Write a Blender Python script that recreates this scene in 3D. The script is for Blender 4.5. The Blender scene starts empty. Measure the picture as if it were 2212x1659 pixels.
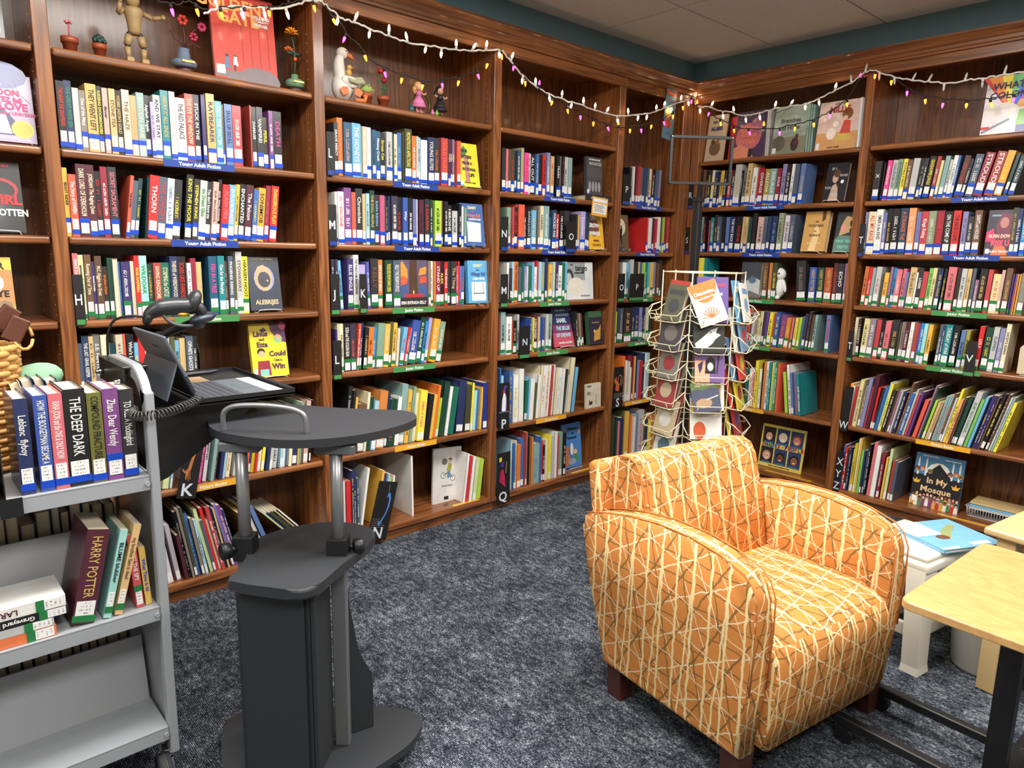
import bpy, bmesh, math, random
from mathutils import Vector, Matrix
random.seed(7)
S = bpy.context.scene
COL = S.collection
# ---------------------------------------------------------------- camera, world, light, exposure
cam_d = bpy.data.cameras.new('camera'); cam = bpy.data.objects.new('camera', cam_d); COL.objects.link(cam)
FPX = 1524.58
cam_d.sensor_fit = 'HORIZONTAL'; cam_d.sensor_width = 36.0; cam_d.lens = 36.0 * FPX / 2212
cam_d.clip_start = 0.05
Rr = Vector((0.74374849, -0.66817802, 0.01939869)); Uu = Vector((0.10619146, 0.14675356, 0.98345654)); Ff = Vector((0.65997087, 0.72938434, -0.18010254))
m = Matrix.Identity(4)
for i in range(3):
    m[i][0] = Rr[i]; m[i][1] = Uu[i]; m[i][2] = -Ff[i]
m.translation = (-4.03239, -2.77479, 1.37929)
cam.matrix_world = m
S.camera = cam
w = bpy.data.worlds.new('room_air'); S.world = w; w.use_nodes = True
bg = w.node_tree.nodes['Background']; bg.inputs[0].default_value = (0.9, 0.95, 1.0, 1); bg.inputs[1].default_value = 0.12
def area(name, x, y, z, sx, sy, power, col=(1, 0.96, 0.9)):
    d = bpy.data.lights.new(name, 'AREA'); d.shape = 'RECTANGLE'; d.size = sx; d.size_y = sy; d.energy = power; d.color = col
    o = bpy.data.objects.new(name, d); COL.objects.link(o); o.location = (x, y, z); return o
# recessed fluorescent panels of the room, all above or behind the frame
area('ceiling_lamp', -1.75, -1.62, 2.585, 1.2, 0.6, 44)
area('ceiling_lamp', -3.35, -1.25, 2.585, 1.2, 0.6, 44)
area('ceiling_lamp', -1.75, -3.5, 2.585, 1.2, 0.6, 44)
area('ceiling_lamp', -3.9, -3.3, 2.585, 1.2, 0.6, 44)
area('ceiling_lamp', -5.6, -1.6, 2.585, 1.2, 0.6, 30)
vs = S.view_settings
S.display_settings.display_device = 'sRGB'
vs.view_transform = 'Standard'; vs.look = 'None'; vs.gamma = 1.0; vs.exposure = 0.55; vs.use_curve_mapping = False
cy = S.cycles
cy.max_bounces = 7; cy.diffuse_bounces = 4; cy.glossy_bounces = 4; cy.transmission_bounces = 6; cy.transparent_max_bounces = 8
cy.caustics_reflective = False; cy.caustics_refractive = False; cy.sample_clamp_indirect = 4.0
# ---------------------------------------------------------------- colours and materials
def lin(c):
    return tuple((v / 255 / 12.92) if v / 255 <= 0.04045 else ((v / 255 + 0.055) / 1.055) ** 2.4 for v in c)
PAL = dict(k=(28, 27, 29), c=(48, 47, 50), g=(112, 112, 112), lg=(188, 189, 188), w=(232, 231, 226), cr=(225, 214, 180), cr2=(216, 205, 150), tn=(205, 176, 122), tn2=(176, 140, 105),
 be=(198, 188, 164), tp=(134, 122, 112), br=(110, 78, 58), b2=(92, 66, 52), b3=(82, 44, 40), db=(52, 38, 33), mr=(82, 34, 48), bg=(142, 38, 58), r=(204, 44, 44), red=(210, 50, 46),
 bk=(168, 66, 58), rr=(190, 66, 72), rs=(214, 112, 122), rb=(202, 166, 156), ro=(186, 84, 118), ro2=(40, 52, 130), hp=(232, 74, 150), ka=(176, 160, 118), pu=(124, 70, 132), pu2=(118, 106, 168),
 pu3=(92, 62, 130), vi=(60, 48, 104), la=(172, 160, 206), lv=(132, 132, 176), ml=(112, 114, 170), mv=(152, 108, 138), mv2=(138, 126, 140), dv=(58, 52, 72), **{'in': (84, 84, 170)},
 nv=(40, 50, 92), dn2=(44, 62, 94), bl=(62, 104, 166), ry=(58, 86, 164), sb=(92, 120, 172), sk=(112, 176, 214), az=(42, 134, 192), lb=(160, 198, 216), sl=(78, 90, 108), tb=(32, 84, 116),
 dt=(24, 62, 66), tl=(28, 130, 136), aq=(96, 172, 184), gt=(132, 166, 164), pq=(160, 214, 208), sg=(128, 158, 136), sg2=(142, 152, 122), pg=(200, 212, 158), pg2=(176, 168, 178), gn=(42, 140, 74),
 dn=(28, 104, 84), dg=(28, 66, 52), ol=(84, 88, 54), ol2=(158, 150, 60), om=(66, 68, 48), li=(170, 204, 70), lg2=(120, 186, 92), y=(236, 220, 70), y2=(206, 180, 40), ya2=(226, 206, 84),
 mu=(226, 178, 74), mo=(230, 164, 56), gd=(206, 170, 98), o=(222, 116, 44), o2=(170, 74, 44), **{'or': (206, 128, 62)}, or2=(198, 106, 58), pe=(226, 158, 106), po=(230, 158, 112), co=(222, 92, 70),
 lp=(214, 204, 212), F=(226, 218, 196), SB=(24, 24, 26), blue=(18, 70, 190), green=(38, 122, 66), signblue=(36, 66, 150), signgreen=(72, 142, 80), signyellow=(232, 172, 48))
CNAME = dict(k='black', c='charcoal', g='grey', lg='pale grey', w='white', cr='cream', cr2='pale yellow', tn='tan', tn2='tan', be='beige', tp='taupe', br='brown', b2='brown', b3='dark brown', db='dark brown',
 mr='maroon', bg='crimson', r='red', bk='brick red', rr='rose red', rs='pink', rb='dusty pink', ro='rose pink', ro2='royal blue', hp='hot pink', ka='khaki', pu='purple', pu2='violet', pu3='purple', vi='dark purple',
 la='lavender', lv='lilac', ml='periwinkle', mv='mauve', mv2='mauve', dv='dark violet', nv='navy', dn2='navy', bl='blue', ry='royal blue', sb='slate blue', sk='sky blue', az='azure', lb='pale blue', sl='slate',
 tb='teal blue', dt='dark teal', tl='teal', aq='aqua', gt='grey teal', pq='pale aqua', sg='sage', sg2='sage', pg='pale green', pg2='pale mauve', gn='green', dn='emerald', dg='dark green', ol='olive', ol2='olive',
 om='dark olive', li='lime', lg2='light green', y='yellow', y2='mustard', ya2='yellow', mu='mustard', mo='golden', gd='gold', o='orange', o2='rust', or2='rust', pe='peach', po='peach', co='coral', lp='pale pink', F='cream', SB='black')
CNAME['in'] = 'indigo'; CNAME['or'] = 'amber'
def rgba(c):
    c = PAL[c] if isinstance(c, str) else c
    return (*lin(c), 1.0)
MATS = {}
class NT:
    def __init__(s, name):
        s.m = bpy.data.materials.new(name); s.m.use_nodes = True; s.t = s.m.node_tree; s.n = s.t.nodes; s.b = s.n['Principled BSDF']
    def add(s, typ, **kw):
        n = s.n.new(typ)
        for k, v in kw.items(): setattr(n, k, v)
        return n
    def l(s, a, b): s.t.links.new(a, b)
    def math(s, op, a, b=None, c=None):
        n = s.add('ShaderNodeMath', operation=op)
        for i, v in enumerate((a, b, c)):
            if v is None: continue
            if isinstance(v, (int, float)): n.inputs[i].default_value = v
            else: s.l(v, n.inputs[i])
        return n.outputs[0]
    def mix(s, f, a, b):
        n = s.add('ShaderNodeMix', data_type='RGBA')
        for i, v in ((0, f), (6, a), (7, b)):
            if isinstance(v, (int, float)): n.inputs[i].default_value = v
            elif isinstance(v, tuple): n.inputs[i].default_value = v
            else: s.l(v, n.inputs[i])
        return n.outputs[2]
    def noise(s, vec, scale, detail=3, rough=0.5, dist=0.0):
        n = s.add('ShaderNodeTexNoise'); n.inputs['Scale'].default_value = scale; n.inputs['Detail'].default_value = detail; n.inputs['Roughness'].default_value = rough; n.inputs['Distortion'].default_value = dist
        if vec is not None: s.l(vec, n.inputs['Vector'])
        return n.outputs[0]
    def mapr(s, vec, scale=(1, 1, 1), rot=(0, 0, 0), loc=(0, 0, 0)):
        n = s.add('ShaderNodeMapping'); n.inputs['Scale'].default_value = scale; n.inputs['Rotation'].default_value = rot; n.inputs['Location'].default_value = loc; s.l(vec, n.inputs[0]); return n.outputs[0]
    def ramp(s, f, stops):
        n = s.add('ShaderNodeValToRGB'); e = n.color_ramp.elements
        while len(e) < len(stops): e.new(0.5)
        for k, (p, c) in enumerate(stops): e[k].position = p; e[k].color = c
        s.l(f, n.inputs[0]); return n.outputs[0]
    def bump(s, h, strength, dist=0.002):
        n = s.add('ShaderNodeBump'); n.inputs['Strength'].default_value = strength; n.inputs['Distance'].default_value = dist; s.l(h, n.inputs['Height']); s.l(n.outputs[0], s.b.inputs['Normal'])
    def set(s, base=None, rough=None, metal=None, coat=None, spec=None, emit=None, es=None, alpha=None, trans=None):
        I = s.b.inputs
        if base is not None:
            if isinstance(base, tuple): I['Base Color'].default_value = base
            else: s.l(base, I['Base Color'])
        if rough is not None: I['Roughness'].default_value = rough
        if metal is not None: I['Metallic'].default_value = metal
        if coat is not None: I['Coat Weight'].default_value = coat; I['Coat Roughness'].default_value = 0.12
        if spec is not None: I['Specular IOR Level'].default_value = spec
        if emit is not None: I['Emission Color'].default_value = emit; I['Emission Strength'].default_value = es
        if trans is not None: I['Transmission Weight'].default_value = trans
        if alpha is not None: I['Alpha'].default_value = alpha
        return s.m
def plain(name, c, rough=0.5, metal=0.0, coat=None, grain=0.0, gscale=300, trans=None, alpha=None, spec=None):
    if name in MATS: return MATS[name]
    t = NT(name); base = rgba(c)
    tc = t.add('ShaderNodeTexCoord').outputs['Object']
    nz = t.noise(tc, 9, 3)
    col = t.mix(t.math('MULTIPLY', nz, 0.18), base, tuple(v * 0.7 for v in base[:3]) + (1,))
    t.set(base=col, rough=rough, metal=metal, coat=coat, trans=trans, alpha=alpha, spec=spec)
    if grain: t.bump(t.noise(tc, gscale, 2), grain, 0.001)
    MATS[name] = t.m; return t.m
def oak(name, axis, tone=1.0, coat=0.3):
    if name in MATS: return MATS[name]
    t = NT(name)
    tc = t.add('ShaderNodeTexCoord').outputs['Object']
    sc = [1.0, 1.0, 1.0]; sc[axis] = 0.07
    inf = t.add('ShaderNodeObjectInfo')
    off = t.math('MULTIPLY', inf.outputs['Random'], 37.0)
    comb = t.add('ShaderNodeCombineXYZ')
    for i in range(3): t.l(off, comb.inputs[i])
    vadd = t.add('ShaderNodeVectorMath', operation='ADD'); t.l(tc, vadd.inputs[0]); t.l(comb.outputs[0], vadd.inputs[1])
    v = t.mapr(vadd.outputs[0], tuple(sc))
    big = t.noise(v, 9.0, 3, 0.55, 0.6)
    rings = t.math('FRACT', t.math('MULTIPLY', big, 9.0))
    ringd = t.math('POWER', t.math('ABSOLUTE', t.math('SUBTRACT', rings, 0.5)), 0.7)
    fine = t.noise(t.mapr(vadd.outputs[0], tuple(a * (1 if a == 1 else 0.35) for a in sc)), 150.0, 3, 0.6)
    f = t.math('ADD', t.math('MULTIPLY', ringd, 0.75), t.math('MULTIPLY', fine, 0.55))
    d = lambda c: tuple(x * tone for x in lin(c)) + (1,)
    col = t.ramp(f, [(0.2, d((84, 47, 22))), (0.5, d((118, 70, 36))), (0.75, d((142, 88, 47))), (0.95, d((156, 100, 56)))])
    t.set(base=col, rough=0.36, coat=coat)
    t.bump(fine, 0.12, 0.001)
    MATS[name] = t.m; return t.m
OX, OY, OZ = oak('oak_grain_x', 0, 1.15), oak('oak_grain_y', 1, 1.15), oak('oak_grain_z', 2, 1.15)
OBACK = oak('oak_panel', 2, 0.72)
def objcolor(name, rough=0.4, coat=0.25, wear=0.25, emis=False):
    if name in MATS: return MATS[name]
    t = NT(name); inf = t.add('ShaderNodeObjectInfo')
    tc = t.add('ShaderNodeTexCoord').outputs['Object']
    nz = t.noise(tc, 3.0, 4, 0.6)
    hs = t.add('ShaderNodeHueSaturation'); t.l(inf.outputs['Color'], hs.inputs['Color'])
    t.l(t.math('ADD', t.math('MULTIPLY', nz, wear * 2), 1.0 - wear), hs.inputs['Value'])
    t.set(base=hs.outputs[0], rough=rough, coat=coat); MATS[name] = t.m; return t.m
M_COVER = objcolor('book_cover', 0.42, 0.35)
M_INK = objcolor('printed_ink', 0.5, 0.0, 0.05)
def pages_mat():
    t = NT('paper_pages'); tc = t.add('ShaderNodeTexCoord').outputs['Object']
    nz = t.noise(t.mapr(tc, (60, 1, 1)), 4.0, 2)
    t.set(base=t.mix(nz, rgba((232, 222, 200)), rgba((196, 178, 146))), rough=0.85); return t.m
M_PAGES = pages_mat()
def label_mat():
    t = NT('call_number_sticker'); tc = t.add('ShaderNodeTexCoord').outputs['Generated']
    sep = t.add('ShaderNodeSeparateXYZ'); t.l(tc, sep.inputs[0])
    rows = t.math('FRACT', t.math('MULTIPLY', sep.outputs[2], 4.2))
    on = t.math('MULTIPLY', t.math('GREATER_THAN', rows, 0.45), t.math('LESS_THAN', rows, 0.85))
    inf = t.add('ShaderNodeObjectInfo')
    comb = t.add('ShaderNodeCombineXYZ'); t.l(t.math('MULTIPLY', sep.outputs[0], 9.0), comb.inputs[0]); t.l(t.math('ADD', t.math('FLOOR', t.math('MULTIPLY', sep.outputs[2], 4.2)), t.math('MULTIPLY', inf.outputs['Random'], 50)), comb.inputs[1])
    wn = t.noise(comb.outputs[0], 1.4, 1)
    x_in = t.math('MULTIPLY', t.math('GREATER_THAN', sep.outputs[0], 0.18), t.math('LESS_THAN', sep.outputs[0], 0.78))
    ink = t.math('MULTIPLY', t.math('MULTIPLY', on, t.math('GREATER_THAN', wn, 0.52)), x_in)
    t.set(base=t.mix(t.math('MULTIPLY', ink, 0.75), rgba((236, 236, 234)), rgba((60, 60, 66))), rough=0.5); return t.m
M_LABEL = label_mat()
M_BANDB = plain('blue_band', 'blue', 0.35, coat=0.3); M_BANDG = plain('green_band', 'green', 0.35, coat=0.3)
M_PRINT = None
def print_mat():
    t = NT('printed_picture'); a = t.add('ShaderNodeVertexColor'); a.layer_name = 'Col'
    tc = t.add('ShaderNodeTexCoord').outputs['Object']
    hs = t.add('ShaderNodeHueSaturation'); t.l(a.outputs[0], hs.inputs['Color'])
    t.l(t.math('ADD', t.math('MULTIPLY', t.noise(tc, 30, 4, 0.7), 0.5), 0.75), hs.inputs['Value'])
    t.set(base=hs.outputs[0], rough=0.4, coat=0.3); return t.m
M_PRINT = print_mat()
M_WIRE = plain('white_wire', (226, 226, 222), 0.35); M_BLACK = plain('black_metal', (24, 24, 26), 0.45); M_BLACKP = plain('black_plastic', (26, 27, 30), 0.4, grain=0.15)
M_CHROME = plain('chrome', (200, 202, 206), 0.15, 1.0); M_WHITE = plain('white_letter', (228, 230, 232), 0.5)
M_ACRYL = plain('clear_acrylic', (235, 240, 240), 0.08, trans=0.9)
# ---------------------------------------------------------------- helpers
def link(o, parent=None):
    COL.objects.link(o)
    if parent is not None: o.parent = parent
    return o
def tag(o, label=None, cat=None, group=None, kind=None):
    if label: o['label'] = label
    if cat: o['category'] = cat
    if group: o['group'] = group
    if kind: o['kind'] = kind
    return o
def empty(name, loc=(0, 0, 0), rot=(0, 0, 0), label=None, cat=None, group=None):
    o = bpy.data.objects.new(name, None); o.empty_display_size = 0.05; COL.objects.link(o); o.location = loc; o.rotation_euler = rot
    return tag(o, label, cat, group)
class B:
    """a bmesh that collects shapes for ONE object"""
    def __init__(s): s.b = bmesh.new()
    def box(s, x0, x1, y0, y1, z0, z1, bev=0.0, seg=2, M=None):
        vs_ = [s.b.verts.new((x, y, z)) for x in (x0, x1) for y in (y0, y1) for z in (z0, z1)]
        fs = [(0, 1, 3, 2), (4, 6, 7, 5), (0, 4, 5, 1), (2, 3, 7, 6), (0, 2, 6, 4), (1, 5, 7, 3)]
        faces = [s.b.faces.new([vs_[i] for i in f]) for f in fs]
        if bev:
            ed = list({e for f in faces for e in f.edges})
            r = bmesh.ops.bevel(s.b, geom=ed, offset=bev, segments=seg, affect='EDGES', profile=0.5)
            vs_ = list({v for f in r['faces'] for v in f.verts} | {v for v in vs_ if v.is_valid})
        if M is not None: bmesh.ops.transform(s.b, matrix=M, verts=vs_)
        return vs_
    def prism(s, pts, z0, z1, axis=2, bev=0.0, seg=2, M=None):
        """polygon pts extruded; axis 2: pts are (x,y); axis 0: pts are (y,z) extruded in x; axis 1: pts (x,z) extruded in y"""
        def mk(p, t): return {2: (p[0], p[1], t), 0: (t, p[0], p[1]), 1: (p[0], t, p[1])}[axis]
        a = [s.b.verts.new(mk(p, z0)) for p in pts]; c = [s.b.verts.new(mk(p, z1)) for p in pts]
        f1 = s.b.faces.new(a[::-1]); f2 = s.b.faces.new(c)
        n = len(pts); sd = [s.b.faces.new((a[i], a[(i + 1) % n], c[(i + 1) % n], c[i])) for i in range(n)]
        allv = a + c
        if bev:
            r = bmesh.ops.bevel(s.b, geom=list(set(f1.edges) | set(f2.edges)), offset=bev, segments=seg, affect='EDGES', profile=0.5)
            allv = list({v for f in r['faces'] for v in f.verts} | {v for v in allv if v.is_valid})
        if M is not None: bmesh.ops.transform(s.b, matrix=M, verts=allv)
        return allv
    def tube(s, pts, r, n=8, closed=False, cap=True):
        pts = [Vector(p) for p in pts]; rings = []; N = len(pts)
        up = None
        for i, p in enumerate(pts):
            if closed: t = (pts[(i + 1) % N] - pts[i - 1]).normalized()
            else: t = (pts[min(i + 1, N - 1)] - pts[max(i - 1, 0)]).normalized()
            if up is None: up = t.orthogonal().normalized()
            else:
                up = up - t * up.dot(t)
                up = t.orthogonal().normalized() if up.length < 1e-5 else up.normalized()
            bi = t.cross(up); rr = r[i] if isinstance(r, (list, tuple)) else r
            rings.append([s.b.verts.new(p + (up * math.cos(a) + bi * math.sin(a)) * rr) for a in [2 * math.pi * k / n for k in range(n)]])
        for i in range(N if closed else N - 1):
            A, C = rings[i], rings[(i + 1) % N]
            for k in range(n): s.b.faces.new((A[k], A[(k + 1) % n], C[(k + 1) % n], C[k])).smooth = True
        if cap and not closed: s.b.faces.new(rings[0][::-1]); s.b.faces.new(rings[-1])
        return s
    def lathe(s, prof, n=20, c=(0, 0, 0), cap=True):
        rings = [[s.b.verts.new((c[0] + r * math.cos(2 * math.pi * k / n), c[1] + r * math.sin(2 * math.pi * k / n), c[2] + z)) for k in range(n)] for r, z in prof]
        for A, C in zip(rings, rings[1:]):
            for k in range(n): s.b.faces.new((A[k], A[(k + 1) % n], C[(k + 1) % n], C[k])).smooth = True
        if cap: s.b.faces.new(rings[0][::-1]); s.b.faces.new(rings[-1])
        return s
    def ball(s, c, r, n=10, sc=(1, 1, 1), M=None):
        res = bmesh.ops.create_uvsphere(s.b, u_segments=n, v_segments=max(5, n * 2 // 3), radius=r)
        for v in res['verts']: v.co = Vector((v.co.x * sc[0], v.co.y * sc[1], v.co.z * sc[2]))
        if M is not None: bmesh.ops.transform(s.b, matrix=M, verts=res['verts'])
        bmesh.ops.translate(s.b, vec=Vector(c), verts=res['verts'])
        for v in res['verts']:
            for f in v.link_faces: f.smooth = True
        return s
    def mesh(s, name, mat, smooth=False, sub=0):
        bmesh.ops.recalc_face_normals(s.b, faces=s.b.faces)
        me = bpy.data.meshes.new(name); s.b.to_mesh(me); s.b.free()
        for mm in (mat if isinstance(mat, (list, tuple)) else [mat]):
            if mm: me.materials.append(mm)
        if smooth:
            for p in me.polygons: p.use_smooth = True
        return me
    def obj(s, name, mat, parent=None, smooth=False, loc=None, rot=None):
        o = bpy.data.objects.new(name, s.mesh(name, mat, smooth)); link(o, parent)
        if loc: o.location = loc
        if rot: o.rotation_euler = rot
        return o
def inst(name, me, parent=None, loc=(0, 0, 0), rot=(0, 0, 0), sc=(1, 1, 1), col=None):
    o = bpy.data.objects.new(name, me); link(o, parent); o.location = loc; o.rotation_euler = rot; o.scale = sc
    if col is not None: o.color = rgba(col)
    return o
def font(name, text, size, col, parent, loc, rot=(math.pi / 2, 0, 0), sc=(1, 1, 1), align='CENTER', bold=0.0, shear=0.0, res=2):
    cu = bpy.data.curves.new(name, 'FONT'); cu.body = text; cu.size = size; cu.align_x = align; cu.align_y = 'CENTER'; cu.resolution_u = res; cu.offset = bold; cu.shear = shear
    cu.materials.append(M_INK); cu.fill_mode = 'FRONT' if hasattr(cu, 'fill_mode') else cu.fill_mode
    o = bpy.data.objects.new(name, cu); link(o, parent); o.location = loc; o.rotation_euler = rot; o.scale = sc; o.color = rgba(col); return o
def catmull(pts, n=6):
    P = [Vector(p) for p in pts]; out = []
    for i in range(len(P) - 1):
        p0 = P[max(i - 1, 0)]; p1 = P[i]; p2 = P[i + 1]; p3 = P[min(i + 2, len(P) - 1)]
        for k in range(n):
            t = k / n
            out.append(0.5 * ((2 * p1) + (p2 - p0) * t + (2 * p0 - 5 * p1 + 4 * p2 - p3) * t * t + (3 * p1 - p0 - 3 * p2 + p3) * t ** 3))
    out.append(P[-1]); return out
def structure(name, b, mat, parent=None):
    o = b.obj(name, mat, parent); o['kind'] = 'structure'; return o
# ---------------------------------------------------------------- the room
def carpet():
    t = NT('carpet_loop'); tc = t.add('ShaderNodeTexCoord').outputs['Object']
    rot = t.mapr(tc, (1, 1, 1), (0, 0, 0.0))
    rows = t.add('ShaderNodeTexWave', wave_type='BANDS', bands_direction='X'); rows.inputs['Scale'].default_value = 62; rows.inputs['Distortion'].default_value = 0.8; rows.inputs['Detail'].default_value = 1; t.l(rot, rows.inputs[0])
    streak = t.noise(t.mapr(rot, (1.0, 0.4, 1)), 300, 2, 0.7)
    blotch = t.noise(rot, 7.5, 5, 0.62)
    mid = t.noise(t.mapr(rot, (1, 0.4, 1)), 62, 3, 0.7)
    f = t.math('ADD', t.math('MULTIPLY', blotch, 0.38), t.math('ADD', t.math('MULTIPLY', streak, 1.05), t.math('MULTIPLY', mid, 0.66)))
    f = t.math('ADD', f, t.math('MULTIPLY', rows.outputs['Fac'], 0.16))
    col = t.ramp(t.math('SUBTRACT', f, 0.72), [(0.2, rgba((22, 25, 32))), (0.40, rgba((52, 58, 68))), (0.54, rgba((112, 119, 129))), (0.70, rgba((184, 190, 197)))])
    t.set(base=col, rough=0.95, spec=0.1)
    t.bump(t.math('ADD', streak, rows.outputs['Fac']), 0.5, 0.004)
    return t.m
def ceiling_mat():
    t = NT('ceiling_tile'); tc = t.add('ShaderNodeTexCoord').outputs['Object']
    f = t.noise(tc, 90, 3, 0.7)
    t.set(base=t.mix(f, rgba((196, 190, 182)), rgba((226, 221, 214))), rough=0.9); t.bump(f, 0.25, 0.003); return t.m
M_TEAL = plain('teal_wall_paint', (94, 124, 134), 0.7, grain=0.06, gscale=120)
M_CREAM = plain('cream_wall_paint', (214, 206, 190), 0.8)
structure('floor', (lambda b: (b.box(-7.0, 0.42, -6.0, 0.42, -0.06, 0.0), b)[1])(B()), carpet())
cb = B(); cb.box(-7.0, 0.45, -6.0, 0.45, 2.62, 2.70); ceil = structure('ceiling', cb, plain('ceiling_joint', (150, 145, 138), 0.9))
tm = None
M_CT = ceiling_mat()
tb = B(); tb.box(0.004, 1.215, 0.004, 0.605, -0.018, 0.0, 0.0015, 1); tile_me = tb.mesh('ceiling_tile', M_CT)
for i in range(6):
    for j in range(10):
        x, y = -7.0 + i * 1.22, -6.0 + j * 0.61
        if x > -3.7 and y > -2.8: inst('ceiling_tile', tile_me, ceil, (x, y, 2.62))
b = B(); b.box(-7.0, -3.4, -6, 0.45, 2.605, 2.62); b.box(-3.35, 0.45, -6, -2.8, 2.605, 2.62); o = b.obj('ceiling_panel', M_CT, ceil); o['kind'] = 'stuff'
structure('wall_left', (lambda b: (b.box(-7.0, 0.45, 0.36, 0.45, 0, 2.47), b.box(-7.0, 0.03, 0.03, 0.45, 2.47, 2.62), b)[2])(B()), M_TEAL)
structure('wall_right', (lambda b: (b.box(0.36, 0.45, -6.0, 0.36, 0, 2.47), b.box(0.03, 0.45, -6.0, 0.03, 2.47, 2.62), b)[2])(B()), M_TEAL)
structure('wall_back', (lambda b: (b.box(-7.0, 0.45, -6.1, -6.0, 0, 2.7), b)[1])(B()), M_CREAM)
structure('wall_far', (lambda b: (b.box(-7.1, -7.0, -6.1, 0.45, 0, 2.7), b)[1])(B()), M_CREAM)
# ---------------------------------------------------------------- bookcases
HL = [2.006, 1.694, 1.411, 1.128, .852, .468, .084]
HR = [h + d for h, d in zip(HL, (-.017, .008, .0095, .0135, .004, -.007, -.005))]
RZ = {'L': 0.0, 'R': -math.pi / 2}
def W(wall, s, d, z): return (s, d, z) if wall == 'L' else (d, -s, z)
def wbox(b, wall, s0, s1, d0, d1, z0, z1, bev=0, seg=2):
    if wall == 'L': b.box(s0, s1, d0, d1, z0, z1, bev, seg)
    else: b.box(d0, d1, -s1, -s0, z0, z1, bev, seg)
GX = {'L': OX, 'R': OY}
def bookcase(wall, s0, s1, stile0, stile1, label, shelves, first=None):
    """bay between s0 and s1; its stile from stile0 to stile1"""
    t = empty('bookcase', W(wall, s0, 0.0, 0.0), (0, 0, 0), label, 'bookcase', 'oak bookcases built along the walls')
    off = Vector(t.location)
    H = HL if wall == 'L' else HR
    def put(b, name, mat):
        bmesh.ops.translate(b.b, vec=-off, verts=b.b.verts); return b.obj(name, mat, t)
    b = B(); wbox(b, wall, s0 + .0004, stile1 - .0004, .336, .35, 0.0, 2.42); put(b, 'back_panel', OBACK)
    b = B(); wbox(b, wall, stile0, stile1 - .0004, 0.0, .022, 0.057, 2.3415, .002, 1); put(b, 'stile', OZ)
    c0 = (stile0 + stile1) / 2
    b = B(); wbox(b, wall, stile0 + .0004, stile1 - .0008, .0222, .335, 0.057, 2.398); put(b, 'side_panel', OZ)
    b = B(); wbox(b, wall, s0 + .0002, stile1 - .0004, .0, .02, 2.342, 2.3915, .0015, 1); put(b, 'frieze', GX[wall])
    b = B(); wbox(b, wall, s0 + .0004, stile1 - .0004, .0305, .335, 2.40, 2.415); put(b, 'top_panel', GX[wall])
    b = B(); wbox(b, wall, s0 + .0002, stile1 - .0004, .03, .045, 0.0003, .0535); put(b, 'toe_kick', GX[wall])
    for k in shelves:
        z = H[k - 1]; b = B()
        if k == 7: wbox(b, wall, s0 + .0008, s1 - .0002, .004, .334, z - .03, z, .003, 2)
        else:
            wbox(b, wall, s0 + .003, s1 - .003, .008, .03, z - .027, z, .009, 3); wbox(b, wall, s0 + .003, s1 - .003, .02, .334, z - .022, z - .0004)
        put(b, 'shelf', GX[wall])
    # shelf-pin holes drilled in the side panels
    pb = B()
    for sx in (s0 + .0003, s1 - .0012):
        for d in (.055, .29):
            for i in range(62):
                z = .16 + i * .034
                wbox(pb, wall, sx, sx + .0012, d, d + .003, z, z + .003)
    o = put(pb, 'shelf_pin_hole', plain('brass_pin', (196, 176, 150), 0.4)); o['kind'] = 'stuff'
    return t
A7 = (1, 2, 3, 4, 5, 6, 7)
bookcase('L', -4.475, -3.574, -3.574, -3.529, 'leftmost oak bookcase, half hidden behind the grey book cart', A7)
bookcase('L', -3.529, -2.6246, -2.6246, -2.580, 'oak bookcase topped by terracotta pots and a red book, behind the lectern', A7)
bookcase('L', -2.580, -1.674, -1.674, -1.626, 'oak bookcase with a white goose figurine on its top shelf', A7)
bookcase('L', -1.626, -.728, -.728, -.675, 'oak bookcase with an empty top shelf and a penguin sign', A7)
bookcase('L', -.675, -.103, -.103, 0.0, 'narrow oak bookcase in the room corner beside the spinner rack', (2, 3, 4, 5, 6, 7))
bookcase('R', .06, 1.068, 1.068, 1.114, 'oak bookcase behind the wire spinner rack with picture books on top', A7)
bookcase('R', 1.114, 2.12, 2.12, 2.166, 'oak bookcase holding the mosque picture book on its bottom shelf', A7)
b = B(); wbox(b, 'R', 0.0004, .0595, 0.0, .022, .057, 2.3415, .002, 1); wbox(b, 'R', .0375, .0595, .0222, .335, 0.057, 2.398)
wbox(b, 'R', .0004, .0598, 0.0, .02, 2.342, 2.3915, .0015, 1); wbox(b, 'R', .0004, .0598, .03, .045, .0003, .0535); structure('trim_1', b, OZ)
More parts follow.
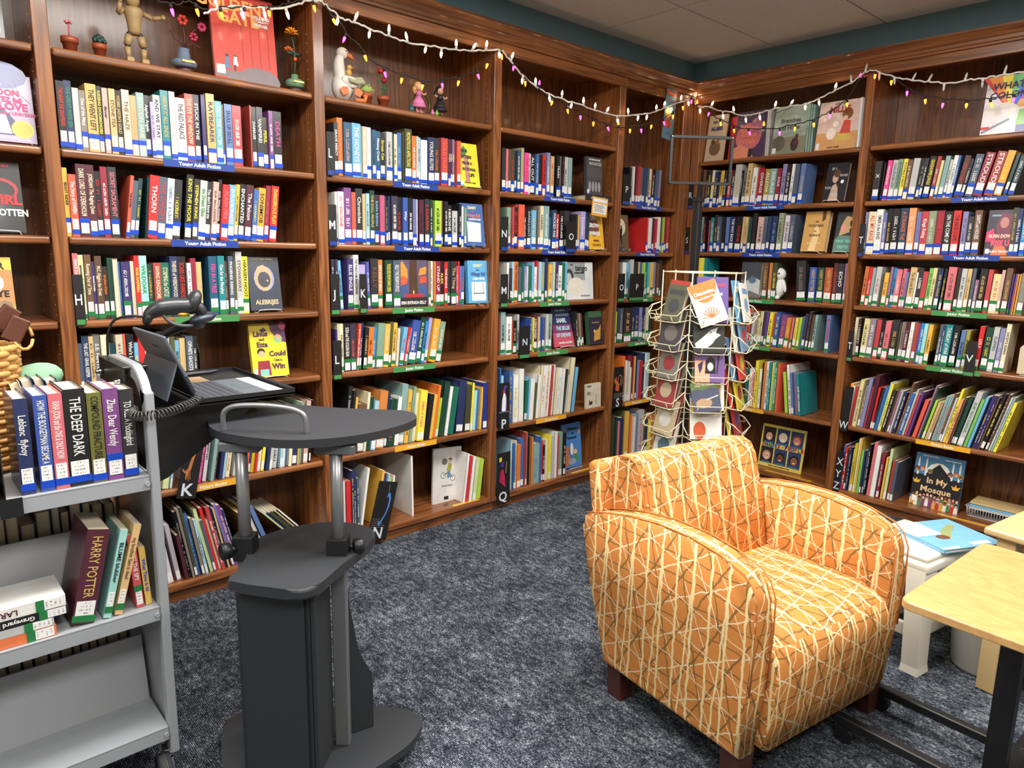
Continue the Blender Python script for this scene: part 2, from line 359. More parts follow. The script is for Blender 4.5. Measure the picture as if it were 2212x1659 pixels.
# crown moulding, mitred in the corner
prof = [(.0, 2.392), (-.012, 2.392), (-.014, 2.402), (-.022, 2.406), (-.022, 2.420), (-.028, 2.424), (-.034, 2.438), (-.046, 2.452), (-.052, 2.456), (-.052, 2.466), (.03, 2.466)]
def crown(wall, far, name, mat):
    b = B(); pr = [(d, z) for d, z in prof]
    a = [b.b.verts.new(W(wall, far, d, z)) for d, z in pr]; c = [b.b.verts.new(W(wall, d if wall == 'L' else -d, d, z)) for d, z in pr]
    for i in range(len(pr) - 1): b.b.faces.new((a[i], a[i + 1], c[i + 1], c[i]))
    b.b.faces.new(a); b.b.faces.new(c)
    structure(name, b, mat)
crown('L', -4.5, 'trim_2', OX); crown('R', 2.2, 'trim_3', OY)
ROWS=[
('L', 1, 2, 'ya', "-35203,226,213,0,k,red:THE NIGHT SHE DISAPPEARS;-34971,210,218,0,nv,gn:THE GREAT WIDE SEA;-34755,182,198,0,lg,;-34567,178,193,0,tp,w:One of the Many;-34367,316,218,0,gd,k:THEY WENT LEFT;-34038,160,216,0,c,y:KISSING DOORKNOBS;-33872,162,212,0,rb,k:dancer;-33674,196,213,0,tn,br:STONE TEA;-33472,179,211,0,k,gd:HOBBS JASON'S GOLD;-33276,234,216,0,cr,br:THE HAZE;-33035,203,201,0,po,;-32818,240,214,0,gt,cr:BOSTON JANE;-32572,180,210,0,k,w:Asphalt Angels;-32385,119,189,0,la,pu;-32260,222,215,0,w,k:AND WE STAY;-32017,258,235,0,tl,gd:AWAY IT ALL ENDS;-31731,199,235,0,lg,;-31525,323,217,0,w,k:THE RED PALACE;-31196,280,236,0,bk,cr:THE EYE THE WINDOW;-30896,212,238,0,k,w:STUCK IN THE;-30623,138,240,0,vi,;-30462,295,247,0,gd,vi:RAYBEARER;-30152,244,225,0,aq,w:SALT THE WATER;-29902,99,217,0,br,;-29789,272,221,0,sb,nv:SKULL UP SKULL;-29505,334,220,0,rr,w;-29151,50,190,0,SB,;-28836,50,229,0,bk,;-28780,180,225,0,k,w:DAMAGE;-28585,242,227,0,c,w:VAMPIRE!;-28337,236,194,0,db,y:PERIL;-28095,165,220,0,pu,w;-27907,334,221,0,k,hp:DEATH"),
('L', 1, 3, 'ya', "-35238,148,224,0,mu,k:BEAST RIDER;-35084,224,204,0,co,w:The Story of OWEN;-34850,297,239,0,mr,cr:DARK LORD OF DERKHOLM;-34547,234,239,0,mr,cr:JORDAN The Raging Quiet;-34303,188,221,0,k,red;-34101,207,238,0,bg,w;-33885,266,239,0,c,rs:SECRET SACRAMENT;-33608,50,166,0,SB,;-33467,111,217,8,co,k:THE ROVER;-33348,152,200,8,sl,w:;-33181,133,210,8,dt,y;-32821,50,217,6,dt,;-32764,309,222,6,r,w:THORN;-32447,271,219,6,sl,red:THE CANDY;-32169,231,216,6,w,tb;-31926,293,215,6,c,y;-31489,251,237,6,k,y:KING THE MOOR;-31231,197,222,6,c,y:STEPHEN KING;-31027,249,218,6,lg,gn:the Dream Glass;-30770,209,216,6,c,w:You don't know me;-30554,204,217,6,rb,br;-30343,134,227,6,k,w;-30202,264,209,6,r,rs:FLASH FIRE;-29922,259,211,6,sk,w:EXTRAORDINARIES;-29653,139,215,6,mu,k;-29505,239,217,6,k,w:ENCHANTED;-29252,268,216,6,mr,w:The Falcon;-28974,199,201,6,bl,y;-28766,282,208,6,mo,k:SONIMOB;-28469,190,219,6,bg,rs;-28264,298,219,6,r,y:DANGEROUS PLAY"),
('L', 1, 4, 'jr', '-35173,159,227,0,rs,w:SMACK DAB IN THE MIDDLE;-35008,157,222,0,pg,k:among the hidden;-34834,211,223,0,br,cr:Running Out of Time;-34617,92,200,0,vi,w:Second Cousins;-34520,211,219,0,b2,cr:M.C. Higgins the Great;-34303,167,183,0,db,o:the planet of Junior;-34121,151,213,0,dg,;-33964,149,211,0,F,;-33808,85,200,0,bl,sk;-33711,241,200,0,vi,w;-33456,50,202,0,nv,;-33400,129,202,0,F,;-33265,158,222,0,r,y:ROB HARRELL;-33101,249,222,0,pq,gn:WILDOAK;-32846,183,192,0,dg,mu;-32657,254,197,0,bk,cr:SAVING KINGDOMS;-32397,310,198,0,dn,cr:STORMING the CASTLE;-32081,262,221,0,nv,cr:THIEVES of WEIRDWOOD;-31813,319,221,0,k,red:SCARS LIKE SHARDS;-31487,138,197,0,w,k;-31341,194,215,0,bg,;-31128,196,201,0,tn,;-30682,321,223,0,tb,hp:FISH IN A TREE;-30353,249,225,0,tl,w:One for the Murphys;-30096,136,205,0,b2,rb;-29952,187,224,0,sl,w:PHOENIX RISING;-29757,109,205,0,ol,;-29640,236,242,0,lg,br:STOWAWAY;-29396,230,224,0,y,k:HIAASEN HOOT'),
('L', 1, 5, 'jr', "-35250,125,195,0,sl,;-35119,209,219,0,dn2,w:THE LAST GRAIL KEEPER;-34904,139,218,0,tn,k;-34760,217,221,0,g,w:S.E. HINTON;-34537,257,221,0,cr,;-34274,189,189,0,dt,;-34067,230,219,0,be,br;-33827,82,220,0,co,;-33730,230,219,0,k,w:Who's Looking;-33490,138,186,0,sk,y:HOUSE;-33342,214,214,0,r,;-33118,191,216,0,w,k;-32902,178,220,0,dg,;-32698,232,222,0,k,lg;-32440,182,217,0,lg,k;-32242,152,200,0,ol,;-32080,154,185,0,sk,k:SECRET;-31910,203,192,0,tn,;-31691,254,199,0,sl,w:OPHIE'S GHOSTS;-31426,164,198,0,k,w;-31212,55,182,0,SB,"),
('L', 2, 2, 'ya', '-25302,182,215,0,c,w:GRAVE MERCY;-25105,264,237,0,o,;-24821,379,222,0,tb,rb;-24412,407,224,0,sk,w:THE HONEYS;-23995,50,217,0,sg,;-23939,214,215,0,be,w;-23702,201,215,0,lp,;-23480,187,207,0,tb,k;-23288,215,204,0,tb,w:Missing Creek;-23046,250,201,0,k,y:Street Cat;-22741,287,208,0,lg,k;-22432,89,204,0,dt,;-22327,185,204,0,cr,k;-22136,231,212,0,bl,lb;-21814,50,222,0,ol,;-21758,379,234,0,om,y:MONSTROUS AFFECTIONS;-21360,221,208,0,o,w;-21133,117,208,0,lg,;-21004,148,205,0,lb,k:Snow Song;-20850,346,197,0,w,;-20469,363,213,0,nv,w:YOUNG ELITES;-20075,307,215,0,c,o;-19743,387,218,0,rr,o:GOLD DUST;-19350,151,216,0,mr,cr:VIXEN;-19186,140,218,0,nv,cr:VIXEN;-19034,140,220,0,mv,cr:VIXEN;-18781,215,216,0,co,'),
('L', 2, 3, 'ya', '-25283,100,216,0,w,;-25168,273,219,0,w,red;-24864,339,237,0,pu,w;-24515,187,220,0,co,;-24307,326,238,0,c,w:Chronicles;-23966,165,218,0,tn,;-23790,166,220,0,lb,k;-23608,232,235,0,dg,gd:THE DOLL PEOPLE;-23349,218,218,0,c,sk:RAIN REIGN;-23120,237,217,0,ro,;-22872,78,213,0,dt,;-22783,123,197,0,k,tn;-22649,106,216,0,nv,;-22520,323,218,0,dv,w;-22180,258,216,0,k,red;-21911,255,215,0,ry,w:War;-21621,252,215,0,k,w;-21357,219,212,0,ml,;-21126,71,212,0,w,;-20983,265,211,0,mr,k;-20652,274,217,0,c,red:I, CLAUDIA;-20371,135,215,0,dg,w;-20100,381,213,0,li,k;-19694,126,215,0,br,;-19555,197,213,0,k,w;-19339,269,198,0,k,w:HEROINE;-19023,315,172,0,lg,k;-18681,155,205,0,k,w;-18499,119,195,0,w,;-18343,129,189,0,sg,'),
('L', 2, 4, 'jr', '-25514,157,217,0,dv,w;-25350,116,217,0,dv,w;-25109,142,212,-3,sk,nv;-24807,289,220,0,vi,w:ELLIE ENGLE;-24507,245,237,0,w,k:THE PHANTASM SHAKESPEARE;-24244,370,195,0,la,;-23791,150,207,-2,in,w;-23635,387,222,0,c,br:KELLY;-23242,254,217,0,or,w:FIRST STATE OF BEING;-22845,373,216,0,dg,y:THOSE KIDS FROM FAWN CREEK;-22452,391,216,0,sl,w:KELLY THE DREAM IN SPACE;-20490,141,215,0,tp,;-20340,173,213,0,w,k;-20159,87,213,0,or,;-20063,271,213,0,bg,w:STAND UP;-19784,252,214,0,k,y:ALEX;-19519,187,210,0,r,w:THE BEAGLE;-19305,162,214,0,c,;-19134,317,213,0,c,tn:The Thing;-18799,119,191,0,ro,w;-18671,87,214,0,r,;-18575,83,191,0,pu2,;-18482,208,192,0,bl,o'),
('L', 2, 5, 'jr', '-25453,96,189,0,vi,w;-25343,58,214,0,cr,;-25275,184,214,0,cr,k;-25023,314,214,0,k,w:SODA and THE GOLDEN BEAR;-24698,269,211,0,dv,co;-24420,120,209,5,co,w;-24289,116,213,5,nv,w;-24123,193,190,5,k,tn;-23919,261,188,5,o,k;-23647,196,188,5,az,w;-23429,345,206,5,sg,;-23072,275,201,5,mu,cr;-22785,160,210,5,ol,;-22613,205,205,5,mu,k;-22364,120,178,5,F,;-22178,228,182,10,sk,r;-21936,131,181,10,r,w;-21792,88,174,10,pq,;-21669,433,210,10,ry,w;-21218,259,225,10,dg,w;-20943,182,205,10,az,k;-20747,183,221,10,la,;-20502,371,212,10,mo,w;-20102,306,198,10,sg,w'),
('L', 2, 6, 'pb', '-25188,205,314,7,k,lg;-24962,149,294,7,k,w;-24799,117,260,7,mu,;-24667,448,224,7,br,;-24203,133,276,7,cr,;-24055,201,253,7,dg,;-23839,230,232,7,lb,;-23593,426,274,7,or,;-23136,181,255,7,nv,;-22939,380,226,7,dg,red;-22542,214,235,7,w,;-22297,332,291,7,gt,;-21948,204,262,7,mu,br;-21728,176,276,7,sg,;-21535,237,241,7,cr,;-21281,398,250,7,y,hp;-20796,273,226,9,k,;-20503,184,223,9,mu,;-20301,170,267,9,o,;-20114,202,199,9,li,;-19893,346,278,9,dg,;-19527,159,252,9,w,;-19350,385,245,9,dn,;-18816,477,273,6,nv,;-18236,354,243,4,om,;-17874,136,253,4,y,;-17720,223,211,4,pq,w;-17479,156,215,4,bl,;-17306,139,227,4,mu,;-17097,299,248,1,ro2,'),
('L', 2, 7, 'pb', '-25286,141,258,0,lp,;-25113,161,257,0,r,;-24939,91,254,0,r,;-24836,104,303,0,nv,y;-24712,124,297,0,nv,y;-24562,105,261,0,sl,w;-24430,118,301,9,w,;-23558,135,271,9,mu,;-23407,109,256,9,vi,;-23283,109,253,9,lb,;-23159,110,235,9,li,w;-23033,69,242,9,or,;-22950,97,237,9,w,;-21454,104,311,-1,w,;-18338,132,264,7,w,;-18188,199,247,7,r,;-17954,167,243,7,w,;-17751,219,222,7,pg,;-17497,375,216,7,li,'),
('L', 3, 2, 'ya', '-15968,263,214,0,c,;-15690,140,212,0,rs,;-15523,183,213,0,b2,;-15326,241,216,0,om,red;-15070,186,209,0,k,;-14870,216,214,0,tb,w;-14625,203,230,0,ka,;-14392,294,208,0,hp,red;-14084,178,207,0,lg,k;-13884,321,208,0,k,w:ALL OUT;-13548,181,208,0,bl,y;-13336,259,210,0,k,;-13062,230,208,0,r,k:NOCTURNA;-12754,233,225,0,lv,w;-12412,252,211,0,tn,r;-12034,239,218,0,k,w:TRASH;-11779,176,217,0,g,;-11587,161,219,0,k,red;-11393,326,218,0,lg,k;-11051,280,217,0,gt,'),
('L', 3, 3, 'ya', '-15468,286,210,0,sg,w;-15160,123,212,0,rr,;-15023,261,212,0,k,red:LIKE A LOVE STORY;-14718,412,228,0,co,o;-14291,193,209,0,k,w;-14023,271,209,0,k,lg:DARKLIGHT;-13737,319,204,0,sk,y;-13303,154,229,0,tp,;-13134,272,230,0,cr,k:SABRIEL;-12846,377,231,0,gt,w;-12438,143,174,0,tb,;-12264,336,213,0,dn2,w:WICKED FAE;-11912,226,193,0,rr,w;-11620,360,211,0,k,w;-11236,373,215,0,c,;-10308,170,200,0,c,;-10120,120,198,0,mu,;-9949,398,218,0,la,w:Loveless;-9517,175,215,0,nv,;-9324,229,217,0,dt,'),
('L', 3, 4, 'jr', '-15414,159,210,0,w,;-15225,146,181,0,dv,;-15065,146,215,0,lb,;-14904,281,215,0,o,k:TEN THOUSAND;-14594,239,189,0,sl,;-14340,120,205,0,dn,;-14205,151,192,0,lv,w;-14039,167,192,0,lp,;-13856,168,195,0,dn,;-13642,169,214,0,sk,;-13458,155,189,0,w,o;-13287,140,221,0,r,;-13100,220,216,0,lb,;-12865,206,214,0,gt,y;-12627,191,235,0,nv,;-12388,290,203,0,mu,pu;-12050,195,216,0,lb,y:CAMP QUILTBAG;-11838,196,218,0,vi,w;-11625,314,198,0,w,k;-11278,217,210,0,dn,;-11045,202,218,0,sk,'),
('L', 3, 5, 'jr', '-15927,86,205,0,bk,;-15812,319,227,0,gt,k;-15449,367,202,0,w,k;-15052,89,182,0,bk,;-14949,268,178,0,k,tn;-14650,150,211,0,lg,k;-13651,132,189,0,ry,w;-13503,78,190,0,y,;-13409,283,205,0,mr,w:A NISHI DIVIDED;-13095,143,192,0,tn,;-12936,127,186,0,ry,;-12793,144,187,0,ry,;-12633,97,188,0,nv,;-12488,194,204,0,lg,;-12277,196,203,0,sg,k;-12065,131,202,0,lg,;-9808,140,211,-8,k,w;-9649,140,199,-8,br,;-9489,141,198,-8,tp,;-9329,142,197,-8,b3,'),
('L', 3, 6, 'pb', '-15882,95,314,0,bl,;-15772,206,271,0,lb,;-15134,271,287,0,bl,mu;-14787,366,263,0,w,y;-14375,325,293,0,w,;-14019,203,227,3,dn,;-13800,94,240,3,sk,;-13690,300,231,3,w,;-13326,160,205,3,ol,;-13134,209,247,4,w,;-12908,145,297,4,cr,;-12747,162,296,4,w,red;-12567,147,297,4,w,;-12404,148,296,4,cr,red;-12239,132,294,4,w,;-12090,133,294,4,rr,;-11940,200,294,4,w,red;-11723,202,265,4,cr,;-11504,271,264,4,w,sk;-11215,205,267,4,w,;-10992,103,262,6,om,;-10872,138,227,6,lg,;-10681,347,325,6,cr,;-10297,246,267,6,sk,'),
('L', 3, 7, 'pb', '-14947,123,280,0,lb,y;-14809,123,269,0,bl,;-14654,124,278,0,cr,red;-14514,266,254,0,o,;-14233,300,282,0,bl,;-13902,95,317,0,bk,;-13774,144,312,0,w,k;-13614,161,282,0,k,;-13438,129,280,0,or,;-13244,507,234,0,gt,lv;-12704,132,271,0,bl,;-12555,100,244,0,r,;-12439,150,214,0,k,w;-12255,218,244,0,cr,;-11986,203,268,0,y,;-11749,239,255,0,lg,;-11475,207,278,0,w,;-11251,121,254,0,rr,;-11113,332,269,0,sg,;-10746,229,260,0,k,w'),
('L', 4, 2, 'ya', '-5674,235,218,0,k,gd:WEST;-5427,158,222,0,w,;-5247,102,223,0,k,;-5134,205,229,2,bg,;-4918,275,226,2,bk,;-4631,208,224,2,sl,;-4412,232,226,2,dn2,;-4168,211,226,2,sl,;-3933,248,223,2,cr,k;-3674,119,218,2,bk,;-3531,275,223,2,k,w;-3244,313,224,2,sl,;-2919,182,223,2,lv,'),
('L', 4, 3, 'ya', '-3758,178,214,0,r,;-3568,332,211,0,w,;-3158,194,213,0,mr,;-2939,156,210,0,rr,;-2763,294,221,0,w,;-2403,224,224,0,mr,;-2166,159,223,0,li,;-1980,294,226,0,bg,;-1658,243,226,0,rr,'),
('L', 4, 4, 'jr', '-6303,234,218,0,tp,;-6055,355,218,0,w,;-5674,306,217,0,sk,k;-5147,277,236,0,lg,;-4857,354,221,0,c,;-4462,137,222,0,tn,;-4297,277,221,0,ry,;-3992,167,218,0,li,;-3811,323,219,0,tl,w;-3474,241,220,0,aq,;-3219,257,220,0,mu,;-2933,331,223,0,lv,;-2515,204,217,0,br,;-2267,176,238,0,c,'),
('L', 4, 5, 'jr', '-6444,183,194,0,li,;-6235,263,214,0,dn2,;-5946,279,213,0,sl,tn;-5627,756,215,0,db,tn;-4788,234,211,0,nv,tn;-4527,402,212,0,nv,tn;-4097,281,212,0,lv,;-3802,155,210,0,nv,w;-3633,199,212,0,nv,w;-3420,243,209,0,cr,;-3148,288,212,0,dt,'),
('L', 4, 6, 'pb', '-5510,224,293,0,o,;-5265,123,265,0,w,;-5122,165,261,0,lg,;-4936,124,256,0,cr,;-4791,208,215,0,w,;-4562,126,289,0,bg,;-4415,232,284,0,mu,;-4163,127,276,0,nv,;-4014,234,248,0,lv,;-3759,215,249,0,r,;-3522,129,297,0,dn2,;-3371,195,296,0,w,;-3155,284,297,0,lb,'),
('L', 4, 7, 'pb', '-6299,272,307,0,om,;-6006,163,267,0,dg,;-5823,163,261,0,rs,;-5639,329,281,0,nv,;-5269,208,324,0,ol,;-5019,377,312,0,mu,;-4621,84,296,0,lg,;-4515,233,283,0,o,;-4261,192,269,0,w,;-4047,193,280,0,gt,;-3832,249,284,0,lv,;-3550,515,302,0,lg,rs;-3003,155,294,0,ol,;-2826,290,231,0,nv,;-2514,315,219,0,y,;-2177,204,261,0,or,'),
('L', 1, 6, 'pb', '-32884,220,170,9,pg,k;-32632,77,181,9,lb,;-32544,87,193,9,br,;-32018,99,228,11,w,k;-31887,130,203,11,sg,;-31632,151,188,11,hp,w;-31395,143,170,10,lp,k:THE SNOWY DAY;-31135,124,170,10,gt,;-30998,115,170,10,b2,tn;-30797,137,170,10,nv,;-30647,95,170,10,lb,;-30507,160,170,10,cr,or;-30203,130,170,10,lg,;-30060,120,170,10,tp,;-29893,121,170,9,bl,;-29764,122,170,9,co,;-29635,122,170,9,dn2,;-29468,135,170,9,y2,;-29321,79,170,9,r,;-29229,147,170,9,cr,;-29057,126,170,9,y,;-28872,115,170,9,nv,;-28720,104,170,9,lg,;-28568,210,170,9,lg,k;-28250,119,170,6,lb,w;-28124,120,170,6,w,;-27998,96,170,6,bl,;-27874,145,170,6,cr,;-27703,220,170,6,nv,;-27469,50,170,6,mu,;-27407,136,170,6,sg,;-27196,200,170,6,rb,;-26944,76,170,6,k,'),
('L', 1, 7, 'pb', '-32917,208,242,-8,lp,;-32567,161,239,-8,pg2,;-32282,122,193,-8,mr,;-32109,92,287,-9,k,w;-32010,82,301,-9,tp,;-31900,103,303,-9,om,;-31775,125,272,-9,bl,lb;-31627,104,251,-9,tp,;-31500,105,242,-9,lb,k;-31292,126,283,-11,pg,;-31158,95,233,-11,sl,;-31055,117,282,-11,r,;-30930,80,227,-11,cr,;-30842,129,282,-11,rr,w;-30704,97,279,-11,nv,w;-30590,65,273,-11,tn,;-30410,98,288,-13,pu2,;-30303,153,279,-13,pu,w;-30140,77,258,-13,dn2,w;-29245,122,232,-20,mu,;-28973,134,241,-20,w,;-28794,181,252,-20,sb,;-27262,75,260,-42,pg,;-27155,84,260,-42,nv,;-27036,115,260,-42,om,;-26876,77,260,-42,c,w;-26766,50,260,-42,tn,rr;-26692,58,260,-42,k,;-26597,59,260,-42,w,dg'),
('R', 5, 2, 'ya', '640,101,232,2,tb,w;747,54,231,2,k,w;807,178,237,2,br,;991,185,228,2,k,lg;1182,236,233,2,c,y;1424,183,230,3,cr,y;1613,245,221,3,nv,y;1865,138,204,3,dv,;2021,231,224,3,mu,k;2274,209,224,3,c,w;2587,207,223,3,rr,w:RUBY WOODS;2814,205,217,3,db,w;3060,435,251,3,lg,tn;3517,90,215,3,k,w;3637,219,226,3,g,k;3887,326,252,3,tn,k;4232,293,225,3,w,k;4584,97,224,3,r,;4690,327,212,3,bg,w:DIVERGE;5046,332,211,3,ol2,w:ALLEGIA;5398,384,210,3,gt,w:INSURGE;5806,241,210,3,bg,w:FOUR;6120,256,232,3,lv,k;6413,254,228,3,k,w;6703,180,228,3,w,k;6928,258,226,3,sl,;7221,282,227,3,sb,tn'),
('R', 5, 3, 'ya', '640,282,216,0,k,w;928,223,224,0,gt,k;1157,187,223,0,k,rr;1479,83,202,0,rr,;1613,236,219,0,tl,w;1911,224,234,0,db,tn;2155,242,221,0,sl,w;2458,200,218,0,k,;2718,228,219,0,sb,;2995,314,219,2,nv,w:THE WAY BACK;3348,426,219,2,k,red;3813,153,218,2,tn,;4043,190,216,2,tn,br;4290,207,214,2,dt,;4534,261,238,2,k,;4852,387,214,2,rb,nv;5257,237,216,2,sl,;5530,199,216,2,dn2,;5783,322,216,2,nv,sk;6176,317,233,2,sg2,k;6564,296,219,2,lp,k;6912,309,223,2,sl,lg'),
('R', 5, 4, 'jr', '640,327,240,0,dn2,;973,378,242,0,y,;1358,254,241,0,tl,;5548,301,221,0,br,gd;5939,191,220,0,or,;6142,319,221,0,om,y;7736,555,235,-4,c,tp;8447,392,200,0,ry,gd:HARRY POTTER;8904,364,200,0,dg,gd:HARRY POTTER;9321,422,201,0,o2,gd:HARRY POTTER;9827,218,227,0,b3,rr;10076,349,225,0,c,w:ECHO;10446,142,226,0,mv,'),
('R', 5, 5, 'jr', '4317,255,208,3,dv,;4648,240,225,3,co,k;4926,100,190,3,sl,;5039,162,200,3,lg,;5226,124,209,3,ka,k;5375,99,170,3,cr,k;5499,196,209,3,cr2,k;5707,159,210,3,dv,;5903,182,207,3,pu3,;6109,216,209,4,y,k;6350,143,204,4,bk,;6517,272,210,4,ry,y;6802,71,199,4,br,;6896,304,198,4,pu,o;7224,266,184,4,or,y;7548,115,180,4,rs,;7674,80,181,4,dg,;7777,170,187,4,ya2,r;8004,135,192,4,li,;8196,90,201,4,bl,;8320,178,216,4,dv,;8521,155,230,4,c,tp;8698,154,212,4,b2,;8875,153,213,4,gt,k;9687,234,217,0,sb,red:SMALL TOWN PRIDE'),
('R', 5, 6, 'pb', '4980,188,243,0,dn,;5191,222,243,0,w,or;5459,127,235,0,rs,w;5621,207,299,0,y,k;5863,149,249,0,w,k;6034,57,293,0,k,;6125,159,297,0,or,;6318,158,300,0,w,k;6498,179,297,0,tl,w;6710,50,299,0,y,;6766,122,302,0,lb,;6899,144,303,0,gn,w;7065,143,301,0,co,;7686,192,251,-8,li,;7975,158,299,-8,w,k;8167,136,252,-8,sb,;8368,156,251,-8,mv,;8578,186,253,-8,tl,w'),
('R', 6, 2, 'ya', '11455,331,204,2,c,w:X;11865,66,195,2,k,;11983,221,205,4,hp,w:when you call my name;12230,257,205,4,lg,sl:CHALLENGER DEEP;12513,216,207,4,sg,dg:DOWNSIDERS;12768,201,206,4,y,k:TOTALLY NOT;12995,225,201,4,br,cr;13232,308,205,4,lg,;13591,158,203,6,k,lg;13774,133,201,6,c,w;13956,287,207,6,k,y:GRASSHOPPER JUNGLE;14280,177,206,6,bk,w;14482,129,185,6,cr2,;14647,210,205,6,gt,;14881,127,186,6,lg,k;15032,183,204,6,w,sl;15228,114,202,6,bl,w;15388,258,200,9,b3,red;15683,144,183,9,k,w;15874,329,201,9,sl,w;16229,375,205,11,bg,w:STROUD;16665,379,207,11,bk,w:STROUD;17104,310,207,11,mo,y;17493,143,191,11,dt,;17680,232,181,11,dt,w'),
('R', 6, 3, 'ya', '11276,106,224,0,lv,pu;11402,409,226,0,cr,red:ALL MY RAGE;11830,338,236,0,w,k:EMBER in the ASHES;12195,186,219,0,ml,w;12409,221,237,0,k,mu;12648,354,237,0,k,w;13047,367,238,0,dn2,o:A STRANGE THE;13440,352,238,0,pe,w;13819,218,218,0,ml,;14063,318,219,0,rr,w:Kings Rising;14398,348,220,0,sg2,w;14788,351,220,0,bg,red:CONCRETE ROSE;15172,337,214,0,k,w:ON THE COME UP;15533,340,218,0,r,k:THE HATE U GIVE;15946,231,212,0,lv,mr;16201,253,187,0,c,w;16469,312,217,0,br,w:SAINTS and HOUSES;18033,205,224,0,om,tn;18245,188,219,0,nv,w;18448,201,221,0,az,w'),
('R', 6, 4, 'jr', '11431,204,212,3,or2,k;11678,188,207,3,r,w;11881,143,206,3,gt,;12053,270,212,3,lg,red;12521,224,182,3,mu,k;12759,125,213,3,mv,;12911,179,206,3,az,k;13118,259,201,3,rs,w;13405,149,205,3,rs,br;13568,134,189,3,ml,red;13729,306,213,3,tn,br:The Bronze Bow;14062,79,188,3,w,;14148,223,211,3,c,w:LOSER;14377,234,193,3,rr,;14638,193,211,3,lg2,k;14857,166,213,3,cr2,k;15062,215,210,3,nv,tn;15353,125,211,3,k,y;15566,371,219,2,rs,br;15986,171,215,2,db,;16182,230,213,2,lg,k;16436,180,213,2,tn,br;16652,131,216,2,sl,;16806,142,160,2,mv,w;16972,304,215,2,k,gd;17322,196,212,2,rr,;17553,319,191,2,cr2,rs;17884,124,211,2,rb,;18042,246,220,2,br,tn;18322,78,193,2,vi,;18422,77,194,2,pu,o;18521,55,194,2,or,;18598,55,194,2,mu,;18686,250,198,2,tp,gt'),
('R', 6, 5, 'jr', "11273,168,218,1,F,;11467,176,210,1,db,cr;11695,304,214,3,cr2,k;12025,300,214,3,mv2,w;12360,237,213,3,rr,;12614,210,213,3,k,lg;12850,283,210,3,rs,br;13174,328,219,3,c,mu;13543,81,210,3,om,;13633,202,211,3,tp,br;13859,208,214,3,mr,w;14091,175,214,3,w,gd;14290,181,212,3,bk,;14487,78,210,3,pu3,;14574,171,212,3,az,w;14761,170,212,3,pq,;14955,207,209,3,mu,k;15193,103,168,3,SB,;15460,139,212,3,sl,w;15614,109,212,3,dn2,w;15737,317,215,3,tl,w:THURDAY of WAR;16098,291,213,3,k,w;16467,203,192,3,sb,k;16684,160,194,3,ol2,k;17257,204,220,3,r,w:LOLA;17515,295,217,3,dg,y;17824,238,221,3,lg,sl:FLIPPED;18102,203,216,3,lv,w;18325,188,241,3,cr,k:DICEY'S SONG"),
('R', 6, 6, 'pb', '11230,168,240,5,mo,;11418,98,230,5,w,rr;11536,117,227,5,r,;11683,78,229,5,sg2,;11781,194,271,5,cr2,br;11995,125,235,6,tp,y;12149,172,287,6,lv,;12341,85,235,6,rr,;12446,207,309,6,mr,;12692,122,241,6,r,;12823,93,246,9,c,;12936,129,253,9,bl,;13085,82,279,9,pq,;13187,109,274,9,y,k;13325,145,241,10,c,w;13491,126,243,10,b2,;13637,89,240,10,mv,;13746,80,242,10,lg,;13845,142,234,10,nv,w;14079,96,295,11,br,or;14195,174,239,11,bl,w;14390,87,263,11,lg,;14496,104,236,11,rr,;14637,112,253,11,pu3,;14907,177,215,12,co,;15140,84,298,12,mv,;15243,75,288,12,dg,;15346,116,219,12,li,;15532,116,213,12,tn,;15659,99,215,12,tn2,;15815,115,248,11,gt,rs;15940,82,250,11,gt,rs;16032,89,252,11,gt,rs;16131,89,267,11,b2,o;16238,89,246,11,lg,;16345,112,294,11,y,k;16492,112,243,11,po,k;16631,95,255,11,b2,;16744,71,238,11,k,;16833,150,263,11,dg,;17017,249,294,12,lg,gn;17318,131,259,12,lg2,;17483,115,275,12,sk,;17702,114,286,12,vi,y;17834,90,286,12,vi,w;17941,68,278,12,br,;18026,171,302,13,k,y;18262,103,303,13,b2,lg;18383,73,287,13,w,k;18489,88,289,13,gt,w;18609,131,265,13,y,k'),
('R', 6, 7, 'pb', '11351,114,263,2,bl,;11477,138,252,2,r,w;11641,100,243,2,c,;11753,87,258,2,nv,w;11903,74,249,2,cr2,k;11990,148,287,2,y2,k;12163,98,319,2,cr2,;12273,61,321,2,mu,;12359,134,253,2,lg2,;12517,85,256,2,nv,;12627,97,271,2,sl,;12735,108,298,2,k,w;12904,167,313,3,rs,;13095,237,297,3,w,;13438,140,269,3,bg,w;13648,105,242,3,mu,;13776,139,292,3,pg,;13984,138,228,3,bk,;14157,148,226,3,sl,'),
]
# ---------------------------------------------------------------- books
def book_mesh(name, board, overhang, spine):
    b = B()
    b.box(0, board, 0.0, 1, 0, 1); b.box(1 - board, 1, 0.0, 1, 0, 1)
    # spine with softened edges
    b.prism([(0, spine), (0, .006), (board * .8, 0), (1 - board * .8, 0), (1, .006), (1, spine)], 0, 1)
    return b.mesh(name, M_COVER)
ME_HARD = book_mesh('hard_cover', .085, .02, .03); ME_SOFT = book_mesh('soft_cover', .035, 0, .02)
b = B(); b.box(.085, .915, .03, .972, .02, .978); ME_PH = b.mesh('page_block', M_PAGES)
b = B(); b.box(.035, .965, .02, .995, .002, .998); ME_PS = b.mesh('page_block', M_PAGES)
b = B(); b.box(0, 1, -1, 1, 0, 1); ME_BL = b.mesh('spine_label', M_LABEL)
b = B(); b.box(0, 1, -1, 1, 0, 1); ME_BB = b.mesh('colour_band', M_BANDB)
b = B(); b.box(0, 1, -1, 1, 0, 1); ME_BG = b.mesh('colour_band', M_BANDG)
MARKS = []
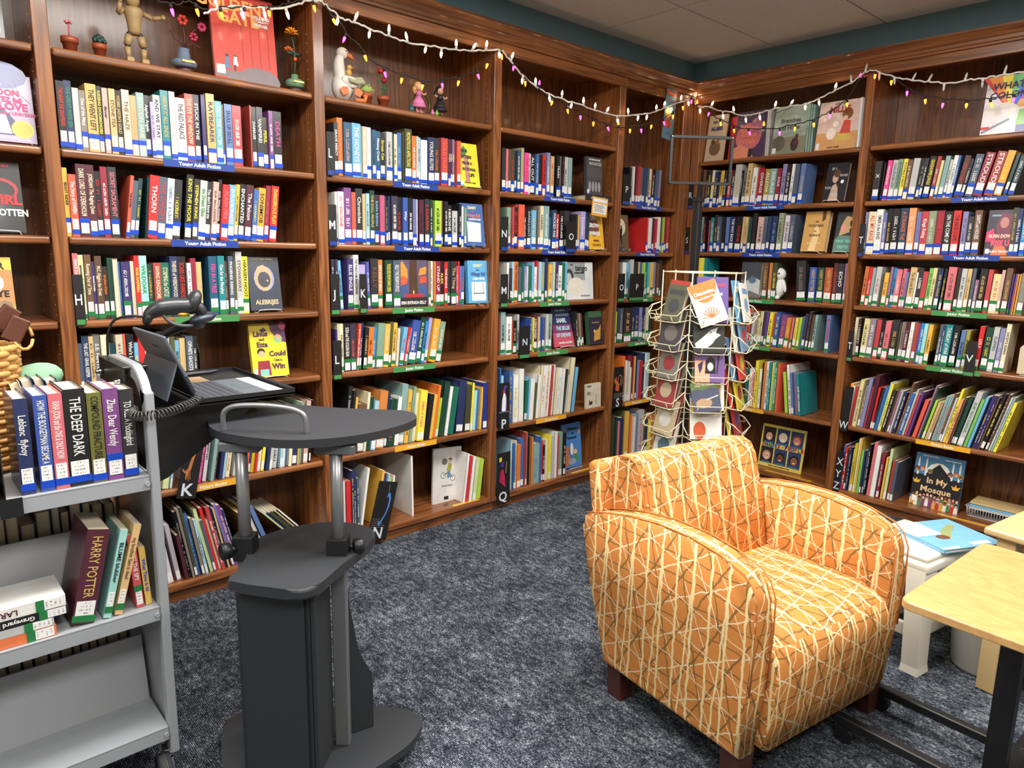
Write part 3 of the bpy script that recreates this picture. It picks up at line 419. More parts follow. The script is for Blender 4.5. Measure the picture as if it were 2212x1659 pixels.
for k in range(8):                       # print too small to read: rows of short strokes
    b = B(); rr = random.Random(k); z = 1.0
    while z > .02:
        L = rr.uniform(.03, .06)
        if rr.random() < .82:
            x0 = rr.uniform(.0, .12); x1 = rr.uniform(.75, 1.0)
            b.box(x0, x0 + .2, -1, 0, z - L * .8, z)
            if rr.random() < .8: b.box(x1 - .2, x1, -1, 0, z - L * .8, z)
            if rr.random() < .7: b.box(x0, x1, -1, 0, z - L * .3, z)
            if rr.random() < .4: b.box(x0, x1, -1, 0, z - L * .8, z - L * .55)
        z -= L
    MARKS.append(b.mesh('spine_lettering', M_INK))
KIND = dict(ya=('young_adult_novel', 'novel', M_BANDB), jr=('junior_novel', 'junior book', M_BANDG), pb=('picture_book', 'picture book', None))
BAYN = {('L', 0): 'leftmost bookcase', ('L', 1): 'bookcase behind the lectern', ('L', 2): 'goose figurine bookcase', ('L', 3): 'penguin sign bookcase', ('L', 4): 'narrow corner bookcase', ('R', 5): 'bookcase behind the spinner rack', ('R', 6): 'bookcase with the mosque book'}
SHN = ['top shelf', 'second shelf down', 'third shelf down', 'fourth shelf down', 'fifth shelf down', 'sixth shelf down', 'bottom shelf']
def ordn(n):
    return '%d%s' % (n, 'th' if 10 <= n % 100 <= 20 else {1: 'st', 2: 'nd', 3: 'rd'}.get(n % 10, 'th'))
def make_book(name, wall, x, w, h, dep, lean, z, rec, col, ink, label, cat, group, band, soft, rnd, fore=False, d0=None):
    th = math.radians(lean); cw = w / math.cos(th)
    if th >= 0: px, pz = x + cw - w * math.cos(th), w * math.sin(th)
    else: px, pz = x, 0.0
    loc = W(wall, px, rec, z + pz + .0004)
    rot = (0, th, RZ[wall])
    r = inst(name, ME_SOFT if soft else ME_HARD, None, loc, rot, (w, dep, h), col)
    if fore:      # shelved the wrong way round, page edges out
        c, s_ = math.cos(th), math.sin(th)
        r.rotation_euler = (0, -th, RZ[wall] + math.pi); v = Vector((w * c, dep, -w * s_)); v.rotate(Matrix.Rotation(RZ[wall], 3, 'Z')); r.location = Vector(loc) + v
    tag(r, label, cat, group)
    inst('page_block', ME_PS if soft else ME_PH, r)
    if fore: return r
    e = .0006 / dep
    if band is not None and w > .006:
        up = rnd.random() < .28; lh = .034 / h; bh = .016 / h; z0 = rnd.choice((.004, .008, .012)) / h; ml = min(.08, .0012 / w)
        if w > .009: inst('spine_label', ME_BL, r, (ml + .06, -e * .5, z0 + (0 if up else bh)), (0, 0, 0), (.88 - 2 * ml, e, lh))
        inst('colour_band', ME_BB if band is M_BANDB else ME_BG, r, (-.012, -e * .8, z0 + (lh if up else 0)), (0, 0, 0), (1.024, e, bh))
        bottom = z0 + lh + bh
    else:
        bottom = .06
        if w > .007 and rnd.random() < .4: inst('spine_label', ME_BL, r, (.1, -e * .5, .03), (0, 0, 0), (.8, e, .034 / h)); bottom = .03 + .05 / h
    if ':' in ink:
        ic, text = ink.split(':', 1)
        avail = (.955 - bottom) * h * .96
        if w > .008 and text:
            size = min(w * .74, .03); n = max(len(text), 3); L = n * size * .56
            sx = min(1.25, avail * .9 / L) if L > avail * .6 else min(1.2, avail * .75 / L)
            f = font('spine_title', text, size, ic, r, (.5, -e * 1.4, bottom + (.97 - bottom) / 2), (math.pi / 2, math.pi / 2, 0), (1, 1, 1), 'CENTER', .0003)
            f.scale = (sx / h, 1 / w, 1 / dep)
    elif ink and w > .006:
        a = rnd.uniform(.12, .3); ll = rnd.uniform(.3, .5)
        inst('spine_lettering', MARKS[rnd.randrange(8)], r, (.5 - rnd.uniform(.18, .26), -e * .2, bottom + .05), (0, 0, 0), (rnd.uniform(.36, .5), e, .93 - bottom - rnd.uniform(.08, .3)), ink)
    return r
def bookend_plate(wall, x, z, h, label, col='SB', d=.12, rec=.03):
    t = empty('bookend', W(wall, x, rec, z), (0, 0, RZ[wall]), label, 'bookend')
    mt = plain('bookend_' + col, col, .4)
    pts = [(0, 0), (d, 0), (d, h - .05), (d - .02, h - .015), (d - .05, h), (.05, h), (.02, h - .015), (0, h - .05)]
    b = B(); b.prism(pts, -.0006, .0006, 0); b.obj('upright_plate', mt, t)
    b = B(); b.box(-.001, .06, .02, d - .02, .0001, .0012); b.obj('base_plate', mt, t)
    return t
for wall, bay, sh, kind, data in ROWS:
    H = HL if wall == 'L' else HR
    z = H[sh - 1]; nm, cat, band = KIND[kind]; rnd = random.Random('%s%d%d%s' % (wall, bay, sh, kind))
    n = 0; nb = 0
    seen = 0
    for it in data.split(';'):
        x, w, h, lean, col, ink = it.split(',', 5)
        x, w, h, lean = int(x) / 1e4, int(w) / 1e4, int(h) / 1e3, int(lean)
        where = '%s of the %s' % (SHN[sh - 1], BAYN[(wall, bay)])
        if col == 'SB':
            nb += 1
            bookend_plate(wall, x, z, h, 'black metal bookend, %s from the left, %s' % (ordn(nb), where)); continue
        n += 1
        if (wall, bay, sh) == ('L', 1, 6) and h < .18: h = rnd.uniform(.235, .285)
        hidden_later = False
        dep = {'ya': rnd.uniform(.14, .16), 'jr': rnd.uniform(.135, .15), 'pb': min(.27, max(.19, h * rnd.uniform(.8, 1.0)))}[kind]
        if abs(lean) > 30: dep = .2
        rec = .03 + (rnd.uniform(-.006, .008) if kind != 'pb' else rnd.uniform(-.012, .006))
        size = 'thick ' if w > .036 else ('thin ' if w < .013 else '')
        lw = 'leaning ' if abs(lean) >= 6 else ''
        fore = col == 'F'
        what = '%s%s%s %s' % (lw, size, CNAME[col], 'book turned page edges out' if fore else cat)
        lab = '%s, %s from left, %s, %s' % (what, ordn(n), SHN[sh - 1], BAYN[(wall, bay)])
        if len(lab.split()) > 15: lab = lab.replace('the ', '')
        if len(lab.split()) > 16: lab = lab.replace('leaning ', '')
        make_book(nm, wall, x, w, h, dep, lean, z, rec, col, ink, lab, 'book', '%ss on the %s' % (cat, where), band, kind == 'pb' and w < .012 or rnd.random() < .25, rnd, fore)
SIGNS= [('L', 1, 2, -3.212, -2.9586, 'b'), ('L', 1, 3, -3.2036, -2.9588, 'b'), ('L', 1, 4, -3.2103, -2.9694, 'g'), ('L', 1, 6, -3.2111, -3.0007, 'y'), ('L', 2, 2, -2.2546, -2.0083, 'b'), ('L', 2, 3, -2.2484, -2.0027, 'b'), ('L', 2, 4, -2.2643, -2.0271, 'g'), ('L', 2, 5, -2.2629, -2.0244, 'g'), ('L', 2, 6, -2.26, -2.016, 'y'), ('L', 3, 2, -1.3082, -1.066, 'b'), ('L', 3, 3, -1.3148, -1.078, 'b'), ('L', 3, 4, -1.3218, -1.0867, 'g'), ('L', 3, 5, -1.3259, -1.0847, 'g'), ('L', 3, 6, -1.3266, -1.0817, 'y'), ('L', 4, 2, -0.5232, -0.2764, 'b'), ('L', 4, 3, -0.4956, -0.2837, 'b'), ('L', 4, 4, -0.523, -0.3112, 'g'), ('L', 4, 5, -0.538, -0.301, 'g'), ('L', 4, 6, -0.5409, -0.2915, 'y'), ('R', 5, 2, 0.4163, 0.6646, 'b'), ('R', 5, 3, 0.4123, 0.6619, 'b'), ('R', 5, 4, 0.3977, 0.6493, 'g'), ('R', 5, 5, 0.4056, 0.6514, 'g'), ('R', 5, 6, 0.3889, 0.6443, 'y'), ('R', 6, 2, 1.538, 1.7799, 'b'), ('R', 6, 3, 1.5356, 1.779, 'b'), ('R', 6, 4, 1.5145, 1.761, 'g'), ('R', 6, 5, 1.521, 1.766, 'g'), ('R', 6, 6, 1.5167, 1.771, 'y')]
DIVS= [('L', 1, 4, -3.5412, -3.5152, -0.016, 0.157, 'H', 'g'), ('L', 2, 2, -2.5862, -2.5451, -0.005, 0.169, 'L', 'b'), ('L', 2, 3, -2.5843, -2.5423, -0.011, 0.161, 'M', 'b'), ('L', 2, 4, -2.5776, -2.5359, -0.019, 0.155, 'J', 'g'), ('L', 2, 4, -2.4386, -2.4036, -0.018, 0.155, 'K', 'g'), ('L', 2, 5, -2.5747, -2.5344, -0.027, 0.146, 'L', 'g'), ('L', 3, 3, -1.6196, -1.5721, -0.015, 0.158, 'N', 'b'), ('L', 3, 3, -1.1418, -1.0628, -0.014, 0.157, 'O', 'b'), ('L', 3, 4, -1.6167, -1.5653, -0.02, 0.152, 'M', 'g'), ('L', 3, 5, -1.4752, -1.3997, -0.026, 0.151, 'N', 'g'), ('L', 4, 2, -0.6726, -0.6012, -0.01, 0.165, 'P', 'b'), ('L', 4, 4, -0.6791, -0.6132, -0.019, 0.152, 'O', 'g'), ('L', 4, 4, -0.564, -0.4237, -0.017, 0.151, 'P', 'g'), ('R', 5, 2, -0.0075, 0.0404, -0.007, 0.166, 'R', 'b'), ('R', 5, 3, -0.0335, 0.0101, -0.0155, 0.1595, 'S', 'b'), ('R', 6, 3, 1.0961, 1.143, -0.0165, 0.1595, 'T', 'b'), ('R', 6, 5, 1.0962, 1.1423, -0.028, 0.145, 'T', 'g'), ('R', 6, 5, 1.6945, 1.7412, -0.031, 0.146, 'V', 'g'), ('L', 1, 6, -3.2502, -3.1786, -0.034, 0.235, 'K', '-'), ('L', 2, 7, -2.4272, -2.3212, -0.039, 0.247, 'N', '-'), ('L', 3, 6, -1.6157, -1.5409, -0.019, 0.239, 'P', '-'), ('L', 3, 7, -1.621, -1.5263, -0.048, 0.238, 'Q', '-'), ('L', 4, 6, -0.6768, -0.58, -0.021, 0.238, 'S', '-'), ('R', 6, 6, 1.1106, 1.1628, -0.031, 0.228, 'W', '-'), ('R', 6, 7, 1.1094, 1.1497, -0.022, 0.234, 'X', '-')]
WHITE_L = [(0,-3.056,2.197), (0,-3.006,2.226), (0,-2.922,2.252), (0,-2.852,2.263), (0,-2.78,2.279), (0,-2.705,2.305), (0,-2.65,2.337), (0,-2.588,2.338), (0,-2.548,2.318), (0,-2.498,2.3), (0,-2.445,2.298), (0,-2.38,2.29), (0,-2.291,2.282), (0,-2.198,2.273), (0,-2.076,2.285), (0,-1.974,2.292), (0,-1.867,2.305), (0,-1.756,2.326), (0,-1.675,2.346), (0,-1.624,2.324), (0,-1.553,2.278), (0,-1.451,2.226), (0,-1.335,2.197), (0,-1.214,2.186), (0,-1.069,2.18), (0,-0.917,2.165), (0,-0.757,2.17), (0,-0.591,2.201), (0,-0.461,2.229), (0,-0.328,2.277), (0,-0.213,2.321), (0,-0.132,2.349)]
WHITE_R = [('R', -0.035, 2.374), ('R', 0.016, 2.339), ('R', 0.065, 2.321), ('R', 0.133, 2.31), ('R', 0.194, 2.282), ('R', 0.292, 2.256), ('R', 0.388, 2.226), ('R', 0.478, 2.23), ('R', 0.593, 2.241), ('R', 0.704, 2.241), ('R', 0.784, 2.248), ('R', 0.86, 2.271), ('R', 0.933, 2.294), ('R', 1.004, 2.318), ('R', 1.067, 2.357), ('R', 1.106, 2.362), ('R', 1.142, 2.349), ('R', 1.191, 2.323), ('R', 1.26, 2.296), ('R', 1.338, 2.275), ('R', 1.414, 2.255), ('R', 1.487, 2.239), ('R', 1.555, 2.243), ('R', 1.632, 2.241), ('R', 1.706, 2.242), ('R', 1.83, 2.241)]
BLACK_L = [(0,-3.236,2.209), (0,-3.2,2.206), (0,-3.148,2.209), (0,-3.109,2.224), (0,-3.07,2.218), (0,-3.039,2.213), (0,-2.997,2.231), (0,-2.922,2.247), (0,-2.852,2.266), (0,-2.794,2.281), (0,-2.733,2.308), (0,-2.65,2.341), (0,-2.588,2.335), (0,-2.559,2.308), (0,-2.519,2.285), (0,-2.484,2.24), (0,-2.436,2.215), (0,-2.383,2.167), (0,-2.304,2.148), (0,-2.223,2.14), (0,-2.151,2.132), (0,-2.051,2.141), (0,-1.96,2.17), (0,-1.88,2.194), (0,-1.797,2.239), (0,-1.727,2.299), (0,-1.675,2.342), (0,-1.625,2.332), (0,-1.547,2.279), (0,-1.467,2.232), (0,-1.368,2.199), (0,-1.283,2.174), (0,-1.141,2.153), (0,-1.01,2.128), (0,-0.874,2.11), (0,-0.732,2.108), (0,-0.565,2.145), (0,-0.434,2.183), (0,-0.322,2.225), (0,-0.224,2.284), (0,-0.132,2.347)]
BLACK_R = [('R', -0.035, 2.371), ('R', 0.023, 2.332), ('R', 0.127, 2.299), ('R', 0.181, 2.246), ('R', 0.281, 2.199), ('R', 0.379, 2.153), ('R', 0.545, 2.132), ('R', 0.659, 2.137), ('R', 0.78, 2.148), ('R', 0.857, 2.168), ('R', 0.918, 2.196), ('R', 0.97, 2.225), ('R', 1.005, 2.262), ('R', 1.04, 2.32), ('R', 1.077, 2.353), ('R', 1.114, 2.358), ('R', 1.154, 2.342), ('R', 1.191, 2.323), ('R', 1.227, 2.297), ('R', 1.287, 2.252), ('R', 1.356, 2.209), ('R', 1.443, 2.177), ('R', 1.546, 2.154), ('R', 1.624, 2.147), ('R', 1.681, 2.148), ('R', 1.735, 2.15), ('R', 1.839, 2.165)]
# ---------------------------------------------------------------- signs on the shelf edges
SG = dict(b=('signblue', 'Young Adult Fiction', 'blue'), g=('signgreen', 'Junior Fiction', 'green'), y=('signyellow', 'Picture Books', 'yellow'))
for wall, bay, sh, s0, s1, c in SIGNS:
    H = HL if wall == 'L' else HR
    col, txt, cn = SG[c]
    t = empty('shelf_sign', W(wall, s0, .0078, H[sh - 1] - .0255), (0, 0, RZ[wall]), '%s sign strip reading %s on the %s of the %s' % (cn, txt, SHN[sh - 1], BAYN[(wall, bay)]), 'sign', 'section signs on the shelf edges')
    w = s1 - s0; b = B(); b.box(0, w, -.0012, 0, -.001, .0245); b.obj('strip', plain('sign_' + c, col, .35, coat=.3), t)
    font('lettering', txt, .0185, 'w', t, (w / 2, -.0016, .0115), sc=(1.0, 1, 1), bold=.0006)
for wall, sh, s0, s1, nm in (('L', 7, -1.90, -1.73, 'goose figurine bookcase'), ('L', 7, -1.00, -.78, 'penguin sign bookcase'), ('R', 7, .68, .98, 'bookcase behind the spinner rack'), ('R', 7, 1.66, 1.90, 'bookcase with the mosque book')):
    z = (HL if wall == 'L' else HR)[6]
    t = B(); t.box(0, s1 - s0, 0, .022, 0, .0012); o = t.obj('shelf_sign', plain('sign_y', 'signyellow', .35, coat=.3)); o.location = W(wall, s0, .012, z + .0002); o.rotation_euler = (0, 0, RZ[wall])
    tag(o, 'yellow sign strip lying flat on the bottom shelf of the %s' % nm, 'sign', 'yellow strips on the bottom shelves')
# ---------------------------------------------------------------- pictures printed on covers and cards
def circle(u, v, ru, rv, n=14, a0=0, a1=360):
    return [(u + ru * math.cos(math.radians(a0 + (a1 - a0) * k / n)), v + rv * math.sin(math.radians(a0 + (a1 - a0) * k / n))) for k in range(n + (a1 - a0 < 360))]
def picture(parent, wd, ht, y, art, name='cover_picture', M=None):
    """flat print: every entry a polygon or a line of type, in units of the cover's width and height"""
    bm = bmesh.new(); lay = bm.loops.layers.float_color.new('Col'); k = 0; any_ = False
    for a in art:
        if a[0] == 't':
            f = font('cover_lettering', a[5], a[4] * wd, a[1], parent, (a[2] * wd, y - .0016, a[3] * ht), sc=(a[6] if len(a) > 6 else 1, 1, 1), align='CENTER', bold=a[7] if len(a) > 7 else .0006)
            if len(a) > 8: f.rotation_euler = (math.pi / 2, -math.radians(a[8]), 0)
            continue
        if a[0] == 'r': P = [(a[2], a[3]), (a[4], a[3]), (a[4], a[5]), (a[2], a[5])]
        elif a[0] == 'e': P = circle(*a[2:6])
        elif a[0] == 'l':     # stroke
            (u0, v0), (u1, v1), th = a[2], a[3], a[4]; d = Vector(((u1 - u0) * wd, (v1 - v0) * ht)); d.normalize(); nx, ny = -d.y * th / 2, d.x * th / 2 * wd / ht
            P = [(u0 + nx, v0 + ny), (u1 + nx, v1 + ny), (u1 - nx, v1 - ny), (u0 - nx, v0 - ny)]
        else: P = a[2]
        k += 1; yy = y - .0002 - .00004 * k
        f = bm.faces.new([bm.verts.new((p[0] * wd, yy, p[1] * ht)) for p in P]); any_ = True
        f.normal_update()
        if f.normal.y > 0: f.normal_flip()
        c = rgba(a[1])
        for lp in f.loops: lp[lay] = c
    if any_:
        me = bpy.data.meshes.new(name); bm.to_mesh(me); me.materials.append(M_PRINT); o = bpy.data.objects.new(name, me); link(o, parent)
    bm.free()
def face_art(u, v, r, skin, hair, asp):
    return [('e', hair, u, v + r * .25 * asp, r * 1.1, r * 1.15 * asp), ('e', skin, u, v, r * .85, r * .95 * asp), ('e', 'k', u - r * .32, v + r * .12 * asp, r * .1, r * .1 * asp), ('e', 'k', u + r * .32, v + r * .12 * asp, r * .1, r * .1 * asp), ('e', 'w', u, v - r * .42 * asp, r * .34, r * .14 * asp)]
# ---------------------------------------------------------------- letter dividers
M_CARD = plain('black_card', (26, 24, 24), .5)
ANIM = {}
def lerp_poly(P): return [(p[0], p[1]) for p in P]
ANIM['K6'] = [('p', (178, 110, 62), [(.30, .28), (.36, .28), (.42, .40), (.52, .42), (.60, .58), (.72, .72), (.80, .86), (.84, .86), (.82, .93), (.78, .99), (.74, .92), (.68, .84), (.56, .70), (.44, .56), (.36, .44), (.24, .40), (.08, .44), (.10, .40), (.28, .36)]), ('l', (178, 110, 62), (.40, .42), (.46, .26), .035), ('l', (178, 110, 62), (.46, .42), (.56, .28), .035)]
ANIM['N7'] = [('p', (76, 128, 204), [(.58, .72), (.66, .76), (.72, .70), (.72, .58), (.64, .44), (.50, .34), (.44, .30), (.36, .32), (.40, .26), (.46, .24), (.56, .32), (.70, .44), (.80, .58), (.80, .72), (.72, .81), (.62, .80)]), ('l', (140, 160, 200), (.64, .80), (.60, .95), .012)] + [('e', (150, 150, 155), .08 + .1 * (i % 8) + .03 * (i // 8 % 2), .22 + .035 * (i // 8), .024, .006, 6) for i in range(40) if (i % 8) < 7 - (i // 8) * .9]
ANIM['P6'] = [('p', (226, 226, 236), [(.26, .44), (.30, .40), (.66, .40), (.70, .46), (.68, .66), (.56, .78), (.42, .78), (.30, .64)]), ('p', (150, 140, 190), [(.60, .41), (.72, .44), (.70, .68), (.58, .78), (.66, .62)]), ('p', (90, 60, 140), [(.36, .80), (.56, .80), (.62, .88), (.78, .92), (.54, .95), (.42, .90)]), ('p', (196, 60, 90), [(.36, .78), (.58, .78), (.56, .83), (.38, .83)]), ('r', (90, 86, 110), .0, .37, 1.0, .40)]
ANIM['Q7'] = [('p', (168, 34, 72), [(.30, .66), (.50, .66), (.62, .46), (.66, .30), (.46, .36), (.18, .44), (.22, .58)]), ('p', (70, 40, 140), [(.24, .74), (.50, .70), (.52, .82), (.30, .82)]), ('p', (214, 190, 60), [(.16, .82), (.36, .84), (.32, .92), (.14, .90)]), ('l', (190, 180, 110), (.66, .58), (.72, .82), .03)]
ANIM['S6'] = [('p', (206, 92, 58), [(.20, .44), (.52, .40), (.58, .50), (.46, .62), (.28, .68), (.24, .78), (.12, .72), (.02, .70), (.10, .62), (.22, .58)])] + [('l', (206, 150, 92), (.60 + .25 * math.cos(a) * (1 - a / 12), .66 + .16 * math.sin(a) * (1 - a / 12)), (.60 + .25 * math.cos(a + .6) * (1 - (a + .6) / 12), .66 + .16 * math.sin(a + .6) * (1 - (a + .6) / 12)), .04) for a in [-.9 + .6 * i for i in range(13)]] + [('e', (120, 118, 118), .1 + .16 * (i % 6), .26 + .03 * (i // 6), .05, .011, 8) for i in range(24)]
for wall, bay, sh, s0, s1, zb, zt, ch, c in DIVS:
    H = HL if wall == 'L' else HR; z = H[sh - 1]
    big = c == '-'
    mn = -.057 if wall == 'R' and bay == 5 else None
    BSTART = {('L', 1): -3.529, ('L', 2): -2.58, ('L', 3): -1.626, ('L', 4): -.675, ('R', 5): .0, ('R', 6): 1.114}
    s0 = max(s0, BSTART[(wall, bay)] + (.001 if wall == 'L' else .002)); s1 = max(s1, s0 + .03)
    w, h = s1 - s0, zt - zb
    an = {'K': 'kangaroo', 'N': 'narwhal', 'P': 'penguin', 'Q': 'queen', 'S': 'squirrel'}.get(ch) if big else None
    lean = math.radians({'K': 12, 'N': 15}.get(ch, 3 if ch in 'WX' else 0)) if big else 0
    lab = 'black card sign with letter %s%s on the %s of the %s' % ('X, Y and Z' if ch == 'X' else ch, ' and a ' + an if an else '', SHN[sh - 1], BAYN[(wall, bay)])
    if an: lab = 'tall black card with a %s above letter %s, %s' % (an, ch, SHN[sh - 1])
    if ch == 'X': lab = 'tall black card with letters X Y Z, bottom shelf right of the armchair'
    dd = -.003 if (sh == 7 or zb < 0) else .003
    t = empty('letter_divider', W(wall, s0, dd, z + zb), (0, lean, RZ[wall]), lab, 'sign', 'alphabet cards between the books')
    b = B(); b.box(0, w, -.0008, .0008, 0, h); b.obj('card', M_CARD, t)
    if not lean:
        b = B(); b.box(0, w, .0008, .028, -zb + .0004, -zb + .0012); b.obj('foot', M_CARD, t)
    else:
        b = B(); b.box(w * .3, w * .7, .0, .03, -zb + .012, -zb + .0135); b.obj('foot', M_CARD, t)
    if big and an:
        picture(t, w, h, -.0009, ANIM[ch + str(sh)], 'animal_picture')
        font('letter', ch, min(.075, w * .95), (205, 212, 220), t, (w * .46, -.0022, h * .12), bold=.0014)
    elif ch == 'X':
        for i, q in enumerate('XYZ'): font('letter', q, .062, (205, 212, 220), t, (w * .5, -.0022, h * (.74 - .28 * i)), sc=(.8, 1, 1), bold=.0008)
    elif ch == 'W':
        font('letter', ch, .062, (205, 212, 220), t, (w * .46, -.0022, h * .13), sc=(.75, 1, 1), bold=.0008)
    else:
        font('letter', ch, .052, (205, 212, 220), t, (w * (.42 if w < .06 else .5), -.0022, h * .5), sc=(min(1, w / .045), 1, 1), bold=.0006)
        b = B(); b.box(.003, w - .003, -.0014, -.0008, .004, .021); b.obj('colour_band', plain('sign_' + c, dict(b='signblue', g='signgreen')[c], .35, coat=.3), t)
# ---------------------------------------------------------------- wire easels, clear easels
def easel(wall, s, d, z, w, label, clear=False):
    t = empty('book_easel', W(wall, s, d, z), (0, 0, RZ[wall]), label, 'book stand', 'little stands under the displayed books')
    if clear:
        b = B()
        for x in (.012, w - .03):
            b.box(x, x + .02, -.034, .0, .0004, .003); b.box(x, x + .02, -.036, -.033, .0004, .02)
        b.obj('clear_foot', M_ACRYL, t); b = B(); b.box(.012, w - .01, .0, .05, .0004, .0022); b.obj('clear_base', M_ACRYL, t)
    else:
        b = B(); r = .0017
        b.tube([(.0, .06, r), (.0, -.026, r), (.006, -.03, .012), (w * .5, -.031, .014), (w - .006, -.03, .012), (w, -.026, r), (w, .06, r)], r, 6)
        b.obj('wire_foot', M_WIRE, t)
        b = B(); b.tube([(w * .2, .07, r), (w * .3, .075, .13), (w * .7, .075, .13), (w * .8, .07, r)], r, 6); b.obj('wire_back', M_WIRE, t)
    return t
def display(name, wall, s0, s1, z, h, d, col, art, label, th=.02, tilt=9, cat='book', group='books displayed face out', stand=None, soft=False, spine=None, yaw=0, lean=0, kindname='display_book'):
    w = s1 - s0; r = math.radians(tilt)
    lift = {None: .0006, 'wire': .0052, 'clear': .0036}[stand]
    t = empty(kindname, W(wall, s0, d, z + lift + th * math.sin(r)), (-r, math.radians(lean), RZ[wall] + math.radians(yaw)), label, cat, group)
    inst('cover', ME_SOFTF if soft else ME_HARDF, t, (0, 0, 0), (0, 0, 0), (w, th, h), col)
    inst('page_block', ME_PF, t, (0, 0, 0), (0, 0, 0), (w, th, h))
    picture(t, w, h, 0.0, art)
    if stand: easel(wall, s0 + w * .12, d - .0, z, w * .76, ('clear easel' if stand == 'clear' else 'white wire easel') + ' under the ' + label.split(',')[0].split(' on ')[0][:70], stand == 'clear')
    return t
b = B(); b.box(0, 1, 0, .1, 0, 1); b.box(0, 1, .9, 1, 0, 1); b.box(0, .025, .05, .95, 0, 1); ME_HARDF = b.mesh('face_cover', M_COVER)
b = B(); b.box(0, 1, 0, .04, 0, 1); b.box(0, 1, .96, 1, 0, 1); b.box(0, .02, .02, .98, 0, 1); ME_SOFTF = b.mesh('face_cover', M_COVER)
b = B(); b.box(.02, .975, .06, .94, .015, .985); ME_PF = b.mesh('page_block', M_PAGES)
rect = lambda c, *a: ('r', c, *a)
STK = [('r', 'w', .04, .03, .16, .14), ('r', 'blue', .02, .015, .18, .035)]
gate_fig = [('e', (70, 40, 40), .2, .28, .03, .02), ('p', (90, 120, 150), [(.15, .14), (.25, .14), (.22, .27), (.18, .27)]), ('e', (120, 70, 50), .32, .29, .03, .02), ('p', (235, 225, 210), [(.29, .18), (.37, .18), (.35, .28), (.31, .28)]), ('r', (70, 40, 40), .30, .12, .33, .19)]
sun_rays = [('p', c, [(.5, .35), (u0, 1), (u1, 1)]) for c, u0, u1 in (((214, 60, 50), -.1, .05), ((238, 140, 50), .0, .25), ((246, 226, 70), .25, .45), ((120, 200, 120), .45, .65), ((70, 110, 210), .65, .9), ((180, 90, 200), .9, 1.1))]
people6 = [(.18, .75, (222, 170, 140), (40, 26, 22)), (.5, .75, (240, 206, 184), (226, 214, 190)), (.82, .75, (214, 140, 120), (150, 80, 50)), (.18, .28, (226, 178, 152), (180, 130, 100)), (.5, .28, (112, 70, 50), (30, 22, 20)), (.82, .28, (150, 96, 66), (24, 20, 20))]
shades_art = [rect((226, 204, 96), 0, 0, 1, 1)]
for u, v, sk_, hr in people6:
    shades_art += [rect((52, 62, 100) if u > .3 else (40, 34, 36), u - .145, v - .19, u + .145, v + .19)] + face_art(u, v - .03, .09, sk_, hr, 1.1) + [('r', (60, 110, 150), u - .11, v - .19, u + .11, v - .15)]
for i, (ch, c) in enumerate(zip('SHADES', ((190, 50, 40), (40, 70, 150), (50, 130, 70), (40, 70, 150), (60, 110, 150), (190, 50, 40)))): shades_art.append(('t', c, .07 + .073 * i, .52, .105, ch, .9, .0025))
for i, (ch, c) in enumerate(zip('PEOPLE', ((60, 50, 120), (180, 50, 50), (40, 80, 150), (180, 60, 50), (50, 130, 70), (170, 40, 40)))): shades_art.append(('t', c, .6 + .073 * i, .52, .105, ch, .9, .0025))
shades_art += [('t', 'k', .525, .515, .035, 'of'), ('t', 'br', .5, .045, .035, 'Shelley Rotner and Sheila M. Kelly')]
mosque = [rect((72, 128, 166), 0, 0, 1, 1), ('e', (236, 232, 214), .5, .62, .26, .24), rect((30, 30, 34), .0, .18, 1, .60), ('p', (30, 30, 34), [(.2, .58), (.5, .84), (.8, .58)]), rect((225, 225, 228), 0, 0, 1, .12)]
for u in (.08, .24, .78, .92): mosque += [rect((228, 226, 214), u - .018, .58, u + .018, .86), ('p', (228, 226, 214), [(u - .022, .86), (u + .022, .86), (u, .93)])]
for i, u in enumerate((.06, .17, .33, .74, .86, .96)): mosque += face_art(u, .68 + .02 * math.sin(i * 2), .05, ((150, 100, 70), (200, 150, 120), (120, 76, 54))[i % 3], ((30, 24, 24), (160, 60, 50), (110, 150, 80))[i % 3], .85)
rn = random.Random(3)
for i in range(26):
    u = .06 + .9 * (i % 13) / 12; v = .19 - .07 * (i // 13) + rn.uniform(-.02, .02)
    c = rn.choice(((180, 50, 50), (60, 90, 160), (70, 130, 80), (210, 160, 60), (230, 220, 210), (120, 60, 110)))
    mosque += [('p', c, [(u - .04, v - .13), (u + .04, v - .13), (u + .03, v), (u - .03, v)]), ('e', rn.choice(((30, 24, 24), (110, 60, 40))), u, v + .035, .032, .034), ('e', rn.choice(((200, 150, 120), (130, 84, 60), (226, 180, 150))), u, v + .02, .026, .026)]
mosque += [('t', (222, 190, 140), .5, .5, .19, 'In My', 1, .001), ('t', (222, 190, 140), .5, .33, .19, 'Mosque', 1.05, .001), ('p', (226, 170, 60), [(.04, .42), (.14, .42), (.18, .50), (.11, .47), (.09, .53), (.06, .47), (.0, .5)]), ('p', (226, 170, 60), [(.84, .42), (.94, .42), (.99, .50), (.92, .47), (.89, .53), (.86, .47), (.8, .5)]), rect('w', .05, .06, .16, .17), ('t', 'w', .3, .96, .035, 'words by M. O. Yuksel'), ('t', 'w', .76, .94, .035, 'pictures by Hatem Aly')]
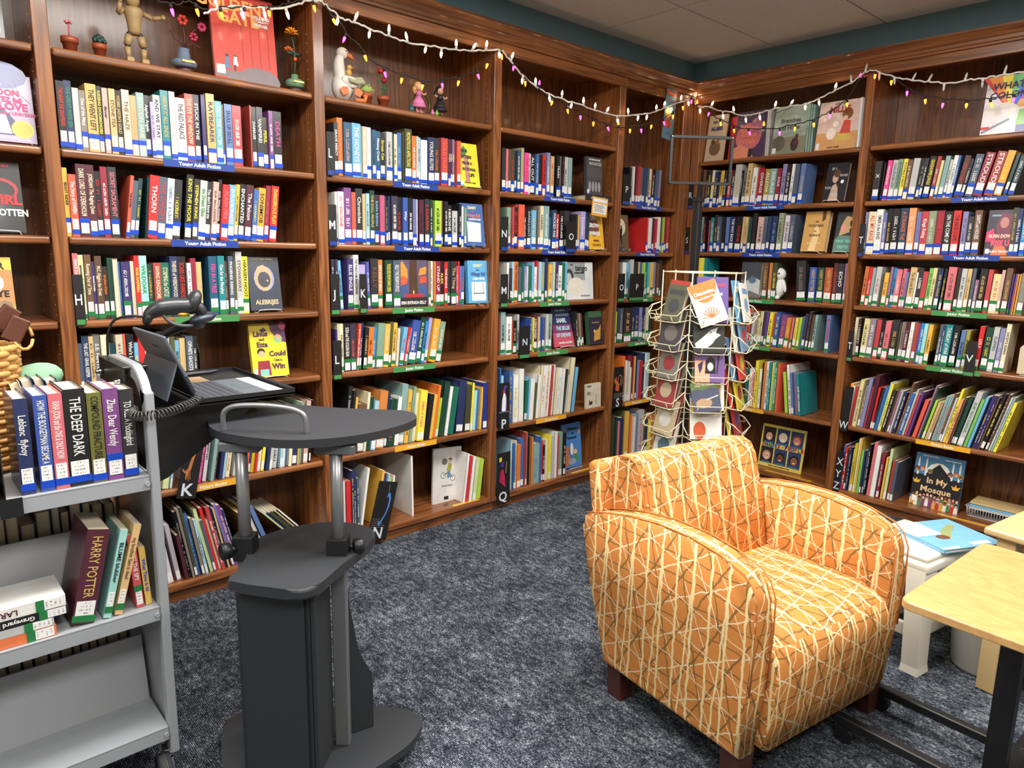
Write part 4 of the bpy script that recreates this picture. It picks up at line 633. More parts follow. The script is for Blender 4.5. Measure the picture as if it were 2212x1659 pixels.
bike = [('e', 'k', .36, .50, .09, .055), ('e', (214, 212, 206), .36, .50, .075, .045), ('e', 'k', .70, .44, .09, .055), ('e', (214, 212, 206), .70, .44, .075, .045), ('l', 'k', (.36, .5), (.56, .56), .02), ('l', 'k', (.56, .56), (.70, .44), .02), ('p', (150, 150, 50), [(.48, .58), (.62, .56), (.66, .70), (.54, .72)]), ('p', (90, 120, 160), [(.50, .44), (.62, .46), (.60, .57), (.50, .57)]), ('e', (190, 140, 110), .60, .75, .035, .025), ('p', (110, 70, 50), [(.52, .78), (.70, .77), (.61, .82)]), ('e', (110, 104, 96), .40, .75, .10, .06), ('t', 'g', .5, .31, .06, 'W E E K E N D'), ('r', 'k', .40, .06, .56, .12)]
D = [
 ('black', 'L', 1, -3.75, -3.64, .2, .05, 'c', [('l', 'lg', (.1, .1), (.9, .1), .02), ('l', 'lg', (.9, .1), (.9, .95), .02), ('e', 'mu', .4, .7, .1, .06), ('e', 'lg', .6, .25, .1, .05)], 'charcoal book with silver ornament, top shelf of the leftmost bookcase', .02, 6, None),
 ('moon', 'L', 2, -3.742, -3.582, .212, .045, (176, 160, 190), [rect((176, 160, 190), 0, 0, 1, 1), ('e', (70, 76, 140), .35, .98, .6, .22), ('e', 'w', .42, .86, .09, .06), ('e', (70, 76, 140), .44, .88, .08, .05), ('p', (64, 64, 100), [(.1, .1), (.9, .1), (.6, .38), (.42, .56), (.2, .5)]), ('e', (150, 150, 196), .34, .48, .08, .07), ('p', (206, 178, 216), [(.12, .12), (.6, .12), (.52, .40), (.2, .40)]), ('l', (60, 50, 80), (.95, .6), (.6, .85), .015), ('l', (60, 50, 80), (.78, .72), (.72, .9), .012), ('t', (200, 70, 120), .3, .72, .16, 'HOW MOON', 1, .001), ('t', (200, 70, 120), .45, .62, .13, 'FUENTEZ fell', 1, .001), ('t', (200, 60, 120), .66, .52, .2, 'LOVE', 1, .0012), ('t', (200, 90, 130), .66, .42, .09, 'with the UNIVERSE'), ('e', (226, 200, 80), .78, .2, .19, .135), ('e', (206, 176, 60), .78, .2, .15, .105)], 'lilac book with moon and round gold seal, second shelf of the leftmost bookcase', .022, 8, 'wire'),
 ('girl', 'L', 3, -3.786, -3.637, .222, .04, 'k', [('e', (170, 40, 44), .6, .62, .34, .16), ('e', 'k', .58, .60, .30, .14), ('t', (190, 40, 44), .68, .46, .28, 'GIRL', 1, .002), ('t', 'w', .6, .28, .2, 'FORGOTTEN', .8, .001), ('t', (180, 40, 44), .55, .95, .09, 'APRIL HENRY')], 'black book with red and white lettering on the leftmost bookcase', .02, 8, 'wire'),
 ('tiger', 'L', 4, -3.84, -3.687, .205, .035, (196, 150, 84), [rect((196, 138, 84), 0, 0, 1, .8), rect((226, 190, 80), 0, .8, 1, 1), rect((188, 176, 70), .0, .0, 1, .22), ('e', (236, 226, 206), .62, .6, .22, .16), ('p', 'k', [(.66, .70), (.74, .70), (.70, .66)]), ('t', 'k', .62, .86, .2, 'TIGER', .9, .001), ('t', 'k', .76, .42, .19, 'EYE', 1, .001), ('e', (146, 126, 96), .82, .23, .14, .09)], 'tawny book with animal nose and seal, fourth shelf of the leftmost bookcase', .02, 8, 'wire'),
 ('gate', 'L', 1, -2.992, -2.748, .325, .06, (204, 72, 58), [rect((200, 66, 52), 0, 0, 1, 1), rect((120, 108, 112), 0, 0, 1, .12), ('e', (120, 108, 112), .7, .06, .34, .14), rect('r', 0, 0, .18, .04)] + [('l', (140, 44, 40), (.46 + .14 * i, .2), (.46 + .14 * i, .74), .012) for i in range(4)] + gate_fig + [('t', (240, 170, 90), .3, .86, .25, 'GOLDEN', 1, .002), ('t', (240, 170, 90), .42, .72, .26, 'GATE', 1, .002), ('t', 'w', .78, .78, .065, 'BUILDING', 1, .001), ('t', 'w', .78, .74, .045, 'THE MIGHTY', 1, .0006), ('t', 'w', .78, .695, .065, 'BRIDGE', 1, .001), rect('w', .03, .07, .16, .17)], 'big red picture book about a bridge standing on the top shelf', .014, 6, None),
 ('alebrijes', 'L', 4, -2.905, -2.772, .215, .045, (52, 58, 74), [('e', (150, 150, 190), .5, .6, .32, .24), ('p', (190, 160, 120), [(.2, .6), (.32, .82), (.5, .86), (.72, .74), (.76, .56), (.6, .38), (.44, .36), (.26, .46)]), ('e', (62, 64, 76), .5, .58, .2, .15), ('e', (180, 170, 140), .6, .56, .03, .02), ('t', (200, 190, 160), .5, .96, .055, 'DONNA BARBA HIGUERA'), ('t', (216, 188, 146), .52, .15, .19, 'ALEBRIJES', .88, .0008)], 'dark blue book with torn hole picture behind the barcode scanner', .024, 9, 'wire'),
 ('linus', 'L', 5, -2.905, -2.752, .222, .05, (232, 204, 46), [rect((232, 204, 46), 0, 0, 1, 1), ('p', (96, 50, 84), [(.55, 1), (1, 1), (1, .62), (.78, .66), (.6, .84)]), ('e', (130, 190, 140), .78, .7, .12, .08), ('e', (222, 170, 140), .78, .73, .08, .055), ('e', (206, 80, 130), .93, .94, .1, .08), ('p', (80, 40, 90), [(.28, .88), (.42, .92), (.48, .86), (.34, .82)]), ('p', (150, 46, 60), [(.12, .02), (.5, .02), (.48, .3), (.16, .3)]), ('e', (40, 30, 34), .27, .47, .11, .07), ('e', (222, 170, 140), .28, .43, .09, .06), ('r', (130, 196, 180), .2, .02, .44, .14), ('t', (80, 40, 70), .3, .8, .19, 'Linus', 1, .0012), ('t', (80, 40, 70), .32, .7, .1, 'and'), ('t', (80, 40, 70), .32, .6, .19, 'Etta', 1, .0012), ('t', (80, 40, 70), .72, .42, .19, 'Could', 1, .0012), ('t', (80, 40, 70), .72, .3, .09, 'Use a'), ('t', (80, 40, 70), .72, .18, .2, 'Win', 1, .0014), rect('w', .03, .04, .12, .16)], 'yellow comic style book with two children on a wire easel', .02, 10, 'wire'),
 ('letters', 'L', 2, -1.85, -1.728, .212, .035, (226, 214, 50), [('p', (80, 140, 70), [(.02, .74), (.3, .94), (.44, .86), (.4, .72), (.2, .66)]), ('r', (190, 130, 120), .28, .1, .5, .7), ('t', (70, 50, 60), .3, .82, .15, 'TRUE', 1, .001), ('t', (70, 50, 60), .38, .68, .16, 'LETTERS', .95, .001), ('t', (70, 50, 60), .42, .54, .15, 'FROM A', .9, .001), ('t', (70, 50, 60), .5, .4, .15, 'FICTIONAL', .9, .001), ('t', (70, 50, 60), .6, .27, .17, 'LIFE', 1, .001), ('t', (110, 100, 40), .5, .1, .09, 'Kenneth Logan')] + STK, 'bright yellow book with a green hat, second shelf of the goose figurine bookcase', .022, 10, 'wire'),
 ('diary', 'L', 3, -1.835, -1.69, .21, .035, (70, 104, 164), [rect((70, 104, 164), 0, 0, 1, 1), ('p', (220, 224, 226), [(.24, .1), (.82, .1), (.86, .55), (.26, .58)]), ('t', (226, 226, 170), .52, .9, .13, 'DIARY', 1, .0008), ('t', (200, 90, 100), .54, .81, .08, 'of a'), ('t', (210, 120, 130), .55, .72, .15, 'Wimpy Kid', .9, .001), ('t', 'w', .6, .63, .09, 'RODRICK RULES', .8)] + STK, 'blue diary style paperback on a clear easel, third shelf of the goose figurine bookcase', .026, 9, 'clear'),
 ('kelly', 'L', 4, -2.206, -2.05, .217, .035, (60, 50, 50), [rect((96, 84, 110), 0, .2, 1, 1), ('p', (82, 56, 44), [(.34, .2), (.66, .2), (.62, 1), (.36, 1)]), ('p', (226, 150, 66), [(.04, .62), (.3, .6), (.28, .8), (.1, .98), (0, .9)]), ('p', (216, 96, 60), [(.02, .44), (.26, .5), (.3, .62), (.06, .66)]), ('p', (222, 146, 66), [(.68, .66), (.96, .7), (.98, .86), (.74, .82)]), ('p', (206, 84, 60), [(.72, .5), (.98, .52), (.96, .66), (.74, .64)]), ('p', (70, 90, 140), [(0, .2), (.3, .2), (.3, .46), (.1, .48), (0, .4)]), ('p', (70, 90, 140), [(.7, .2), (1, .2), (1, .4), (.74, .46)]), ('p', (190, 50, 50), [(.2, .2), (.84, .2), (.9, .27), (.14, .27)]), rect((40, 40, 44), 0, 0, 1, .16), ('t', 'w', .5, .08, .13, 'ERIN ENTRADA KELLY', .7, .0006), ('e', (226, 190, 110), .5, .31, .03, .04)], 'book cover with a dark tree and red boat facing out among junior books', .03, 1, None),
 ('cabin', 'L', 4, -1.80, -1.672, .214, .03, (100, 172, 216), [rect((100, 172, 216), 0, 0, 1, 1), ('p', (230, 236, 238), [(.18, .06), (.9, .06), (.9, .5), (.18, .5)]), rect((60, 70, 80), .26, .22, .84, .24), rect((60, 70, 80), .30, .22, .32, .48), rect((60, 70, 80), .76, .22, .78, .48), ('t', (230, 226, 170), .5, .88, .16, 'DIARY', 1, .0008), ('t', (70, 80, 130), .5, .78, .1, 'of a'), ('t', (70, 80, 150), .52, .68, .19, 'Wimpy Kid', .82, .001), ('t', 'w', .53, .57, .13, 'CABIN FEVER', .8, .0008)], 'pale blue diary style book on a clear easel, fourth shelf of the goose figurine bookcase', .026, 4, 'clear'),
 ('weekend', 'L', 7, -1.975, -1.79, .295, .10, (205, 205, 202), bike, 'white picture book with a cyclist leaning on the bottom shelf', .012, 5, None),
 ('monster', 'L', 2, -.935, -.80, .21, .045, (70, 70, 74), [rect((70, 70, 74), 0, 0, 1, 1), ('t', 'w', .5, .93, .07, 'WALTER DEAN MYERS', 1), ('t', 'lg', .55, .82, .17, 'MONSTER', 1, .0006)] + [('l', 'g', (.05, .7 - .05 * i), (.95, .7 - .05 * i), .012) for i in range(5)] + [('e', (150, 150, 154), .2 + .2 * i, .22, .08, .14) for i in range(4)] + STK, 'grey book with photo strips facing out beside the empty shelf end', .02, 3, None),
 ('grow', 'L', 3, -.90, -.765, .21, .04, (232, 178, 44), [rect((232, 178, 44), 0, 0, 1, 1), ('e', (120, 70, 60), .4, .62, .34, .26), ('t', 'w', .3, .86, .2, 'YOU', 1, .002), ('t', 'w', .38, .66, .24, 'GROW', .9, .002), ('t', 'w', .44, .44, .22, 'WINGS', .9, .002), ('t', (120, 60, 40), .5, .24, .12, 'RIMMA'), ('t', (120, 60, 40), .5, .12, .12, 'ONOSETA')], 'golden yellow book with white lettering on a wire easel', .022, 9, 'wire'),
 ('tango', 'L', 4, -1.065, -.835, .215, .05, (214, 218, 220), [rect((150, 158, 160), 0, .52, .7, 1), ('e', (60, 60, 64), .12, .6, .16, .22), ('e', (196, 196, 196), .1, .56, .1, .16), ('e', (220, 214, 200), .35, .35, .3, .25), ('t', 'k', .56, .84, .2, 'tango', 1, .001), ('t', 'k', .2, .93, .06, 'and'), ('t', 'k', .48, .72, .07, 'makes three'), ('t', 'g', .7, .1, .05, 'Justin Richardson')], 'white penguin family picture book facing out, fourth shelf of the penguin sign bookcase', .012, 5, None),
 ('samir', 'L', 5, -1.155, -.985, .235, .05, (100, 50, 84), [rect((48, 52, 92), 0, .55, 1, 1), rect((190, 84, 104), 0, 0, 1, .34), rect((120, 60, 96), 0, .34, 1, .55), ('t', (150, 180, 200), .4, .9, .1, 'THE MANY', 1, .001), ('t', (150, 180, 200), .5, .78, .1, 'ASSASSINATIONS OF', .7, .001), ('t', (190, 210, 220), .45, .64, .2, 'SAMIR,', .8, .0016), ('t', (170, 200, 226), .5, .45, .18, 'THE SELLER', .72, .0016), ('t', (170, 200, 226), .5, .28, .18, 'OF DREAMS', .72, .0016), ('t', 'w', .56, .09, .09, 'DANIEL NAYERI')], 'purple and red novel with big blue lettering on a wire easel', .02, 10, 'wire'),
 ('green', 'L', 5, -.865, -.745, .2, .035, (58, 96, 66), [rect((42, 38, 54), 0, 0, 1, .82), ('p', (190, 146, 60), [(.3, .1), (.8, .15), (.9, .6), (.7, .45), (.4, .4)]), ('t', (150, 140, 90), .5, .66, .12, 'tree house'), ('e', (210, 190, 120), .4, .4, .06, .05)], 'dark green topped paperback in a clear holder, fifth shelf of the penguin sign bookcase', .03, 8, None),
 ('whiteback', 'L', 6, -.897, -.76, .15, .02, (206, 198, 178), [('p', (60, 50, 46), [(.2, .14), (.42, .14), (.44, .3), (.3, .26), (.22, .36)]), ('p', (190, 160, 130), [(.62, .14), (.74, .14), (.74, .5), (.66, .55)]), ('r', 'g', .08, .86, .36, .94), ('r', 'tp', .08, .55, .3, .68)], 'small cream book with a black cat on its back cover', .012, 3, None),
 ('dino', 'L', 7, -1.005, -.835, .275, .09, (72, 130, 196), [rect((72, 130, 196), 0, 0, 1, 1), ('e', (206, 120, 70), .2, .2, .2, .16), ('e', (206, 120, 70), .26, .42, .1, .08), ('e', (226, 180, 150), .68, .34, .09, .07), ('p', (70, 140, 80), [(.56, .14), (.86, .14), (.78, .3), (.62, .3)]), ('e', (150, 160, 180), .5, .14, .2, .07), ('e', 'w', .5, .42, .08, .14), ('t', 'k', .56, .88, .14, 'Dinosaur', 1, .001), ('t', 'k', .56, .78, .1, 'on', 1, .001), ('t', 'k', .52, .68, .14, 'Passover', 1, .001), ('e', (170, 140, 130), .12, .9, .07, .05), ('e', (200, 160, 140), .9, .78, .07, .05)], 'blue picture book with a dinosaur at table, bottom shelf of the penguin sign bookcase', .012, 6, 'wire'),
 ('figure', 'L', 3, -.668, -.535, .215, .04, (120, 100, 70), [rect((100, 84, 58), 0, 0, 1, 1), ('e', (220, 210, 170), .46, .66, .34, .24), ('e', 'k', .5, .66, .05, .05), ('p', 'k', [(.36, .38), (.52, .4), (.58, .62), (.4, .62)]), ('l', 'k', (.42, .4), (.28, .14), .07), ('l', 'k', (.48, .4), (.5, .16), .07), ('r', (80, 60, 60), .08, .02, .7, .12)], 'brown book with a dark standing figure beside the tilted brown book', .02, 6, 'clear'),
 ('allies', 'R', 1, .066, .2, .29, .05, (196, 178, 150), [rect((196, 178, 150), 0, 0, 1, 1), ('t', (50, 60, 90), .5, .84, .17, 'WE ARE', .9, .001), ('t', (40, 50, 96), .48, .7, .22, 'ALLIES!', .9, .002), ('e', (120, 90, 70), .5, .28, .3, .16), ('e', (90, 66, 52), .36, .42, .1, .06), ('e', (150, 110, 84), .6, .42, .1, .06)], 'beige picture book titled for allies at the left end of the top shelf', .012, 8, None),
 ('redbk', 'R', 1, .206, .262, .27, .1, (206, 54, 58), [('l', 'w', (.97, 0), (.97, 1), .04)], 'plain red picture book tucked behind the beige one', .012, 5, None),
 ('winter', 'R', 1, .268, .474, .285, .055, (120, 72, 100), [rect((64, 52, 84), 0, 0, 1, 1), ('e', (190, 106, 110), .44, .46, .42, .30), ('e', (150, 90, 120), .66, .66, .2, .2), ('p', (222, 140, 110), [(.0, .0), (.7, .0), (.5, .2), (.2, .3), (0, .24)]), ('t', (230, 130, 110), .46, .64, .2, 'Winter', .9, .001), ('t', (230, 130, 110), .46, .5, .17, 'Solstice', .9, .001), ('t', (230, 130, 110), .46, .36, .2, 'Wish', 1, .001), ('r', (40, 30, 50), .5, .02, .62, .2)] + [('e', 'lp', (i * .37) % 1, .7 + (i * .173) % .3, .008, .006, 6) for i in range(16)], 'purple and pink winter picture book beneath the string lights', .012, 8, None),
 ('branches', 'R', 1, .520, .725, .28, .055, (150, 170, 160), [rect((150, 168, 158), 0, 0, 1, 1), rect((128, 130, 108), 0, 0, 1, .36), ('e', (96, 96, 84), .22, .24, .2, .16), ('e', (60, 48, 44), .7, .2, .12, .14), ('e', (90, 60, 50), .74, .36, .06, .05), ('l', (70, 70, 66), (0, .9), (.5, .98), .02), ('l', (70, 70, 66), (.1, .78), (.34, .95), .015), ('t', (50, 54, 52), .5, .7, .17, 'Branches', .95, .0006), ('t', (50, 54, 52), .52, .55, .17, 'of Hope', .95, .0006), rect('w', .05, .04, .16, .15)], 'grey green picture book with bare branches on the top shelf', .012, 8, None),
 ('millie', 'R', 1, .79, 1.02, .27, .055, (214, 190, 180), [rect((216, 194, 186), 0, .36, 1, 1), rect((206, 158, 104), 0, 0, 1, .36), ('e', (232, 226, 214), .36, .34, .12, .12), ('e', (236, 232, 224), .44, .54, .07, .06), ('p', (200, 80, 60), [(.56, .32), (.82, .3), (.8, .58), (.64, .6)]), ('e', (120, 86, 50), .7, .72, .13, .12), ('e', (230, 190, 160), .66, .64, .06, .05), ('p', (206, 180, 90), [(.46, .2), (.84, .18), (.82, .32), (.54, .33)]), ('t', (70, 50, 50), .52, .94, .07, 'JUST LIKE'), ('t', (150, 56, 46), .5, .82, .2, 'MILLIE', .9, .002), rect('w', .03, .03, .11, .16), ('t', (90, 50, 40), .46, .06, .05, 'Lauren Castillo')], 'pink picture book with a child hugging a white dog', .012, 8, None),
 ('yourgirl', 'R', 2, .872, .992, .215, .04, (34, 32, 40), [rect((34, 32, 40), 0, 0, 1, 1), ('e', (190, 160, 140), .44, .6, .14, .13), ('p', (190, 160, 140), [(.24, 0), (.7, 0), (.62, .34), (.5, .46), (.36, .4)]), ('e', (90, 60, 40), .5, .72, .17, .1), ('e', 'w', .78, .5, .08, .05), ('t', 'lg', .32, .84, .18, 'IF I', 1, .0004), ('t', 'lg', .8, .66, .17, 'WAS', 1, .0004), ('t', 'lg', .26, .34, .18, 'YOUR', 1, .0004), ('t', 'lg', .5, .16, .18, 'GIRL', 1, .0004)], 'black book with a woman in profile on a wire easel', .026, 12, 'wire'),
 ('fountains', 'R', 3, .772, .912, .23, .035, (196, 150, 84), [rect((200, 154, 88), 0, 0, 1, 1), ('p', (230, 200, 140), [(.3, 0), (.6, 0), (.7, .5), (.5, .7)]), ('p', (90, 56, 36), [(.72, .74), (.86, .8), (.84, 1), (.7, 1)]), ('t', (80, 60, 40), .52, .74, .075, 'THE'), ('t', (80, 60, 40), .5, .64, .13, 'FOUNTAINS', .85), ('t', (80, 60, 40), .5, .5, .07, 'OF'), ('t', (80, 60, 40), .5, .4, .14, 'SILENCE', .9), ('t', 'cr', .5, .2, .09, 'RUTA SEPETYS', .9)], 'thick golden novel leaning on a wire easel, third shelf down', .04, 10, 'wire'),
 ('teeth', 'R', 3, .955, 1.06, .225, .045, (54, 72, 70), [rect((50, 60, 62), 0, 0, 1, 1), ('p', (196, 160, 110), [(.2, .4), (.75, .5), (.95, .85), (.5, .9), (.3, .7)]), ('e', (220, 150, 140), .4, .6, .15, .1), ('e', 'k', .8, .72, .09, .08), ('e', 'k', .8, .55, .06, .05), ('p', (96, 130, 120), [(0, 0), (1, 0), (1, .4), (.2, .42), (0, .3)]), ('t', (120, 200, 180), .5, .27, .2, 'WHAT BIG', .8, .001), ('t', (120, 200, 180), .5, .12, .22, 'TEETH', .9, .001)], 'dark green book with golden hair picture beside the golden novel', .024, 9, 'wire'),
 ('grey', 'R', 4, .40, .53, .22, .04, (110, 116, 120), [rect((70, 76, 84), 0, .5, 1, 1), ('p', (200, 206, 206), [(0, .12), (.5, .2), (1, .1), (1, .5), (.6, .6), (.2, .42)]), ('e', (90, 120, 150), .6, .5, .2, .1), ('t', (150, 130, 90), .5, .06, .08, 'RIORDAN', 1)], 'grey book with snowy scene facing out left of the owl', .045, 2, None),
 ('color', 'R', 1, 1.61, 1.835, .275, .06, (228, 228, 232), [rect((228, 228, 232), 0, 0, 1, 1)] + sun_rays + [('e', 'w', .34, .42, .3, .12), ('p', (130, 196, 90), [(.62, .14), (.86, .14), (.84, .4), (.66, .4)]), ('e', (230, 180, 90), .68, .5, .07, .07), ('l', (230, 180, 120), (.8, .38), (.93, .64), .05), ('r', (60, 70, 150), .64, .02, .84, .14), ('l', (120, 130, 150), (.02, .05), (.5, .25), .05), ('r', 'r', .0, .1, .16, .15), ('t', (60, 50, 90), .5, .82, .2, 'WHAT IS', .95, .0012), ('t', (60, 50, 90), .44, .66, .2, 'COLOR?', .95, .0012)], 'white picture book with rainbow rays on the top shelf', .012, 7, None),
 ('burn', 'R', 3, 1.70, 1.84, .215, .04, (60, 44, 60), [rect((70, 62, 76), 0, 0, 1, 1), rect((120, 160, 170), .1, .86, .9, .9), ('p', (120, 60, 80), [(.3, .3), (.7, .3), (.74, .9), (.4, .94), (.28, .7)]), ('e', (190, 130, 120), .5, .72, .13, .12), ('p', (216, 60, 110), [(0, .3), (.3, .3), (.2, .6), (0, .5)]), ('p', (216, 60, 110), [(.66, .3), (1, .3), (1, .6), (.8, .56)]), ('p', (230, 120, 80), [(.2, 0), (.7, 0), (.6, .2), (.3, .2)]), ('t', (240, 190, 170), .48, .42, .16, 'BURN DOWN,', .75, .0014), ('t', (236, 90, 110), .5, .26, .24, 'RISE UP', .8, .002), ('t', 'w', .4, .08, .09, 'VINCENT TIRADO', .9)] + STK, 'dark book with pink lettering and a young woman facing out', .024, 3, None),
 ('mosque', 'R', 7, 1.495, 1.73, .285, .09, (80, 130, 170), mosque, 'picture book of a crowd below a white dome, bottom shelf', .014, 7, None),
 ('shades', 'R', 7, .585, .87, .27, .10, (226, 204, 96), shades_art, 'yellow picture book with six photo portraits on the bottom shelf', .012, 8, None),
]
for n_, wall, sh, s0, s1, h, d, col, art, lab, th, tilt, st in D:
    H = HL if wall == 'L' else HR
    z = H[sh - 1] + (.033 if n_ == 'monster' else 0)
    display(n_, wall, s0, s1, z, h, d, col, art, lab, th, tilt, stand=st, lean=5 if n_ == 'weekend' else 0)
# books lying, leaning or stacked behind the displayed ones
def loose(wall, s, d, z, w, dep, h, col, label, rot=(0, 0, 0), ink='', name='display_book'):
    r = inst(name, ME_HARD, None, W(wall, s, d, z), (rot[0], rot[1], RZ[wall] + rot[2]), (w, dep, h), col); tag(r, label, 'book', 'loose books on the shelves'); inst('page_block', ME_PH, r)
    if ink: inst('spine_lettering', MARKS[hash(ink) % 8 if False else len(label) % 8], r, (.3, -.002, .2), (0, 0, 0), (.4, .001, .6), ink)
    return r
r = loose('L', -.735, .03, HL[1] + .0005, .031, .15, .22, 'c', 'black book lying flat under the grey facing book', (0, -math.pi / 2, 0), 'w')
for i, c in enumerate(('w', 'lb', 'lg')):
    loose('R', 1.024 + i * .0125, .06 + .004 * i, HR[0], .0115, .2, .265 - .004 * i, c, '%s picture book %s behind the pink dog book' % (CNAME[c], ('first', 'second', 'third')[i]))
for i, c in enumerate(('gt', 'sg', 'gt')):
    loose('R', .7285 + i * .0125, .07 + .004 * i, HR[0], .011, .2, .275 - .004 * i, c, '%s picture book %s in the row right of the bare branches cover' % (CNAME[c], ('first', 'second', 'third')[i]))
for i, c in enumerate(('lg', 'lg')):
    loose('R', .477 + i * .0125, .07, HR[0], .011, .2, .27, c, 'pale picture book %s of the purple winter cover' % ('right', 'farther right')[i])
# ---------------------------------------------------------------- the patterned armchair
def fabric():
    t = NT('crisscross_upholstery'); uv = t.add('ShaderNodeUVMap'); uv.uv_map = 'UVMap'
    wob = t.add('ShaderNodeTexNoise'); wob.inputs['Scale'].default_value = 26; wob.inputs['Detail'].default_value = 3; t.l(uv.outputs[0], wob.inputs[0])
    wv = t.add('ShaderNodeVectorMath', operation='SUBTRACT'); t.l(wob.outputs[1], wv.inputs[0]); wv.inputs[1].default_value = (.5, .5, .5)
    ws = t.add('ShaderNodeVectorMath', operation='SCALE'); t.l(wv.outputs[0], ws.inputs[0]); ws.inputs['Scale'].default_value = 0.016
    va = t.add('ShaderNodeVectorMath', operation='ADD'); t.l(uv.outputs[0], va.inputs[0]); t.l(ws.outputs[0], va.inputs[1])
    sp = t.add('ShaderNodeSeparateXYZ'); t.l(va.outputs[0], sp.inputs[0]); U, V = sp.outputs[0], sp.outputs[1]
    brk = t.noise(uv.outputs[0], 220, 2, .6)
    def lines(deg, spacing, width, ph, vary=0.0):
        a = math.radians(deg)
        k = t.math('ADD', t.math('ADD', t.math('MULTIPLY', U, math.cos(a) / spacing), t.math('MULTIPLY', V, math.sin(a) / spacing)), ph)
        fr = t.math('ABSOLUTE', t.math('SUBTRACT', t.math('FRACT', k), .5))
        wd = t.math('MULTIPLY', t.math('ADD', t.math('MULTIPLY', brk, 1.0), .5), width / spacing / 2)
        return t.math('LESS_THAN', fr, wd)
    base = t.mix(t.noise(uv.outputs[0], 8, 3), rgba((206, 138, 72)), rgba((192, 120, 58)))
    brown, cream, pale = rgba((132, 96, 54)), rgba((230, 206, 152)), rgba((226, 204, 166))
    c = base
    c = t.mix(lines(90, .062, .0042, .1), c, brown)
    c = t.mix(lines(-28, .071, .003, .3), c, pale)
    c = t.mix(lines(58, .088, .0035, .65), c, pale)
    c = t.mix(lines(32, .083, .0055, .2), c, brown)
    c = t.mix(lines(-14, .105, .0046, .7), c, brown)
    c = t.mix(lines(104, .095, .003, .5), c, pale)
    c = t.mix(lines(0, .058, .0078, .0), c, cream)
    c = t.mix(lines(4, .116, .006, .4), c, cream)
    t.set(base=c, rough=.8, spec=.2)
    t.bump(t.noise(uv.outputs[0], 900, 2), .15, .001)
    return t.m
M_FAB = fabric()
def boxuv(o, rotate=0.0, off=(0, 0)):
    me = o.data; uv = me.uv_layers.new(name='UVMap')
    for p in me.polygons:
        n = p.normal; ax = max(range(3), key=lambda i: abs(n[i]))
        for li in p.loop_indices:
            co = me.vertices[me.loops[li].vertex_index].co
            u, v = ((co.y, co.z), (co.x, co.z), (co.x, co.y))[ax]
            if ax == 2 and rotate == 0: u, v = co.x, co.y
            uv.data[li].uv = (u + off[0] + (n[ax] > 0) * .013, v + off[1])
def dense(b, n):      # cut a bmesh in slices so that rounded shapes stay smooth
    return b
chair = empty('armchair', (-2.114, -1.729, 0), (0, 0, math.radians(-8.56)), 'orange armchair upholstered in crisscrossed cream and brown lines', 'armchair')
armp = [(-.305, .105), (-.316, .30), (-.322, .47), (-.320, .545), (-.305, .583), (-.275, .606), (-.20, .628), (-.10, .640), (.02, .638), (.14, .622), (.25, .596), (.335, .569), (.349, .559), (.345, .53), (.30, .36), (.226, .105)]
armt = [(-.325, .30), (-.331, .47), (-.329, .549), (-.311, .590), (-.278, .6135), (-.2, .6355), (-.1, .6475), (.02, .6455), (.14, .6295), (.25, .6035), (.338, .576)]
for sx in (-1, 1):
    b = B(); x0, x1 = sorted((sx * .352, sx * .272)); b.prism(armp, x0, x1, 0, .022, 3); o = b.obj('armrest', M_FAB, chair, True); boxuv(o, off=(.02 * sx, 0))
    b = B()      # welted seam on both edges of the arm top
    for xx in (.346, .278): b.tube([(sx * xx, y + (.004 if y < -.3 else 0), z - .004) for y, z in armt], .0024, 6)
    o = b.obj('welt_seam', plain('seam_thread', (200, 120, 54), .8), chair, True)
def puff(x0, x1, y0, y1, z0, z1, r, cuts=5, bulge=None):
    b = B(); b.box(x0, x1, y0, y1, z0, z1)
    bmesh.ops.subdivide_edges(b.b, edges=b.b.edges[:], cuts=cuts, use_grid_fill=True)
    cx, cy_, cz = (x0 + x1) / 2, (y0 + y1) / 2, (z0 + z1) / 2; hx, hy, hz = (x1 - x0) / 2, (y1 - y0) / 2, (z1 - z0) / 2
    return b, (cx, cy_, cz, hx, hy, hz)
# seat: soft block whose front rolls over
b = B(); seatp = [(-.322, .105), (-.336, .2), (-.344, .31), (-.340, .362), (-.322, .398), (-.29, .416), (-.24, .424), (-.10, .424), (.10, .416), (.16, .414), (.16, .105)]
b.prism(seatp, -.2695, .2695, 0, .02, 3)
o = b.obj('seat', M_FAB, chair, True); boxuv(o, off=(.01, .02))
# back: cushion leaning back, and the lower shell behind it
Mb = Matrix.Translation((0, .104, .40)) @ Matrix.Rotation(math.radians(-12), 4, 'X') @ Matrix.Diagonal((.955, .95, .875, 1))
b = B(); b.prism([(-.01, .0), (-.014, .2), (-.005, .38), (.012, .425), (.045, .448), (.10, .45), (.145, .44), (.165, .40), (.165, .0)], -.285, .285, 0, .022, 3)
bmesh.ops.transform(b.b, matrix=Mb, verts=b.b.verts)
o = b.obj('back_cushion', M_FAB, chair, True); boxuv(o, off=(.03, .01))
b = B(); b.tube([tuple(Mb @ Vector((-.2865, y, z))) for y, z in ((-.006, .02), (-.008, .2), (.004, .385), (.02, .425), (.05, .445), (.1, .447))], .0025, 6); b.tube([tuple(Mb @ Vector((-.272, y, z))) for y, z in ((-.013, .02), (-.0165, .2), (-.007, .385), (.012, .428))], .0022, 6)
o = b.obj('welt_seam', plain('seam_thread', (200, 120, 54), .8), chair, True)
b = B(); b.prism([(.2, .105), (.30, .60), (.315, .715), (.325, .733), (.35, .738), (.368, .725), (.305, .40), (.24, .105)], -.325, .325, 0, .014, 3); o = b.obj('back_shell', M_FAB, chair, True); boxuv(o)
